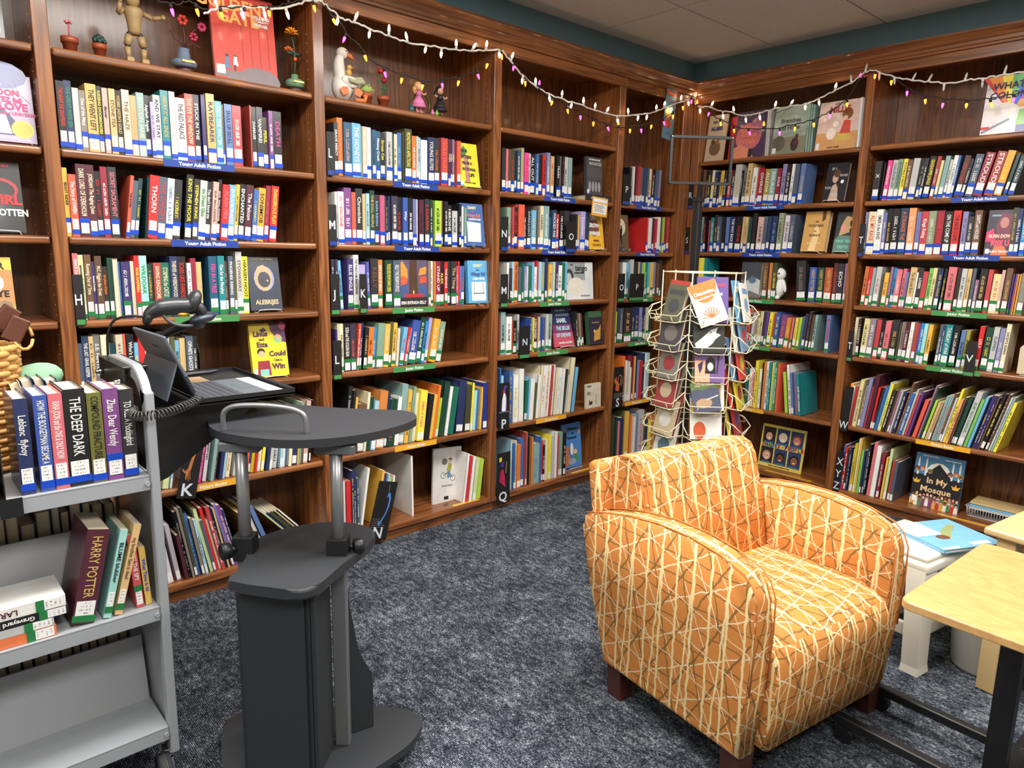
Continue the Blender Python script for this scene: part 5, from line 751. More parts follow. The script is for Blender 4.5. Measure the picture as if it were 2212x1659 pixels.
M_LEG = plain('dark_leg_wood', (72, 32, 24), .4, coat=.3)
for sx, sy in ((-1, -1), (1, -1), (-1, 1), (1, 1)):
    x, y = sx * .305, -.27 if sy < 0 else .185
    b = B(); b.prism([(-.034, .112), (.034, .112), (.026, 0.0), (-.022, 0.0)] if sx > 0 else [(-.034, .112), (.034, .112), (.022, 0), (-.026, 0)], -.03, .03, 1, .003, 2); b.obj('leg', M_LEG, chair, loc=(x, y, 0))
# ---------------------------------------------------------------- height adjustable lectern on its rolling cabinet
M_GRAN = plain('charcoal_laminate', (46, 49, 54), .55, grain=.35, gscale=900); M_BODY = plain('charcoal_panel', (40, 44, 48), .6, grain=.3, gscale=700); M_GREY = plain('grey_steel_tube', (140, 142, 144), .32, .55)
TOP = [(-3.422, -0.93), (-3.396, -0.864), (-3.357, -0.809), (-3.306, -0.78), (-3.217, -0.76), (-3.142, -0.848), (-3.057, -0.968), (-2.964, -1.068), (-2.925, -1.115), (-2.938, -1.165), (-2.969, -1.209), (-3.03, -1.242), (-3.114, -1.264), (-3.194, -1.266), (-3.27, -1.246), (-3.334, -1.207), (-3.386, -1.14), (-3.423, -1.061), (-3.433, -0.995)]
MID = [(-3.487, -1.195), (-3.472, -1.179), (-3.42, -1.13), (-3.37, -1.03), (-3.298, -.99), (-3.2, -.985), (-3.13, -1.02), (-3.07, -1.09), (-3.07, -1.16), (-3.12, -1.215), (-3.19, -1.26), (-3.233, -1.285), (-3.278, -1.314), (-3.309, -1.336), (-3.35, -1.356), (-3.385, -1.352), (-3.416, -1.311), (-3.457, -1.254), (-3.481, -1.212)]
BASE = [(-3.50, -1.13), (-3.45, -.98), (-3.41, -0.92), (-3.3, -.93), (-3.2, -1.03), (-3.09, -1.12), (-3.034, -1.175), (-2.998, -1.23), (-3.0, -1.278), (-3.037, -1.317), (-3.097, -1.345), (-3.2, -1.36), (-3.3, -1.365), (-3.40, -1.33), (-3.48, -1.23)]
lect = empty('lectern', (-3.3, -1.16, 0), (0, 0, 0), 'charcoal lectern with two grey posts and a rounded top over a closed cabinet', 'lectern')
LO = Vector(lect.location)
def lput(b, name, mat, smooth=False): bmesh.ops.translate(b.b, vec=-LO, verts=b.b.verts); return b.obj(name, mat, lect, smooth)
def closed(pts, n=4):
    P = pts[-2:] + pts + pts[:3]; c = catmull([(x, y, 0) for x, y in P], n); return [(v.x, v.y) for v in c[2 * n:-2 * n - n - 1 + n]][: len(pts) * n]
b = B(); b.prism(closed(TOP), .913, .934, 2, .006, 2); lput(b, 'top_board', M_GRAN)
b = B(); b.prism(closed(MID, 3), .594, .62, 2, .006, 2); lput(b, 'cabinet_top', M_GRAN)
b = B(); b.prism(closed(BASE), .052, .074, 2, .006, 2); lput(b, 'base_board', M_GRAN)
b = B(); b.prism([(-3.462, -1.172), (-3.345, -1.318), (-3.24, -1.218), (-3.21, -1.14), (-3.345, -1.03)], .075, .594, 2, .002, 1); lput(b, 'cabinet', M_BODY)
b = B(); d = Vector((.135, -.15, 0)).normalized(); nrm = Vector((d.y, -d.x, 0))
b.box(.012, .176, -.004, .0, .09, .585, .001, 1, Matrix.Translation((-3.4655, -1.1755, 0)) @ Matrix.Rotation(math.atan2(-.1465, .1175), 4, 'Z')); lput(b, 'door', M_BODY)
b = B(); b.box(.188, .2, -.0, .012, .08, .59, .002, 1, Matrix.Translation((-3.462, -1.172, 0)) @ Matrix.Rotation(math.atan2(-.146, .117), 4, 'Z')); lput(b, 'corner_strip', M_BODY)
wing = [(.0, .594), (.02, .594), (.03, .45), (.05, .32), (.085, .24), (.09, .22), (.09, .075), (.0, .075)]
b = B(); b.prism(wing, -.009, .009, 1, .001, 1, Matrix.Translation((-3.205, -1.19, 0)) @ Matrix.Rotation(math.radians(-12), 4, 'Z')); lput(b, 'side_wing', M_BODY)
for x, y in ((-3.39, -1.06), (-3.215, -1.222)):
    tw = Matrix.Translation((x, y, 0)) @ Matrix.Rotation(math.radians(-42), 4, 'Z')
    b = B(); b.box(-.019, .019, -.013, .013, .074, .60, .003, 2, tw); lput(b, 'lower_post', M_GREY)
    b = B(); b.lathe([(.0155, .60), (.0155, .908)], 16, (x, y, 0)); lput(b, 'upper_post', M_GREY)
    b = B(); b.box(-.026, .026, -.024, .024, .598, .664, .003, 2, tw); lput(b, 'height_collar', M_BLACKP)
    b = B(); s_ = -1 if x < -3.3 else 1
    dx = Vector((-.74, -.0, 0)) if s_ < 0 else Vector((.78, -.3, 0)); dx.normalize(); p0 = Vector((x, y, .632)) + dx * .026
    b.tube([p0, p0 + dx * .012], .008, 10); b.tube([p0 + dx * .012, p0 + dx * .014, p0 + dx * .036, p0 + dx * .038], [.017, .021, .021, .016], 14); lput(b, 'clamp_knob', M_BLACKP)
    b = B(); b.box(-.05, .05, -.02, .02, .885, .9078, .002, 1, tw); lput(b, 'post_bracket', plain('grey_bracket', (92, 96, 100), .5))
b = B(); hp = [(-3.418, -1.03, .932), (-3.42, -1.035, .975), (-3.41, -1.043, .992), (-3.39, -1.062, 1.0), (-3.35, -1.10, 1.002), (-3.31, -1.138, .998), (-3.285, -1.162, .99), (-3.272, -1.175, .975), (-3.27, -1.178, .932)]
b.tube(catmull(hp, 5), .0065, 10); lput(b, 'rail_handle', M_GREY, True)
for x, y in ((-3.06, -1.27), (-3.42, -1.05), (-3.43, -1.28), (-3.3, -.97)):
    b = B(); b.tube([(x - .011, y, .024), (x + .011, y, .024)], .023, 14); b.box(x - .016, x + .016, y - .012, y + .012, .03, .0515); lput(b, 'caster', M_BLACKP)
# ---------------------------------------------------------------- grey book cart
M_CART = plain('grey_enamel_steel', (160, 164, 170), .35, coat=.3)
CX0, CX1 = -4.55, -3.575
cart = empty('book_cart', (-4.06, -.8, 0), (0, 0, 0), 'grey steel book cart loaded with plastic jacketed books', 'cart'); CO = Vector(cart.location)
def cput(b, name, mat=None, smooth=False): bmesh.ops.translate(b.b, vec=-CO, verts=b.b.verts); return b.obj(name, mat or M_CART, cart, smooth)
for z, nm in ((.845, 'top_shelf'), (.507, 'middle_shelf'), (.176, 'bottom_shelf')):
    b = B(); b.box(CX0, CX1 - .012, -1.0, -.6, z - .004, z - .0005); b.box(CX0, CX1 - .012, -1.0, -.996, z - .037, z - .002, .0012, 1); b.box(CX0, CX1 - .012, -.604, -.6, z - .037, z - .002); cput(b, nm)
    if z < .8:
        b = B(); b.prism([(-.842, z - .0005), (-.838, z - .0005), (-.801, z + .165), (-.799, z + .165), (-.762, z - .0005), (-.758, z - .0005), (-.797, z + .17), (-.803, z + .17)], CX0, CX1 - .014, 0); cput(b, 'divider_panel')
    b = B(); b.lathe([(.006, 0), (.006, .004)], 10, (0, 0, 0)); bmesh.ops.transform(b.b, matrix=Matrix.Translation((CX1 - .018, -1.0, z - .02)) @ Matrix.Rotation(math.radians(90), 4, 'X'), verts=b.b.verts); cput(b, 'rivet')
upts = [(CX1, -.985, .10), (CX1, -.985, .97), (CX1, -.978, 1.02), (CX1, -.955, 1.058), (CX1, -.92, 1.078), (CX1, -.88, 1.083), (CX1, -.72, 1.083), (CX1, -.68, 1.078), (CX1, -.645, 1.058), (CX1, -.622, 1.02), (CX1, -.615, .97), (CX1, -.615, .10)]
def flat_tube(b, pts, hx, hy):     # flattened tube: half width hx across the end, hy along the bend
    rings = []
    for i, p in enumerate(pts):
        p = Vector(p); t_ = (Vector(pts[min(i + 1, len(pts) - 1)]) - Vector(pts[max(i - 1, 0)])).normalized(); side = Vector((1, 0, 0)); up = t_.cross(side)
        rings.append([b.b.verts.new(p + side * (hx * sx) + up * (hy * sy)) for sx, sy in ((-1, -.75), (-.8, -1), (.8, -1), (1, -.75), (1, .75), (.8, 1), (-.8, 1), (-1, .75))])
    for A, C in zip(rings, rings[1:]):
        for k in range(8): b.b.faces.new((A[k], A[(k + 1) % 8], C[(k + 1) % 8], C[k]))
    b.b.faces.new(rings[0][::-1]); b.b.faces.new(rings[-1])
b = B(); flat_tube(b, [tuple(v) for v in catmull(upts, 4)], .011, .018); cput(b, 'end_frame')
b = B(); b.box(CX1 - .006, CX1 - .002, -.97, -.63, .14, .84); cput(b, 'end_panel')
for x, y in ((CX1 - .004, -.965), (CX1 - .004, -.635)):
    b = B(); b.lathe([(.012, .072), (.014, .08), (.02, .086), (.02, .1)], 12, (x, y, 0)); cput(b, 'caster_stem', M_CHROME, True)
    b = B(); b.tube([(x - .028, y - .035, .052), (x - .02, y - .035, .052)], .05, 18); b.tube([(x - .036, y - .035, .052), (x - .012, y - .035, .052)], .048, 18); cput(b, 'caster_wheel', plain('caster_rubber', (52, 54, 56), .6), True)
    b = B(); b.prism([(-.03, .045), (-.01, .045), (.014, .085), (-.02, .09)], -.004, .004, 0, .001, 1, Matrix.Translation((x - .006, y - .02, 0))); b.box(x - .012, x + .022, y - .018, y + .018, .07, .09, .004, 2); cput(b, 'caster_fork', M_CHROME)
# plastic-jacketed novels on the cart's top shelf
CB = [(-3.838, .0, .0265, .212, 'nv', 'w:Leblanc  flyboy'), (-3.802, 0, .026, .215, 'ry', 'w:HOW THE BOOGEYMAN BECAME A'), (-3.774, 0, .0265, .216, (214, 110, 120), 'w:RANA JOON and the ONE & ONLY NOW'), (-3.7465, 0, .043, .222, 'k', 'w:THE DEEP DARK'), (-3.7015, 0, .0295, .209, (112, 110, 52), 'k:COMPOUND FRACTURE'), (-3.670, 0, .033, .215, 'pu', 'w:Zhao  Dear Wendy'), (-3.6355, 0, .030, .210, 'c', 'w:TO KILL A Mockingbird')]
CLAB = ['navy novel with pale lettering, beside the black plate on the book cart', 'blue novel with white capitals on the cart top', 'pink novel with white lettering on the cart top', 'thick black novel with big white capitals on the cart top', 'olive green novel with tan title panel on the cart top', 'purple novel with white script on the cart top', 'charcoal novel last in the cart top row beside the end frame']
for (x, l, w, h, c, ink), lb in zip(CB, CLAB):
    make_book('jacketed_novel', 'L', x, w, h, .15, l, .845, -.985, c, ink, lb, 'book', 'jacketed novels on the cart', M_BANDB, False, random.Random(lb + 'z'))
make_book('jacketed_novel', 'L', -3.905, .027, .212, .15, 4, .845, -.985, (196, 140, 80), 'w:CODE NAME SERENDIPITY', 'golden brown novel leaning left of the black plate on the cart', 'book', 'jacketed novels on the cart', M_BANDG, False, random.Random(5))
t = empty('bookend', (-3.87, -1.002, .845), (0, 0, 0), 'black angled bookend hooked over the cart shelf edge', 'bookend')
b = B(); b.box(0, .0015, .0, .13, .0006, .19); b.obj('upright_plate', M_BLACKP, t); b = B(); b.box(-.012, .030, -.0012, .0, -.04, .002); b.box(-.012, .0, 0, .1, .0004, .0016); b.obj('hook_plate', M_BLACKP, t)
for i, (x, w, h, c) in enumerate(((-3.765, .02, .20, 'cr'), (-3.742, .022, .205, 'dn2'), (-3.716, .018, .206, 'sl'), (-3.694, .024, .20, 'nv'))):
    make_book('jacketed_novel', 'L', x, w, h + .02, .15, -14 if i < 9 else 0, .845, -.78, c, '', '%s hardback slanting on the far side of the cart top, %s from left' % (CNAME[c], ordn(i + 1)), 'book', 'hardbacks on the far side of the cart', None, False, random.Random(i), True)
# leaning and stacked junior books on the middle shelf
MB_ = [(-3.775, 13, .047, .225, 'mr', 'gd:HARRY POTTER', 'thick maroon novel with gold lettering leaning on the cart middle shelf'), (-3.708, 14, .0165, .215, 'pq', 'k:BLUME blubber', 'pale aqua paperback leaning on the cart middle shelf'), (-3.684, 15, .0165, .222, (222, 184, 130), 'br:my brother Sam is dead', 'tan paperback leaning on the cart middle shelf')]
for x, l, w, h, c, ink, lb in MB_:
    make_book('junior_paperback', 'L', x, w, h, .145 if w > .03 else .13, l, .507, -.985, c, ink, lb, 'book', 'junior books on the cart middle shelf', M_BANDG, True, random.Random(3 + w))
make_book('junior_paperback', 'L', -3.632, .0175, .19, .125, -3, .507, -.975, (206, 84, 88), 'w:HARRIET THE SPY', 'red spined paperback upright on the cart middle shelf', 'book', 'junior books on the cart middle shelf', M_BANDG, True, random.Random(8))
make_book('junior_paperback', 'L', -3.610, .014, .152, .12, -3, .507, -.972, (226, 190, 90), 'blue:What Time Is It?', 'small yellow and blue book at the right end of the cart middle shelf', 'book', 'junior books on the cart middle shelf', None, True, random.Random(9))
zc = .5074
for i, (x, w, h, c, ink, lb) in enumerate(((-3.802, .024, .16, 'pk' if False else (226, 120, 70), 'pu:', 'orange and pink book at the bottom of the flat pile on the cart'), (-3.805, .019, .16, 'lg', '', 'pale grey book lying second in the flat pile on the cart'), (-3.775, .02, .18, 'k', 'w:Graveyard Book', 'black book lying third in the flat pile on the cart'), (-3.779, .026, .19, 'w', 'mr:LARGE', 'thick white book on top of the flat pile on the cart'))):
    r = inst('junior_paperback', ME_HARD, None, (x, -.99, zc), (0, math.pi / 2, 0), (w, .13, h), c); r.rotation_euler = (0, -math.pi / 2, 0); r.location = (x, -.99, zc); tag(r, lb, 'book', 'flat pile on the cart middle shelf')
    inst('page_block', ME_PH, r)
    e = .0006 / .13
    inst('colour_band', ME_BG, r, (-.01, -e, .04 + .034 / h), (0, 0, 0), (1.02, e, .016 / h)); inst('spine_label', ME_BL, r, (.06, -e * .5, .03), (0, 0, 0), (.88, e, .036 / h))
    if ':' in ink and ink.split(':')[1]:
        ic, tx = ink.split(':'); f = font('spine_title', tx, w * .7, ic, r, (.5, -e * 1.4, .62), (math.pi / 2, math.pi / 2, 0), bold=.0004); f.rotation_euler = (math.pi / 2, -math.pi / 2, 0); f.scale = (1 / h, 1 / w, 1 / .13)
    zc += w + .0006
# hardbacks shelved from the other side: page edges towards us
rn = random.Random(12)
for lev, z, x0, x1 in (('middle', .507, -4.02, -3.62), ('bottom', .176, -4.0, -3.60)):
    x = x0; i = 0
    while x < x1:
        w = rn.uniform(.016, .036); h = rn.uniform(.19, .235); c = rn.choice(('nv', 'k', 'mr', 'dg', 'c', 'tn', 'br', 'dn2', 'dt', 'db'))
        if x + w > x1 + .004: break
        i += 1
        make_book('shelved_hardback', 'L', x, w, h, .14, 0, z, -.752, c, '', '%s hardback, page edges out, %s from left behind the %s divider of the cart' % (CNAME[c], ordn(i), lev), 'book', 'hardbacks on the far side of the cart', None, False, rn, True)
        x += w + .0015
# ---------------------------------------------------------------- laptop tray clamped to the cart
tray = empty('laptop_tray', (-3.35, -.72, 1.0), (0, 0, 0), 'black folding tray bracketed to the end of the book cart', 'tray'); TO = Vector(tray.location)
def tput(b, name, mat, smooth=False): bmesh.ops.translate(b.b, vec=-TO, verts=b.b.verts); return b.obj(name, mat, tray, smooth)
b = B(); b.box(-3.50, -3.19, -.955, -.50, .991, .995); b.box(-3.50, -3.19, -.955, -.952, .988, 1.006); b.box(-3.193, -3.19, -.955, -.5, .988, 1.006); b.box(-3.5, -3.19, -.503, -.5, .988, 1.006); tput(b, 'tray_board', M_BLACK)
b = B(); b.prism([(-3.545, .985), (-3.27, .985), (-3.30, .95), (-3.52, .80), (-3.548, .79)], -.90, -.897, 1); tput(b, 'side_bracket', M_BLACK)
b = B(); b.prism([(-3.545, .985), (-3.27, .985), (-3.30, .95), (-3.52, .80), (-3.548, .79)], -.60, -.597, 1); tput(b, 'side_bracket', M_BLACK)
b = B(); b.box(-3.555, -3.548, -.93, -.56, .78, 1.0, .001, 1); tput(b, 'back_plate', M_BLACK)
b = B(); b.box(-3.602, -3.548, -.90, -.66, 1.088, 1.094, .001, 1); b.box(-3.604, -3.599, -.90, -.66, 1.03, 1.094, .001, 1); b.box(-3.552, -3.547, -.90, -.66, .98, 1.094, .001, 1); tput(b, 'clamp_bracket', plain('dark_green_black_steel', (40, 46, 44), .3))
for y in (-.885, -.70):
    b = B(); b.tube([(-3.604, y, 1.058), (-3.616, y, 1.058)], .008, 6); b.tube([(-3.612, y, 1.058), (-3.622, y, 1.058)], .005, 8); tput(b, 'bolt', M_CHROME)
M_LAP = plain('slate_laptop', (104, 112, 122), .4, .3); M_KEY = plain('laptop_key', (62, 66, 74), .5)
lap = empty('tablet_laptop', (-3.45, -.83, .9955), (0, 0, 0), 'slate tablet laptop with propped screen on the black tray', 'laptop'); LP = Vector(lap.location)
def pput(b, name, mat, smooth=False): bmesh.ops.translate(b.b, vec=-LP, verts=b.b.verts); return b.obj(name, mat, lap, smooth)
b = B(); b.box(-3.445, -3.252, -.935, -.68, .9958, 1.0005, .002, 2); pput(b, 'keyboard_cover', M_LAP)
b = B(); b.box(0, .0085, -.945, -.675, 0, .178, .003, 2, Matrix.Translation((-3.45, 0, 1.003)) @ Matrix.Rotation(math.radians(-24), 4, 'Y')); pput(b, 'screen', M_LAP, False)
b = B(); b.box(.0086, .0092, -.935, -.685, .008, .17, 0, 2, Matrix.Translation((-3.45, 0, 1.003)) @ Matrix.Rotation(math.radians(-24), 4, 'Y')); pput(b, 'glass', plain('screen_glass', (14, 15, 18), .1))
b = B(); b.box(-.004, .0, -.94, -.68, -.098, .0, .001, 1, Matrix.Translation((-3.488, 0, 1.098)) @ Matrix.Rotation(math.radians(18), 4, 'Y')); pput(b, 'kickstand', M_LAP)
b = B(); b.box(-.0006, .0, -.86, -.80, .14, .143, 0, 2, Matrix.Translation((-3.4503, 0, 1.003)) @ Matrix.Rotation(math.radians(-24), 4, 'Y'))
for i in range(8): b.box(.002, .0065, -.9462, -.9448, .02 + .006 * i, .0235 + .006 * i, 0, 2, Matrix.Translation((-3.45, 0, 1.003)) @ Matrix.Rotation(math.radians(-24), 4, 'Y'))
o = pput(b, 'vent_slot', M_BLACKP); o['kind'] = 'stuff'
b = B(); b.box(-3.302, -3.256, -.85, -.765, 1.0004, 1.0010); pput(b, 'touchpad', plain('touchpad_grey', (86, 94, 106), .3))
kb = B(); kb.box(0, .0155, 0, .0165, 0, .0014, .0004, 1); kme = kb.mesh('key', M_KEY)
for r_ in range(6):
    for c_ in range(12): inst('key', kme, lap, (-3.432 + .0185 * r_ - LP.x, -.928 + .0198 * c_ - LP.y, 1.0006 - LP.z))
b = B(); b.box(-3.262, -3.205, -.90, -.66, 1.0, 1.0006); o = b.obj('paper_note', plain('note_paper', (224, 226, 232), .7)); tag(o, 'white paper note lying on the laptop tray', 'paper'); o.location.z = -.0044
font('note_lettering', 'PLEASE SCAN', .016, 'dn2', o, (-3.232, -.80, 1.0008), (0, 0, math.pi / 2))
b = B(); b.box(-3.44, -3.32, -.66, -.57, .9955, .9965); tag(b.obj('envelope', plain('kraft_paper', (168, 140, 104), .8)), 'brown kraft paper beside the laptop keyboard', 'paper')
for i, (x0, y0, x1, y1, c) in enumerate(((-3.40, -.545, -3.26, -.53, 'k'), (-3.40, -.522, -3.24, -.512, 'dv'))):
    b = B(); b.tube([(x0, y0, 1.0), (x1 - .012, y1, 1.0), (x1, y1, 1.0)], [.0042, .0042, .0012], 8); o = b.obj('pen', plain('pen_' + c, c, .3), None, True); tag(o, 'dark pen lying at the tray edge, %s bookcase' % ('farther from the' if i == 0 else 'nearer the'), 'pen', 'pens on the laptop tray')
# barcode scanner in a gooseneck stand
scn = empty('barcode_scanner', (-3.42, -.70, 1.0), (0, 0, 0), 'black handheld barcode scanner resting in a gooseneck holder', 'scanner'); SO = Vector(scn.location)
def sput(b, name, mat, smooth=True): bmesh.ops.translate(b.b, vec=-SO, verts=b.b.verts); return b.obj(name, mat, scn, smooth)
neck = catmull([(-3.462, -.60, 1.0), (-3.462, -.605, 1.06), (-3.455, -.615, 1.10), (-3.43, -.635, 1.135), (-3.39, -.67, 1.16), (-3.365, -.70, 1.176)], 14)
b = B(); b.tube(neck, [.0098 + .0026 * (i % 2) for i in range(len(neck))], 10); sput(b, 'gooseneck', M_BLACKP)
b = B(); b.lathe([(.03, .0), (.03, .006), (.012, .010), (.011, .02)], 18, (-3.462, -.60, .9956)); sput(b, 'stand_base', M_BLACKP)
b = B(); b.ball((-3.350, -.72, 1.188), .03, 14, (1.25, 1.0, .5), Matrix.Rotation(math.radians(-14), 4, 'Y')); b.ball((-3.362, -.72, 1.176), .019, 12, (1, 1, 1)); sput(b, 'holder_cup', plain('blue_black_plastic', (44, 52, 66), .35))
hb = [(-3.488, -.70, 1.192), (-3.478, -.70, 1.205), (-3.455, -.705, 1.218), (-3.42, -.71, 1.222), (-3.39, -.715, 1.222), (-3.37, -.72, 1.225)]
b = B(); b.tube(catmull(hb, 5), [.012 + .011 * min(1, i / 10) for i in range(26)], 12); b.ball((-3.372, -.72, 1.235), .03, 14, (.62, .9, 1.15), Matrix.Rotation(math.radians(24), 4, 'Y')); b.ball((-3.357, -.72, 1.212), .027, 12, (.6, .9, 1.2), Matrix.Rotation(math.radians(-24), 4, 'Y')); sput(b, 'scanner_body', plain('scanner_grey', (48, 50, 53), .35))
b = B(); b.ball((-3.487, -.70, 1.192), .0175, 12, (.72, .9, 1.2), Matrix.Rotation(math.radians(20), 4, 'Y')); sput(b, 'handle_end', M_BLACKP)
b = B(); b.tube(catmull([(-3.455, -.715, 1.205), (-3.442, -.718, 1.185), (-3.42, -.72, 1.172), (-3.39, -.722, 1.168), (-3.37, -.722, 1.172)], 5), .0045, 8); sput(b, 'trigger_guard', plain('guard_grey', (84, 88, 92), .45))
b = B(); b.ball((-3.402, -.724, 1.201), .012, 10, (1.3, .6, .42)); sput(b, 'trigger', plain('yellow_trigger', (224, 178, 46), .4))
b = B(); b.tube(catmull([(-3.494, -.70, 1.196), (-3.53, -.685, 1.198), (-3.56, -.66, 1.185), (-3.575, -.65, 1.15), (-3.577, -.645, 1.11), (-3.577, -.643, 1.09)], 5), .0035, 7); sput(b, 'cable', M_BLACKP)
b = B(); N = 300; cl = catmull([(-3.60, -.96, 1.0), (-3.615, -1.005, .998), (-3.60, -1.028, .996), (-3.56, -1.03, .997), (-3.52, -1.015, 1.0), (-3.48, -.995, 1.006), (-3.452, -.975, 1.014)], 50)
pts = []
for i, p in enumerate(cl):
    t_ = (cl[min(i + 1, len(cl) - 1)] - cl[max(i - 1, 0)]).normalized(); u = t_.cross(Vector((0, 0, 1))).normalized(); v = t_.cross(u); a = i * .62
    pts.append(p + (u * math.cos(a) + v * math.sin(a)) * .0105)
b.tube(pts, .0019, 5); sput(b, 'coiled_cable', plain('coil_cable', (66, 64, 62), .35))
# ---------------------------------------------------------------- wicker basket and green plush toy on the cart
bas = empty('wicker_basket', (-3.95, -.70, .8455), (0, 0, 0), 'wicker basket of woven willow behind the jacketed novels', 'basket')
M_WICK = plain('willow', (198, 148, 84), .6, grain=.2, gscale=200)
rr_ = random.Random(2)
def bring(z, a): return .150 + .012 * (z / .3)
for k in range(26):
    z = .012 + k * .0112 if k < 20 else .236 + (k - 20) * .0115
    th_ = .0055 if k < 20 else .008
    pts = []
    for i in range(48):
        a = 2 * math.pi * i / 48; r_ = bring(z, a) + (.005 if (i // 2 + k) % 2 else -.005) + rr_.uniform(-.001, .001); pts.append((r_ * math.cos(a), .72 * r_ * math.sin(a), z + rr_.uniform(-.0012, .0012)))
    b = B(); b.tube(pts, th_, 6, True); b.obj('willow_strand', M_WICK, bas)
for i in range(24):
    a = 2 * math.pi * (i + .5) / 24; b = B(); b.tube([(bring(0, a) * math.cos(a), .72 * bring(0, a) * math.sin(a), .0), (bring(.25, a) * math.cos(a), .72 * bring(.25, a) * math.sin(a), .30)], .005, 6); b.obj('stake', M_WICK, bas)
b = B(); b.prism(circle(0, 0, .14, .1, 24), .0, .006); b.obj('basket_bottom', M_WICK, bas)
b = B(); b.box(-.02, .02, -.012, .012, -.03, .03, .003, 1, Matrix.Translation((.163, -.03, .335)) @ Matrix.Rotation(math.radians(28), 4, 'Y')); b.box(-.02, .02, -.012, .012, -.03, .03, .003, 1, Matrix.Translation((.15, .01, .36)) @ Matrix.Rotation(math.radians(38), 4, 'Y')); b.obj('handle_stub', plain('dark_wood_handle', (88, 46, 32), .5), bas)
b = B(); b.tube([(.175 + .02 * math.cos(a), -.03 + .02 * math.sin(a), .318 + .03 * math.sin(a)) for a in [i * .5 for i in range(13)]], .004, 6); b.obj('handle_binding', M_WICK, bas)
pl = empty('plush_toy', (-3.755, -.665, .8455), (0, 0, 0), 'pale green plush toy lying beside the wicker basket', 'plush toy')
M_PLU = plain('green_plush', (134, 176, 144), .95, grain=.3, gscale=400)
b = B(); b.ball((-.005, .0, .082), .078, 16, (.85, .8, 1)); b.obj('body', M_PLU, pl)
for i, (c, r_, s3, rz) in enumerate((((.0, -.02, .205), .045, (1.45, .9, .85), -12), ((.035, -.015, .155), .045, (1.5, .9, .72), 22), ((-.01, -.05, .135), .045, (1.6, .9, .72), 10), ((-.03, -.03, .055), .042, (1.3, 1, 1), 0))):
    b = B(); b.ball(c, r_, 14, s3, Matrix.Rotation(math.radians(rz), 4, 'Y')); b.obj('limb', M_PLU, pl)
# ---------------------------------------------------------------- spinner rack of paperbacks
M_CREAMW = plain('cream_wire', (216, 206, 172), .4)
RX, RY = -1.24, -.965
rack = empty('spinner_rack', (RX, RY, 0), (0, 0, math.radians(-42)), 'tall cream wire spinner rack full of paperbacks behind the armchair', 'book rack')
RR, NT_ = .185, 6
ang = [math.radians(60 * k - 90) for k in range(6)]          # face k looks outwards along ang[k]; face 0 towards local -y
def corner(k, r=RR, z=0): a = ang[k % 6] + math.radians(30); return Vector((r * math.cos(a), r * math.sin(a), z))
b = B(); b.lathe([(.19, 0), (.19, .012), (.03, .03), (.014, .05), (.014, 1.30)], 20); b.obj('centre_post', plain('rack_base', (120, 116, 104), .4), rack)
TIERS = [1.175 - .128 * i for i in range(8)]
for k in range(6):
    b = B(); b.tube([corner(k, RR, .16), corner(k, RR, 1.325)], .0026, 6); b.obj('upright_wire', M_CREAMW, rack)
for z in (1.318, .17):
    b = B(); b.tube([corner(k, RR, z) for k in range(6)], .0026, 6, True)
    for k in range(0, 6, 2): b.tube([corner(k, RR, z), (0, 0, z)], .0022, 6)
    b.obj('hoop', M_CREAMW, rack)
def pocket():
    b = B(); h = RR * math.cos(math.radians(30)); w = RR / 2; o = .075; zz = .055
    P = [(-w, -h, .07), (-w - .012, -h - o * .55, .055), (-w * .98, -h - o, .02), (-w * .62, -h - o, .018), (-w * .6, -h - o, .018), (w * .6, -h - o, .018), (w * .98, -h - o, .02), (w + .012, -h - o * .55, .055), (w, -h, .07)]
    b.tube(P, .0024, 6)
    P2 = [(-w, -h, .0), (-w * .7, -h - o * .8, -.012), (w * .7, -h - o * .8, -.012), (w, -h, .0)]
    b.tube(P2, .0022, 6)
    for x in (-w * .55, w * .55): b.tube([(x, -h - o, .018), (x, -h - o * .8, -.012), (x, -h + .01, -.015)], .0022, 6)
    return b.mesh('wire_pocket', M_CREAMW)
PK = pocket()
for z in TIERS:
    for k in range(6): inst('wire_pocket', PK, rack, (0, 0, z - .06), (0, 0, math.radians(60 * k)))
rrot = math.radians(-42)
b = B(); b.box(-.5, .5, 0, .08, 0, 1); b.box(-.5, .5, .92, 1, 0, 1); b.box(-.5, -.47, .04, .96, 0, 1); ME_RC = b.mesh('face_cover', M_COVER)
b = B(); b.box(-.47, .485, .08, .92, .01, .99); ME_RP = b.mesh('page_block', M_PAGES)
def rack_book(k, tier, off, dep, w, h, roll, col, art, label, th=.008):
    hh = RR * math.cos(math.radians(30))
    z = TIERS[tier] - .068
    L = Matrix.Translation((RX, RY, 0)) @ Matrix.Rotation(rrot + math.radians(60 * k), 4, 'Z') @ Matrix.Translation((off, -hh - dep, z)) @ Matrix.Rotation(math.radians(-13), 4, 'X') @ Matrix.Rotation(math.radians(roll), 4, 'Y')
    t = empty('rack_paperback', (0, 0, 0), (0, 0, 0), label, 'book', 'paperbacks on the spinner rack'); t.matrix_world = L
    inst('cover', ME_RC, t, (0, 0, 0), (0, 0, 0), (w, th, h), col); inst('page_block', ME_RP, t, (0, 0, 0), (0, 0, 0), (w, th, h))
    a2 = []
    o = empty('cover_print'); o.parent = t; 
    bpy.data.objects.remove(o)
    sh = [shift(a) for a in art]
    picture(t, w, h, -.0002, sh)
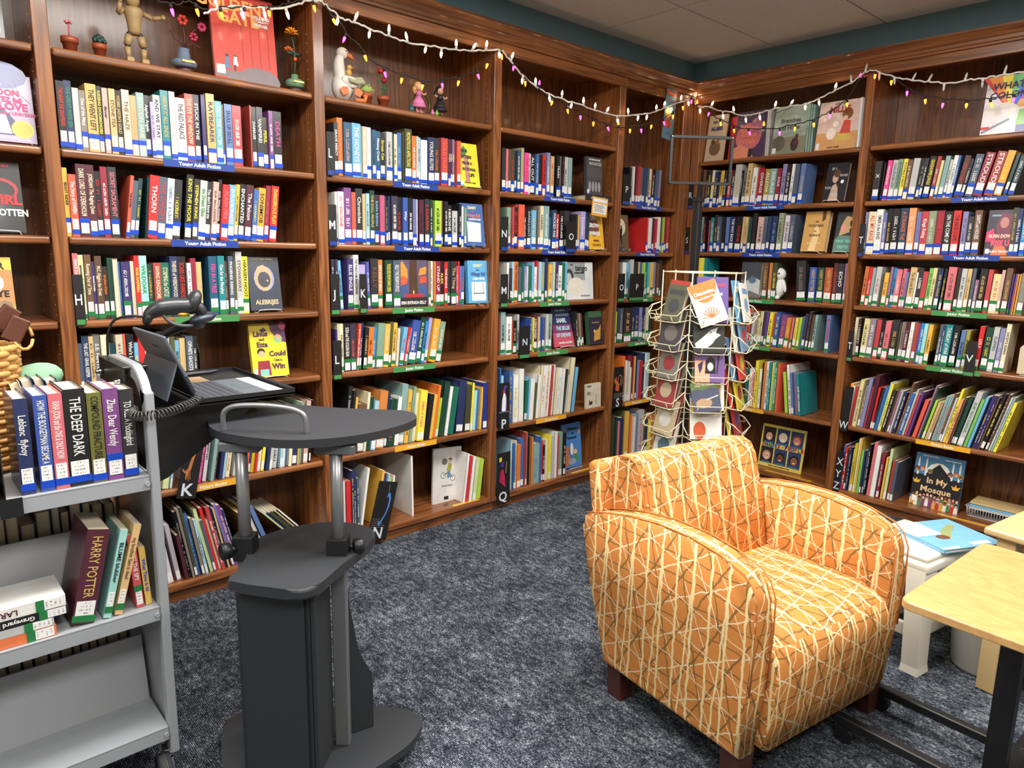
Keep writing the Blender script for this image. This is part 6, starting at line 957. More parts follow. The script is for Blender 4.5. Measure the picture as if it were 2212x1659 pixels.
def shift(a):
    if a[0] == 't': return (a[0], a[1], a[2] - .5) + tuple(a[3:])
    if a[0] == 'r': return (a[0], a[1], a[2] - .5, a[3], a[4] - .5, a[5])
    if a[0] == 'e': return (a[0], a[1], a[2] - .5) + tuple(a[3:])
    if a[0] == 'l': return (a[0], a[1], (a[2][0] - .5, a[2][1]), (a[3][0] - .5, a[3][1]), a[4])
    return (a[0], a[1], [(p[0] - .5, p[1]) for p in a[2]])
tree = lambda sky, n, ttl: [('r', sky, 0, 0, 1, 1), ('p', (96, 120, 70), [(0, .74), (.2, .78), (.4, .72), (.7, .78), (1, .72), (1, 1), (0, 1)]), ('t', (220, 210, 170), .5, .88, .13, 'TREE HOUSE #' + n, .8)] + ttl
rack_book(0, 0, .0, .022, .135, .20, 0, (84, 62, 130), [('r', (84, 62, 130), 0, 0, 1, 1), ('e', (232, 196, 80), .2, .8, .1, .07), ('t', (190, 60, 90), .55, .82, .13, 'MARTY SPEAKS', .8, .001), ('t', 'w', .6, .64, .17, 'house', 1, .0006)], 'purple paperback peeking out behind the orange one, top of the spinner rack')
rack_book(0, 0, .004, .045, .125, .185, -20, (226, 222, 214), [('r', (228, 224, 216), 0, 0, 1, 1), ('p', (222, 110, 42), circle(.5, 1.0, .5, .48, 14, 180, 360)), ('t', 'w', .5, .76, .17, 'Clementine,', .9, .0008), ('t', 'w', .52, .64, .11, 'Friend of the Week', .85, .0004)] + [('l', (200, 100, 50), (.5, .15), (.5 + .3 * math.cos(a), .2 + .2 * math.sin(a)), .04) for a in (.2, .6, 1, 1.4, 1.8, 2.2, 2.6, 3.0)], 'orange and white paperback tilted sideways in the top pocket of the rack')
rack_book(0, 1, -.012, .04, .135, .20, 0, (32, 34, 30), [('r', (34, 36, 32), 0, 0, 1, 1), ('t', 'w', .55, .86, .15, 'A to Z Mysteries', .75, .001), ('t', (230, 214, 60), .55, .74, .08, 'THE', 1, .0006), ('t', (230, 214, 60), .54, .64, .16, 'WHITE WOLF', .75, .001), ('p', (224, 226, 226), [(.05, .2), (.3, .34), (.55, .5), (.78, .56), (.72, .44), (.88, .4), (.7, .3), (.6, .2), (.4, .1), (.1, .1)]), ('e', 'k', .56, .45, .02, .02)], 'black paperback with a white wolf head on the spinner rack')
rack_book(0, 2, .0, .04, .13, .19, 0, (120, 90, 140), [('r', (110, 82, 140), 0, 0, 1, 1), ('r', (214, 160, 130), 0, 0, .5, .5), ('t', 'w', .54, .8, .2, 'WEDNESDAY', .72, .0008), ('e', (26, 22, 30), .52, .44, .17, .15), ('p', (26, 22, 30), [(.34, .2), (.7, .2), (.68, .46), (.36, .46)]), ('e', (226, 206, 200), .52, .36, .1, .1), ('p', (50, 30, 70), [(.1, .4), (.28, .5), (.24, .3), (.16, .2)]), ('l', (40, 30, 40), (.74, .2), (.8, .62), .05)], 'violet paperback of a dark haired girl with a cello on the spinner rack')
rack_book(0, 3, .004, .03, .14, .19, 0, (60, 130, 80), [('r', 'w', 0, 0, 1, 1), ('r', (50, 130, 80), 0, .84, 1, .97), ('t', 'w', .45, .9, .09, 'READERS', 1, .0006), ('e', 'w', .86, .94, .1, .05)], 'white and green early reader at the back of the middle rack pocket')
rack_book(0, 3, -.008, .045, .125, .165, 0, (196, 150, 60), [('r', (200, 152, 62), 0, 0, 1, 1), ('r', (130, 120, 50), 0, .8, 1, 1), ('e', (190, 50, 50), .86, .86, .1, .08), ('t', 'w', .5, .68, .13, 'Arnold Lobel', .85, .0008)], 'golden paperback with red round mark in the middle rack pocket')
rack_book(0, 3, -.002, .058, .12, .135, -9, (90, 110, 90), tree((76, 80, 104), '2', [('e', (170, 140, 110), .4, .3, .3, .16), ('l', 'lg', (.5, .4), (.95, .5), .05)]), 'small green topped paperback tilted in front of the golden one')
rack_book(0, 4, .002, .035, .14, .195, 0, (222, 220, 212), [('r', (224, 222, 214), 0, 0, 1, 1), ('r', (80, 110, 180), 0, .93, 1, 1), ('t', (70, 80, 110), .42, .8, .08, 'CYNTHIA RYLANT', .9), ('e', (60, 80, 130), .82, .8, .09, .065), ('e', 'w', .82, .8, .07, .05), ('t', (60, 80, 130), .82, .8, .12, '3', 1, .0006), ('e', (206, 90, 50), .3, .2, .2, .2)], 'white early reader with round number three, low on the spinner rack')
rack_book(0, 5, .014, .05, .125, .19, -3, (150, 150, 130), tree((150, 152, 150), '22', [('t', 'w', .5, .62, .13, 'Revolutionary War', .75, .0006), ('t', 'w', .46, .52, .13, 'on Wednesday', .8, .0006), ('p', (60, 50, 46), [(.14, .06), (.52, .06), (.46, .3), (.3, .4), (.18, .26)]), ('l', (180, 60, 70), (.6, .12), (.95, .3), .16), ('l', (60, 80, 140), (.78, .3), (.95, .48), .14), ('r', (206, 190, 130), 0, 0, 1, .08)]), 'paperback with flag and soldiers just above the armchair back')
rack_book(0, 6, -.03, .03, .13, .19, 4, (30, 30, 34), [('r', 'k', 0, 0, 1, 1), ('t', 'w', .5, .85, .1, 'THE')], 'black paperback half hidden behind the armchair back on the rack')
RC = [((176, 70, 60), 'red'), ((120, 118, 112), 'grey'), ((206, 204, 196), 'white'), ((90, 92, 74), 'olive'), ((150, 60, 64), 'crimson'), ((84, 110, 130), 'slate blue'), ((70, 70, 74), 'charcoal'), ((186, 170, 140), 'tan')]
RCR = [((96, 158, 196), 'sky blue'), ((206, 60, 56), 'red'), ((70, 56, 110), 'purple'), ((226, 222, 210), 'white'), ((214, 196, 60), 'yellow'), ((40, 60, 72), 'dark teal'), ((110, 150, 190), 'pale blue'), ((160, 44, 52), 'crimson')]
for k, side, cols in ((5, 'left', RC), (1, 'right', RCR)):
    for tier in range(7):
        for j in range(2):
            c, cn = cols[(tier * 2 + j * 3 + tier) % 8]; c2 = cols[(tier * 2 + j * 3 + tier + 3) % 8][0]
            art = [('r', c, 0, 0, 1, 1), ('e', c2, .5, .42, .3, .2), ('r', c2, .1, .72, .9, .86)]
            rack_book(k, tier, -.012 + .02 * j + rn.uniform(-.008, .008), .022 + .024 * j, rn.uniform(.115, .135), rn.uniform(.175, .2) - .02 * j, rn.uniform(-6, 6), c, art, '%s paperback %s in pocket %d from top, %s side of the spinner rack' % (cn, ('behind', 'in front')[j], tier + 1, side), .009)
# ---------------------------------------------------------------- floor sign stand behind the rack
st = empty('sign_stand', (-.93, -.70, 0), (0, 0, 0), 'black floor stand with an empty rectangular sign frame', 'sign stand')
b = B(); b.lathe([(.12, 0), (.12, .008), (.02, .016), (.016, .03)], 24); b.obj('base', M_BLACK, st)
b = B(); b.box(-.017, .017, -.017, .017, .015, 1.665, .003, 1); b.obj('lower_post', M_BLACK, st)
b = B(); b.box(-.021, .021, -.021, .021, 1.655, 1.677, .002, 1); b.obj('collar', M_BLACKP, st)
b = B(); b.box(-.010, .010, -.006, .006, 1.665, 1.742); b.obj('upper_post', M_BLACK, st)
fr = Matrix.Rotation(math.radians(-38), 4, 'Z')
b = B()
for x0, x1, z0, z1 in ((-.158, .158, 1.738, 1.752), (-.158, .158, 1.956, 1.970), (-.158, -.144, 1.738, 1.970), (.144, .158, 1.738, 1.970)): b.box(x0, x1, -.006, .006, z0, z1, .001, 1, fr)
b.obj('sign_frame', M_BLACK, st)
b = B()
for x, z in ((-.151, 1.745), (.151, 1.963), (-.151, 1.963), (.151, 1.745)): b.tube([fr @ Vector((x, -.006, z)), fr @ Vector((x, -.009, z))], .003, 8)
b.obj('screw', M_CHROME, st)
# ---------------------------------------------------------------- white plastic step stool with a picture book on it
M_PLAS = plain('ivory_plastic', (226, 222, 208), .4, coat=.2)
stool = empty('plastic_stool', (-1.31, -1.965, 0), (0, 0, math.radians(-9)), 'ivory plastic stool with splayed legs between armchair and tables', 'stool')
b = B(); b.box(-.155, .155, -.125, .125, .378, .40, .01, 3); b.box(-.165, .165, -.135, .135, .34, .379, .012, 3); b.obj('seat', M_PLAS, stool, True)
for sx in (-1, 1):
    for sy in (-1, 1):
        b = B(); x0, y0, x1, y1 = sx * .125, sy * .095, sx * .178, sy * .135
        def ring(x, y, hw, z): return [(x - hw, y - hw * .8, z), (x + hw, y - hw * .8, z), (x + hw, y + hw * .8, z), (x - hw, y + hw * .8, z)]
        lv = [[b.b.verts.new(p) for p in ring(x0 + (x1 - x0) * t_, y0 + (y1 - y0) * t_, h_, .352 * (1 - t_) + .0005)] for t_, h_ in ((0, .04), (.5, .036), (.93, .034), (1, .038))]
        for A, C in zip(lv, lv[1:]):
            for q in range(4): b.b.faces.new((A[q], A[(q + 1) % 4], C[(q + 1) % 4], C[q]))
        b.b.faces.new(lv[0][::-1]); b.b.faces.new(lv[-1]); b.obj('leg', M_PLAS, stool)
for p, q in (((-.16, -.12), (.16, -.12)), ((-.16, .12), (.16, .12)), ((-.16, -.12), (-.16, .12)), ((.16, -.12), (.16, .12))):
    b = B(); b.box(min(p[0], q[0]) - .008, max(p[0], q[0]) + .008, min(p[1], q[1]) - .008, max(p[1], q[1]) + .008, .10, .15, .005, 2); b.obj('stretcher', M_PLAS, stool)
t = empty('picture_book', (-1.40, -2.085, .4006), (0, 0, math.radians(-26)), 'blue picture book lying on the ivory stool', 'book')
inst('cover', ME_HARDF, t, (0, .0, .012), (-math.pi / 2, 0, 0), (.27, .012, .24), 'sk'); inst('page_block', ME_PF, t, (0, 0, .012), (-math.pi / 2, 0, 0), (.27, .012, .24))
h_ = empty('cover_print', (0, 0, .0124), (-math.pi / 2, 0, 0)); h_.parent = t
picture(h_, .27, .24, 0.0, [('r', (120, 176, 206), 0, 0, 1, 1), ('r', (224, 228, 226), 0, .5, .45, 1), ('p', (150, 160, 110), [(.4, .3), (.6, .5), (.9, .75), (.8, .8), (.5, .6), (.36, .4)]), ('e', (110, 70, 54), .36, .4, .1, .08), ('r', 'w', .55, .06, .85, .16), ('r', 'w', .02, .02, .3, .08)])
# ---------------------------------------------------------------- overbed style side table
M_MAPLE = None
def maple():
    t = NT('maple_laminate'); tc = t.add('ShaderNodeTexCoord').outputs['Object']
    v = t.mapr(tc, (1.6, .45, 1), (0, 0, .5)); n = t.noise(v, 6, 4, .55, 1.2); r_ = t.math('FRACT', t.math('MULTIPLY', n, 7)); l_ = t.math('POWER', t.math('ABSOLUTE', t.math('SUBTRACT', r_, .5)), 1.5)
    f = t.noise(t.mapr(tc, (6, 60, 1), (0, 0, .5)), 8, 2)
    c = t.mix(t.math('ADD', t.math('MULTIPLY', l_, 1.3), t.math('MULTIPLY', f, .35)), rgba((206, 164, 106)), rgba((182, 136, 80)))
    t.set(base=c, rough=.35, coat=.25); return t.m
M_MAPLE = maple()
ta = empty('side_table', (-2.10, -2.505, 0), (0, 0, math.radians(-2.5)), 'maple topped side table on a black C shaped rolling frame', 'table')
b = B(); rp = []
for cx_, cy_, a0 in ((.245, .205, 0), (-.245, .205, 90), (-.245, -.205, 180), (.245, -.205, 270)):
    for q in range(5): a = math.radians(a0 + 22.5 * q); rp.append((cx_ + .028 * math.cos(a), cy_ + .028 * math.sin(a)))
b.prism(rp, .602, .622, 2, .003, 2); b.obj('table_top', M_MAPLE, ta)
b = B(); b.box(.115, .155, .07, .12, .05, .602, .003, 2); b.obj('post', M_BLACK, ta)
b = B(); b.box(.10, .17, .06, .14, .575, .6015, .003, 1); b.box(.06, .115, .075, .115, .56, .59, .004, 1); b.obj('height_clamp', M_BLACKP, ta)
b = B(); b.tube([(.10, .105, .53), (.075, .105, .53), (.072, .105, .53), (.05, .105, .53), (.047, .105, .53)], [.008, .008, .02, .02, .014], 14); b.obj('clamp_knob', M_BLACKP, ta)
for x in (.02, .262):
    b = B(); b.box(x - .014, x + .014, .085, .46, .052, .08, .003, 1); b.obj('foot_bar', M_BLACK, ta)
    b = B(); b.tube([(x - .012, .435, .025), (x + .012, .435, .025)], .0245, 14); b.box(x - .015, x + .015, .42, .45, .03, .053); b.obj('caster', M_BLACKP, ta)
    b = B(); b.tube([(x - .012, .06, .025), (x + .012, .06, .025)], .0245, 14); b.box(x - .015, x + .015, .045, .075, .03, .053); b.obj('caster', M_BLACKP, ta)
b = B(); b.box(.0, .40, .05, .09, .048, .082, .003, 1); b.obj('cross_bar', M_BLACK, ta)
b = B()
for x in (.02, .262, .135): b.tube([(x, .07, .082), (x, .07, .086)], .006, 8)
b.obj('bolt', M_CHROME, ta)
# ---------------------------------------------------------------- pale wooden table and white bucket at the edge of the scene
M_BIRCH = plain('birch_wood', (214, 184, 132), .45, coat=.2)
t2 = empty('wooden_table', (-1.10, -2.56, 0), (0, 0, math.radians(-8)), 'pale birch table with square legs behind the maple topped table', 'table')
b = B(); b.box(-.42, .30, -.3, .30, .53, .555, .008, 3); b.obj('table_top', M_BIRCH, t2)
for x in (-.37, .25):
    for y in (-.25, .24):
        b = B(); b.box(x - .027, x + .027, y - .027, y + .027, .0005, .53, .004, 2); b.obj('leg', M_BIRCH, t2)
bk = empty('plastic_bucket', (-1.30, -2.215, 0), (0, 0, 0), 'translucent white plastic bucket with black print under the birch table', 'bucket')
M_BUCK = plain('milky_plastic', (208, 210, 206), .35, coat=.2)
b = B(); b.lathe([(.085, .0005), (.09, .01), (.112, .28), (.118, .285), (.118, .297), (.11, .297), (.104, .285), (.083, .015)], 28); b.obj('pail', M_BUCK, bk, True)
for k, (tx, z, s_) in enumerate((('Must', .225, .02), ('POP', .145, .038), ('RETURN TO', .085, .011), ('CHILDREN', .072, .011))):
    a = math.radians(-142); r_ = .096 + .08 * (z / .3) * .3 + .006
    font('bucket_lettering', tx, s_, 'k', bk, (r_ * math.cos(a), r_ * math.sin(a), z), (math.pi / 2, 0, a + math.pi / 2), bold=.0008 if s_ > .03 else .0002)
# ---------------------------------------------------------------- wire basket with books on the bottom right shelf
wb = empty('wire_basket', W('R', 1.76, .10, HR[6]), (0, 0, RZ['R']), 'white wire basket holding books on the bottom shelf', 'basket')
M_WW = plain('white_wire_basket', (206, 206, 208), .4)
for z, g in ((.004, .012), (.058, .0)):
    b = B(); b.tube([(g, g, z), (.30 - g, g, z), (.30 - g, .16 - g, z), (g, .16 - g, z)], .0026, 6, True); b.obj('rim_wire', M_WW, wb)
wm = B(); wm.tube([(0, 0, .058), (0, .012, .004)], .0013, 5); wme = wm.mesh('basket_wire', M_WW)
for i in range(24): inst('basket_wire', wme, wb, (.008 + .0123 * i, 0, 0))
for i in range(12): inst('basket_wire', wme, wb, (0, .152 - .0123 * i, 0), (0, 0, -math.pi / 2))
b = B()
for i in range(12): b.tube([(.012, .014 + .012 * i, .004), (.288, .014 + .012 * i, .004)], .0012, 5)
b.obj('basket_floor', M_WW, wb)
for i, (c, wv, hv, cn) in enumerate((('w', .012, .26, 'white'), ('sky', .010, .24, 'blue'), ('tn', .012, .22, 'tan'))):
    r = inst('display_book', ME_HARD, None, W('R', 1.775 + hv, .115 + .003 * i, HR[6] + .044 + .0126 * i), (0, -math.pi / 2, RZ['R']), (wv, .13, hv), 'sk' if c == 'sky' else c); tag(r, '%s book lying in the white wire basket' % cn, 'book', 'books in the wire basket'); inst('page_block', ME_PH, r)
# little beige holder at the right end of the junior shelf
t = empty('book_easel', W('R', 1.905, .05, HR[4]), (0, 0, RZ['R']), 'beige plastic display holder at the right end of the fifth shelf', 'book stand')
b = B(); b.prism([(.0, .004), (.0, .13), (.012, .145), (.09, .145), (.10, .13), (.10, .004)], .0, .004, 1, .001, 1); b.obj('holder_plate', plain('beige_holder', (206, 192, 162), .4), t); b = B(); b.tube([(.02, -.02, .012), (.02, -.024, .002), (.08, -.024, .002), (.08, -.02, .012)], .0016, 6); b.obj('wire_foot', M_WIRE, t)
# ---------------------------------------------------------------- figurines and potted plants on the top shelves
Z1 = HL[0] + .0004
M_TERRA = plain('terracotta', (158, 74, 44), .45, coat=.3); M_SOIL = plain('dark_soil', (52, 30, 26), .9)
def pot(name, x, y, r, h, label):
    t = empty(name, (x, y, Z1), (0, 0, 0), label, 'plant', 'small potted plants on the top shelves')
    b = B(); b.lathe([(r * .72, 0), (r * .86, h * .62), (r, h * .62), (r * 1.02, h), (r * .88, h), (r * .84, h * .9)], 18); b.obj('pot', M_TERRA, t, False); b = B(); b.lathe([(r * .86, h * .85), (r * .86, h * .9)], 14); b.obj('soil', M_SOIL, t); return t
t = pot('potted_plant', -3.462, .06, .026, .048, 'terracotta pot with a pink stalk flower, first on the top shelf')
b = B(); b.tube([(0, 0, .04), (.001, 0, .092)], .003, 7); b.obj('stem', plain('pink_stem', (190, 100, 104), .5), t)
b = B()
for k in range(6): b.ball((.008 * math.cos(k), .008 * math.sin(k), .094 + .003 * (k % 2)), .0045, 7)
b.obj('flower_head', plain('pink_petal', (216, 130, 134), .5), t)
t = pot('potted_plant', -3.375, .06, .022, .044, 'terracotta pot with a dark green succulent')
for k in range(16):
    a = k * 2.4; r_ = .018 * math.sqrt(k / 16); b = B(); b.ball((r_ * math.cos(a), r_ * math.sin(a), .05 + .018 * (1 - k / 16)), .0075, 7, (1, 1, 1.2)); b.obj('leaf', plain('dark_succulent', (40, 66, 56), .5), t)
t = pot('potted_plant', -2.357, .05, .027, .046, 'terracotta pot with a round green cactus beside the goose')
b = B(); b.ball((0, 0, .06), .027, 14, (1, 1, .8)); b.obj('cactus', plain('cactus_green', (150, 176, 90), .6), t)
for k in range(18):
    a = k * 2.4; zz = .06 + .02 * math.cos(k * .35); r_ = .027 * math.sin(.35 + k * .1); d_ = Vector((math.cos(a), math.sin(a), .6)); p = Vector((r_ * math.cos(a), r_ * math.sin(a), zz)); b = B(); b.tube([p, p + d_ * .011], [.0022, .0008], 5); b.obj('spine', plain('cactus_spine', (206, 200, 150), .6), t)
t = pot('potted_plant', -2.27, .055, .027, .045, 'terracotta pot with two red roses')
for px_, pz_, qx in ((-.012, .148, -.004), (.003, .112, .006)):
    b = B(); b.tube([(qx, 0, .04), (qx * 1.3, 0, .08), (px_, 0, pz_)], .002, 6); b.obj('stem', plain('rose_stem', (50, 104, 62), .5), t)
    for k in range(6): a = k * 1.05; b = B(); b.ball((px_ + .006 * math.cos(a), .006 * math.sin(a), pz_ + .003 * (k % 2)), .0085, 8, (.9, .9, 1.1)); b.obj('petal', plain('rose_red', (176, 30, 38), .45), t)
    for s_ in (-1, 1): b = B(); b.ball((px_ * .6 + .009 * s_, -.002, pz_ * .72), .007, 8, (1.3, .4, .8)); b.obj('leaf', plain('rose_stem', (50, 104, 62), .5), t)
# jointed wooden mannequin, standing in for a brick-built toy figure
t = empty('stand_in_mannequin', (-3.262, .06, Z1), (0, 0, 0), 'tan jointed wooden mannequin standing in for a brick toy figure, one arm out', 'figurine')
M_TAN = plain('tan_wood', (166, 138, 92), .5); M_JOINT = plain('dark_joint', (44, 38, 40), .5)
def limb(name, P, r): b = B(); b.tube(P, r, 9); b.obj(name, M_TAN, t, True)
for s_ in (-1, 1):
    b = B(); b.box(s_ * .024 - .012, s_ * .024 + .012, -.026, .012, .0, .018, .004, 2); b.obj('foot', M_TAN, t)
    limb('shin', [(s_ * .024, 0, .018), (s_ * .026, 0, .052)], [.008, .011]); limb('thigh', [(s_ * .026, 0, .06), (s_ * .018, 0, .092)], [.012, .013])
    b = B(); b.ball((s_ * .026, 0, .056), .008, 8); b.obj('joint', M_JOINT, t)
    b = B(); b.ball((s_ * .018, 0, .096), .009, 8); b.obj('joint', M_JOINT, t)
b = B(); b.lathe([(.014, .096), (.021, .105), (.022, .125), (.026, .15), (.032, .172), (.028, .182), (.008, .186)], 12); b.obj('torso', M_TAN, t, True)
b = B(); b.ball((0, 0, .212), .026, 12, (.9, .9, 1.15)); b.obj('head', M_TAN, t)
limb('upper_arm', [(.03, 0, .172), (.058, -.004, .160)], [.009, .008]); limb('forearm', [(.06, -.004, .160), (.086, -.01, .168)], [.008, .007]); b = B(); b.box(.086, .1, -.018, -.004, .162, .178, .003, 1); b.obj('hand', M_TAN, t)
limb('upper_arm', [(-.03, 0, .174), (-.048, -.004, .156)], [.009, .008]); limb('forearm', [(-.048, -.004, .156), (-.044, -.02, .188)], [.008, .007]); b = B(); b.box(-.052, -.038, -.027, -.014, .188, .204, .003, 1); b.obj('hand', M_TAN, t)
def vase(name, x, prof, bodycol, label):
    t = empty(name, (x, .065, Z1), (0, 0, 0), label, 'plant')
    b = B(); b.lathe([(.03, 0), (.034, .004), (.032, .012), (.026, .016)], 18); b.obj('stand', plain('carved_stand', (70, 34, 30), .4, coat=.4), t)
    b = B(); b.lathe(prof, 22); b.obj('vase', plain('vase_' + name, bodycol, .3, coat=.5), t, True)
    b = B(); b.box(-.022, .022, -prof[2][0] - .0015, -prof[2][0] + .002, prof[2][1] - .002, prof[2][1] + .006, .001, 1); b.obj('gold_band', plain('gold_band', (206, 176, 90), .3, .6), t); return t
t = vase('flowering_bonsai', -3.10, [(.028, .0165), (.04, .022), (.043, .032), (.042, .04), (.03, .048), (.021, .05), (.021, .066), (.019, .067), (.019, .084), (.016, .084)], (112, 128, 150), 'brick toy plum bonsai in a grey blue vase')
M_TWIG = plain('plum_twig', (74, 32, 38), .5)
for P in ([(0, 0, .08), (-.006, 0, .105), (-.03, 0, .115), (-.036, 0, .13), (-.045, 0, .137)], [(0, 0, .08), (.006, 0, .12), (.004, 0, .15), (.002, 0, .165)], [(.002, 0, .095), (.02, 0, .13), (.04, 0, .155), (.06, .0, .165)], [(.004, 0, .09), (.03, 0, .108), (.056, 0, .10), (.066, 0, .095)]):
    b = B(); b.tube(P, [.0035, .003, .0025, .002, .0015][:len(P)], 6); b.obj('branch', M_TWIG, t)
for cx_, cz_, c_, rr2, n_ in ((.0, .18, (206, 66, 50), .012, 6), (.035, .13, (150, 30, 54), .010, 6), (.066, .17, (176, 50, 96), .010, 7)):
    for k in range(n_): a = k * 6.283 / n_; b = B(); b.ball((cx_ + rr2 * math.cos(a), -.004, cz_ + rr2 * math.sin(a)), .0075, 8); b.obj('blossom', plain('blossom_%d' % c_[2], c_, .4, coat=.3), t)
t = vase('flower_arrangement', -2.676, [(.024, .0165), (.034, .022), (.037, .034), (.036, .042), (.026, .05), (.014, .053), (.014, .068), (.011, .068)], (112, 150, 120), 'brick toy chrysanthemum in a green vase beside the red book')
b = B(); b.tube([(0, 0, .06), (.004, 0, .12), (.0, 0, .18), (-.006, 0, .21)], .0032, 7); b.obj('stem', plain('rose_stem2', (40, 84, 66), .5), t)
for cx_, cz_, s_, c_ in ((-.008, .232, 1.0, (226, 140, 30)), (-.022, .165, .72, (200, 100, 40))):
    for k in range(16):
        a = k * 2.4; e_ = .3 + 1.1 * (k / 16); d1 = Vector((math.cos(a) * math.cos(e_), math.sin(a) * math.cos(e_) * .8, math.sin(e_))); p0 = Vector((cx_, 0, cz_ - .012)); b = B(); b.tube([p0, p0 + d1 * .02 * s_, p0 + d1 * .032 * s_ + Vector((0, 0, -.006 * s_))], [.003, .0042 * s_, .0022], 6); b.obj('petal', plain('mum_%d' % c_[1], c_, .4, coat=.2), t)
b = B(); b.ball((-.0, -.01, .125), .008, 8); b.obj('bud', plain('orange_bud', (214, 100, 50), .4), t)
for s_ in (-1, 1): b = B(); b.ball((-.016 * s_, 0, .148), .014, 8, (1.3, .4, .6)); b.obj('leaf', plain('dark_leaf', (26, 44, 38), .5), t)
# goose figurine reading to a gosling
t = empty('goose_figurine', (-2.448, .09, Z1), (0, 0, math.radians(-8)), 'white goose figurine reading an open book to a gosling', 'figurine')
M_GO = plain('goose_white', (226, 222, 212), .6); M_BE = plain('goose_orange', (206, 116, 60), .5)
b = B(); b.ball((0, 0, .062), .048, 16, (1, .85, 1.25)); b.obj('body', M_GO, t)
b = B(); b.tube(catmull([(-.008, 0, .1), (-.016, -.004, .14), (-.014, -.006, .17), (-.006, -.008, .188)], 5), [.03 - .016 * i / 15 for i in range(16)], 12); b.obj('neck', M_GO, t, True)
b = B(); b.ball((-.002, -.008, .196), .0235, 14, (1.1, .9, 1)); b.obj('head', M_GO, t)
b = B(); b.tube([(.014, -.012, .194), (.03, -.016, .186), (.046, -.02, .174)], [.0125, .0095, .002], 10); b.obj('beak', M_BE, t, True)
b = B(); b.ball((.008, -.028, .202), .003, 8); b.obj('eye', plain('eye_black', (20, 20, 22), .2), t)
for s_ in (-1, 1):
    b = B(); b.ball((.02, -.034 * s_ if s_ > 0 else .03, .08), .028, 12, (1.4, .45, .85), Matrix.Rotation(math.radians(14), 4, 'Y')); b.obj('wing', M_GO, t)
    b = B(); b.prism([(-.014, -.0), (.014, .0), (.02, .026), (.0, .034), (-.02, .026)], 0, .006, 1, .001, 1, Matrix.Translation((-.004 + .05 * (s_ > 0), -.05, .024)) @ Matrix.Rotation(math.radians(20 * s_), 4, 'Y')); b.obj('webbed_foot', M_BE, t)
b = B(); b.prism([(-.034, .0), (0, -.006), (.034, .0), (.034, .004), (0, -.002), (-.034, .004)], -.022, .022, 1, 0, 2, Matrix.Translation((.042, -.045, .09)) @ Matrix.Rotation(math.radians(40), 4, 'X')); b.obj('open_book', plain('sage_book', (176, 182, 150), .6), t)
b = B(); b.ball((.016, -.04, .135), .011, 10); b.ball((.014, -.038, .115), .0125, 10, (1, .9, 1.2)); b.obj('gosling', plain('gosling_yellow', (206, 170, 90), .6), t); b = B(); b.tube([(.024, -.046, .135), (.033, -.05, .132)], [.004, .001], 7); b.obj('gosling_beak', M_BE, t)
b = B(); b.tube([(.03, -.06, .004), (.075, -.06, .006), (.078, -.06, .03)], [.01, .009, .012], 9); b.obj('leg', M_BE, t, True)
# two toy dolls
def doll(x, dress, skin, hair, label, base):
    t = empty('toy_doll', (x, .065, Z1), (0, 0, 0), label, 'toy', 'toy dolls on the top shelf')
    for s_ in (-1, 1):
        b = B(); b.box(s_ * .011 - .008, s_ * .011 + .008, -.014, .008, 0, .014, .003, 1); b.obj('shoe', plain('shoe_' + base, dress, .4), t); b = B(); b.tube([(s_ * .011, 0, .014), (s_ * .009, 0, .045)], .006, 8); b.obj('leg', plain('skin_' + base, skin, .5), t)
    for k, (z0, r0, r1) in enumerate(((.03, .036, .028), (.046, .03, .021), (.06, .022, .012))):
        b = B(); b.lathe([(r0, z0), (r0 * .96, z0 + .004), (r1, z0 + .018), (.006, z0 + .02)], 14); b.obj('skirt_tier', plain('dress_%s%d' % (base, k % 2), tuple(min(255, int(c_ * (1.15 if k % 2 else 1))) for c_ in dress), .45), t, True)
    b = B(); b.lathe([(.012, .078), (.015, .09), (.013, .1), (.005, .104)], 12); b.obj('bodice', plain('dress_%s0' % base, dress, .45), t, True)
    for s_ in (-1, 1): b = B(); b.tube([(s_ * .014, 0, .098), (s_ * .026, -.004, .088), (s_ * .034, -.012, .096)], .0045, 7); b.obj('arm', plain('skin_' + base, skin, .5), t)
    b = B(); b.ball((0, 0, .12), .0165, 12, (1, 1, 1.05)); b.obj('head', plain('skin_' + base, skin, .5), t)
    b = B(); b.ball((0, .005, .124), .0185, 12, (1.1, .95, 1.05)); b.ball((.015, .01, .11), .012, 9); b.ball((-.015, .01, .11), .012, 9); b.obj('hair', plain('hair_' + base, hair, .5), t)
    return t
doll(-2.075, (206, 120, 166), (222, 170, 140), (210, 170, 100), 'toy doll in a tiered pink dress', 'pink')
doll(-1.955, (36, 34, 40), (206, 160, 130), (34, 28, 30), 'toy doll in a black dress', 'black')
b = B(); b.tube([(.045 * math.cos(a), 0, .07 + .052 * math.sin(a)) for a in [k * .35 for k in range(18)]], .006, 7, True); o = b.obj('round_mirror_frame', plain('bronze_ring', (110, 100, 62), .4, .4)); o.location = (-2.02, .12, Z1 - .012); tag(o, 'bronze ring standing between the two toy dolls', 'ornament')
b = B(); b.lathe([(.012, 0), (.014, .018), (.009, .024), (.009, .03)], 12); o = b.obj('toy_jar', plain('teal_jar', (40, 96, 100), .3)); o.location = (-2.125, .05, Z1); tag(o, 'tiny teal toy jar left of the pink doll', 'toy')
for i, (x_, c_, l_) in enumerate(((-2.018, (214, 120, 170), 'tiny pink toy box between the dolls'), (-1.995, (110, 190, 80), 'tiny green toy bottle between the dolls'))):
    b = B(); b.lathe([(.008, 0), (.009, .014), (.004, .02), (.004, .026)], 10); o = b.obj('toy_jar', plain('toyjar%d' % i, c_, .3)); o.location = (x_, .035, Z1); tag(o, l_, 'toy')
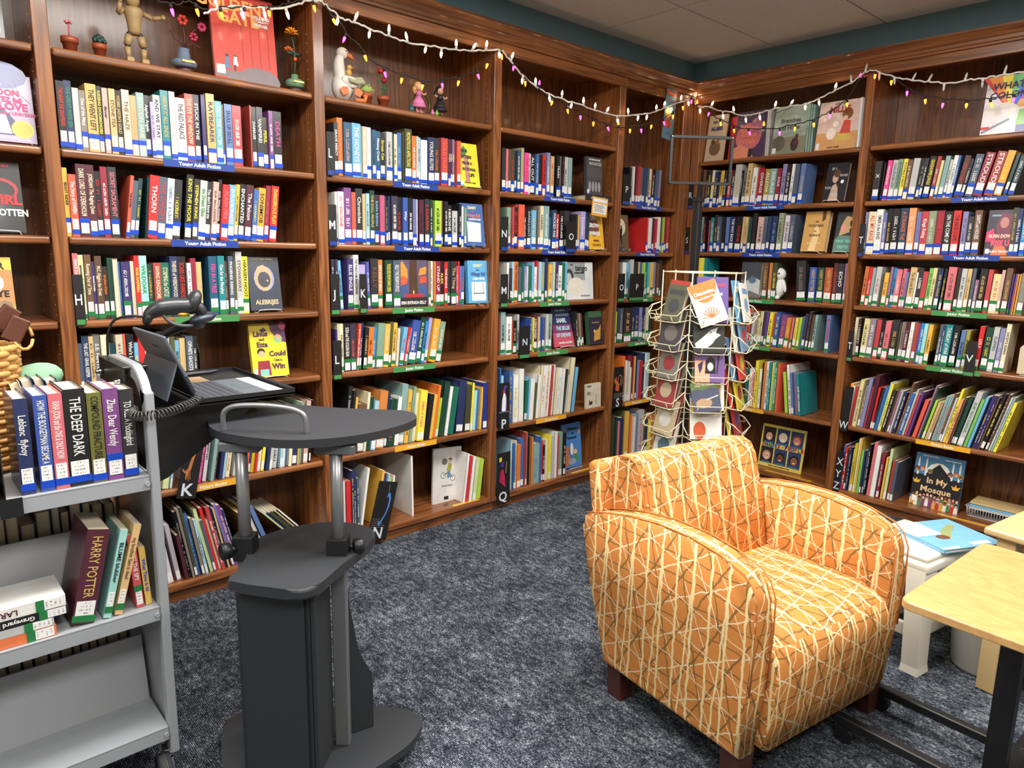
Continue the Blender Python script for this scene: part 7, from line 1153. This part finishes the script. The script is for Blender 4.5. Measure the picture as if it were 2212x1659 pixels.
# snowy owl toy on the fourth shelf of the right bookcase
t = empty('owl_plush', W('R', .628, .075, HR[3] + .0004), (0, 0, RZ['R']), 'white speckled owl plush standing among the books', 'plush toy')
M_OWL = plain('owl_white', (222, 222, 220), .9, grain=.3, gscale=300)
b = B(); b.ball((.0, 0, .075), .056, 16, (.95, .85, 1.25)); b.obj('body', M_OWL, t)
b = B(); b.ball((.012, -.008, .152), .04, 14, (1, .95, 1)); b.obj('head', M_OWL, t)
b = B(); b.ball((-.062, -.01, .062), .03, 12, (.62, .5, 2.0), Matrix.Rotation(math.radians(38), 4, 'Y')); b.obj('wing', M_OWL, t)
b = B(); b.ball((.05, -.015, .085), .026, 12, (.5, .5, 1.6), Matrix.Rotation(math.radians(-18), 4, 'Y')); b.obj('wing', M_OWL, t)
for s_ in (-1, 1): b = B(); b.ball((.022 * s_, -.03, .014), .017, 10, (.9, 1.3, .8)); b.obj('foot', M_OWL, t); b = B(); b.ball((.014 + .014 * s_, -.044, .158), .0055, 8); b.obj('eye', plain('eye_black', (20, 20, 22), .2), t)
b = B(); b.tube([(.013, -.045, .148), (.013, -.052, .14)], [.004, .001], 7); b.obj('beak', plain('beak_dark', (60, 52, 44), .4), t)
b = B()
for k in range(40): a = k * 2.4; zz = .03 + .0026 * k; r_ = .052 * math.sqrt(max(.05, 1 - ((zz - .075) / .07) ** 2)); (b.ball((r_ * .95 * math.cos(a), r_ * .85 * math.sin(a), zz), .003, 5))
o = b.obj('speckles', plain('owl_speck', (90, 88, 88), .9), t); o['kind'] = 'stuff'
# ---------------------------------------------------------------- hanging bookmark and notice card
o = B(); o.box(0, .105, -.0006, .0006, 0, .30); o = o.obj('hanging_bookmark', plain('teal_card', (90, 138, 158), .5)); o.location = (-.338, -.012, 2.105); o.rotation_euler = (0, math.radians(6), math.radians(0)); tag(o, 'tall blue bookmark poster hanging at the room corner', 'poster')
picture(o, .105, .30, -.0008, [('r', (206, 90, 60), .06, .85, .94, .96), ('t', (236, 200, 150), .5, .905, .12, 'COLLECTION', .95), ('t', (190, 90, 110), .5, .76, .18, 'BANNED', .9, .0006), ('e', (214, 190, 80), .34, .52, .26, .1), ('e', 'w', .66, .56, .12, .1), ('p', (60, 70, 120), [(.6, .44), (.86, .5), (.8, .6), (.66, .56)]), ('e', (190, 60, 50), .4, .3, .34, .09), ('p', (40, 44, 60), [(.3, .40), (.5, .36), (.72, .42), (.6, .46), (.4, .44)]), ('t', (60, 90, 110), .6, .12, .07, 'find a story')], 'poster_picture')
o = B(); o.box(0, .135, -.0006, .0006, 0, .105); o = o.obj('notice_card', plain('notice_orange', (232, 170, 70), .5)); o.location = (-.935, .0035, 1.612); o.rotation_euler = (0, math.radians(4), 0); tag(o, 'small orange and white notice card hanging below the grey facing book', 'notice')
picture(o, .135, .105, -.0008, [('r', 'w', .06, .14, .94, .66), ('r', 'w', .06, .74, .94, .92)] + [('r', 'g', .14, .24 + .08 * i, .84 - .1 * (i % 3), .27 + .08 * i) for i in range(5)], 'notice_print')
# ---------------------------------------------------------------- strings of fairy lights along the cornice
def emis(name, c, s_):
    t = NT(name); t.set(base=rgba(c), rough=.3, emit=rgba(c), es=s_); return t.m
M_WB = emis('warm_white_bulb', (255, 236, 190), 14.0); M_OB = emis('orange_bulb', (255, 120, 30), 6.0); M_PB = emis('purple_bulb', (220, 60, 170), 5.0); M_UB = plain('unlit_bulb', (214, 214, 206), .2)
b = B(); b.lathe([(.0052, 0), (.0058, .006), (.005, .016), (.0016, .026)], 8); ME_BW = b.mesh('bulb', M_WB)
def bulbmesh(mt): b = B(); b.lathe([(.0052, 0), (.0058, .006), (.005, .016), (.0016, .026)], 8); return b.mesh('bulb', mt)
ME_BO, ME_BP, ME_BU = bulbmesh(M_OB), bulbmesh(M_PB), bulbmesh(M_UB)
b = B(); b.lathe([(.005, 0), (.006, .004), (.0058, .018), (.0048, .018)], 8); ME_SW = b.mesh('bulb_socket', plain('white_cord', (226, 224, 216), .5))
b = B(); b.lathe([(.005, 0), (.006, .004), (.0058, .018), (.0048, .018)], 8); ME_SB = b.mesh('bulb_socket', plain('black_cord', (34, 32, 34), .5))
def strand(data, white, label, seed):
    P = []
    for e in data:
        wl = 'L' if e[0] in (0, 'L') else 'R'; q = W(wl, e[1], -.03, e[2])
        if wl == 'R' and e[1] < .03: q = (-.03 - .02 * (e[1] < 0), min(-e[1], -.03), e[2])
        P.append(Vector(q))
    C_ = catmull(P, 5)
    o0 = C_[0].copy(); t = empty('string_lights', o0, (0, 0, 0), label, 'string lights'); rg = random.Random(seed)
    pts = [p - o0 + Vector((0, rg.uniform(-.003, .003), rg.uniform(-.004, .004))) for p in C_]
    b = B(); b.tube(pts, .0042 if white else .0028, 6); b.obj('cord', plain('white_cord', (226, 224, 216), .5) if white else plain('black_cord', (34, 32, 34), .5), t, True)
    acc = .03; k = 0; last = pts[0]
    for i, p in enumerate(pts):
        acc += (p - last).length; last = p
        if acc > (.078 if white else .094):
            acc = 0; k += 1
            upw = rg.random() < (.42 if white else .2)
            d = Vector((rg.uniform(-.5, .5), rg.uniform(-.3, .1), .9 if upw else -1)).normalized()
            q = d.to_track_quat('Z', 'Y').to_euler()
            sk = inst('bulb_socket', ME_SW if white else ME_SB, t, p, q)
            wx_ = p + o0
            lit = not (white and (wx_.y < -.95))
            inst('bulb', (ME_BW if lit else ME_BU) if white else (ME_BO, ME_BP, ME_BO, ME_BO, ME_BP)[k % 5], sk, (0, 0, .0165))
strand(list(WHITE_L) + list(WHITE_R), True, 'string of clear fairy lights on a white cord along both bookcase tops', 3)
strand(list(BLACK_L) + list(BLACK_R), False, 'string of orange and purple fairy lights on a black cord', 5)
# ---------------------------------------------------------------- lettering becomes mesh, so that every word is an object of its own
bpy.context.view_layer.update()
dg = bpy.context.evaluated_depsgraph_get()
todo = [o for o in COL.objects if o.type == 'FONT']
made = [(o, bpy.data.meshes.new_from_object(o.evaluated_get(dg))) for o in todo]
for o, me in made:
    nm, par, loc, rot, sc, co = o.name, o.parent, o.location.copy(), o.rotation_euler.copy(), o.scale.copy(), tuple(o.color)
    bpy.data.objects.remove(o)
    n = bpy.data.objects.new(nm, me); link(n, par); n.location = loc; n.rotation_euler = rot; n.scale = sc; n.color = co

for o in COL.objects:      # FIXLAB: keep labels within sixteen words
    l = o.get('label')
    if l and len(l.split()) > 16:
        l2 = ' '.join(w_ for w_ in l.split() if w_ not in ('the', 'a', 'an'))
        o['label'] = ' '.join(l2.split()[:16])
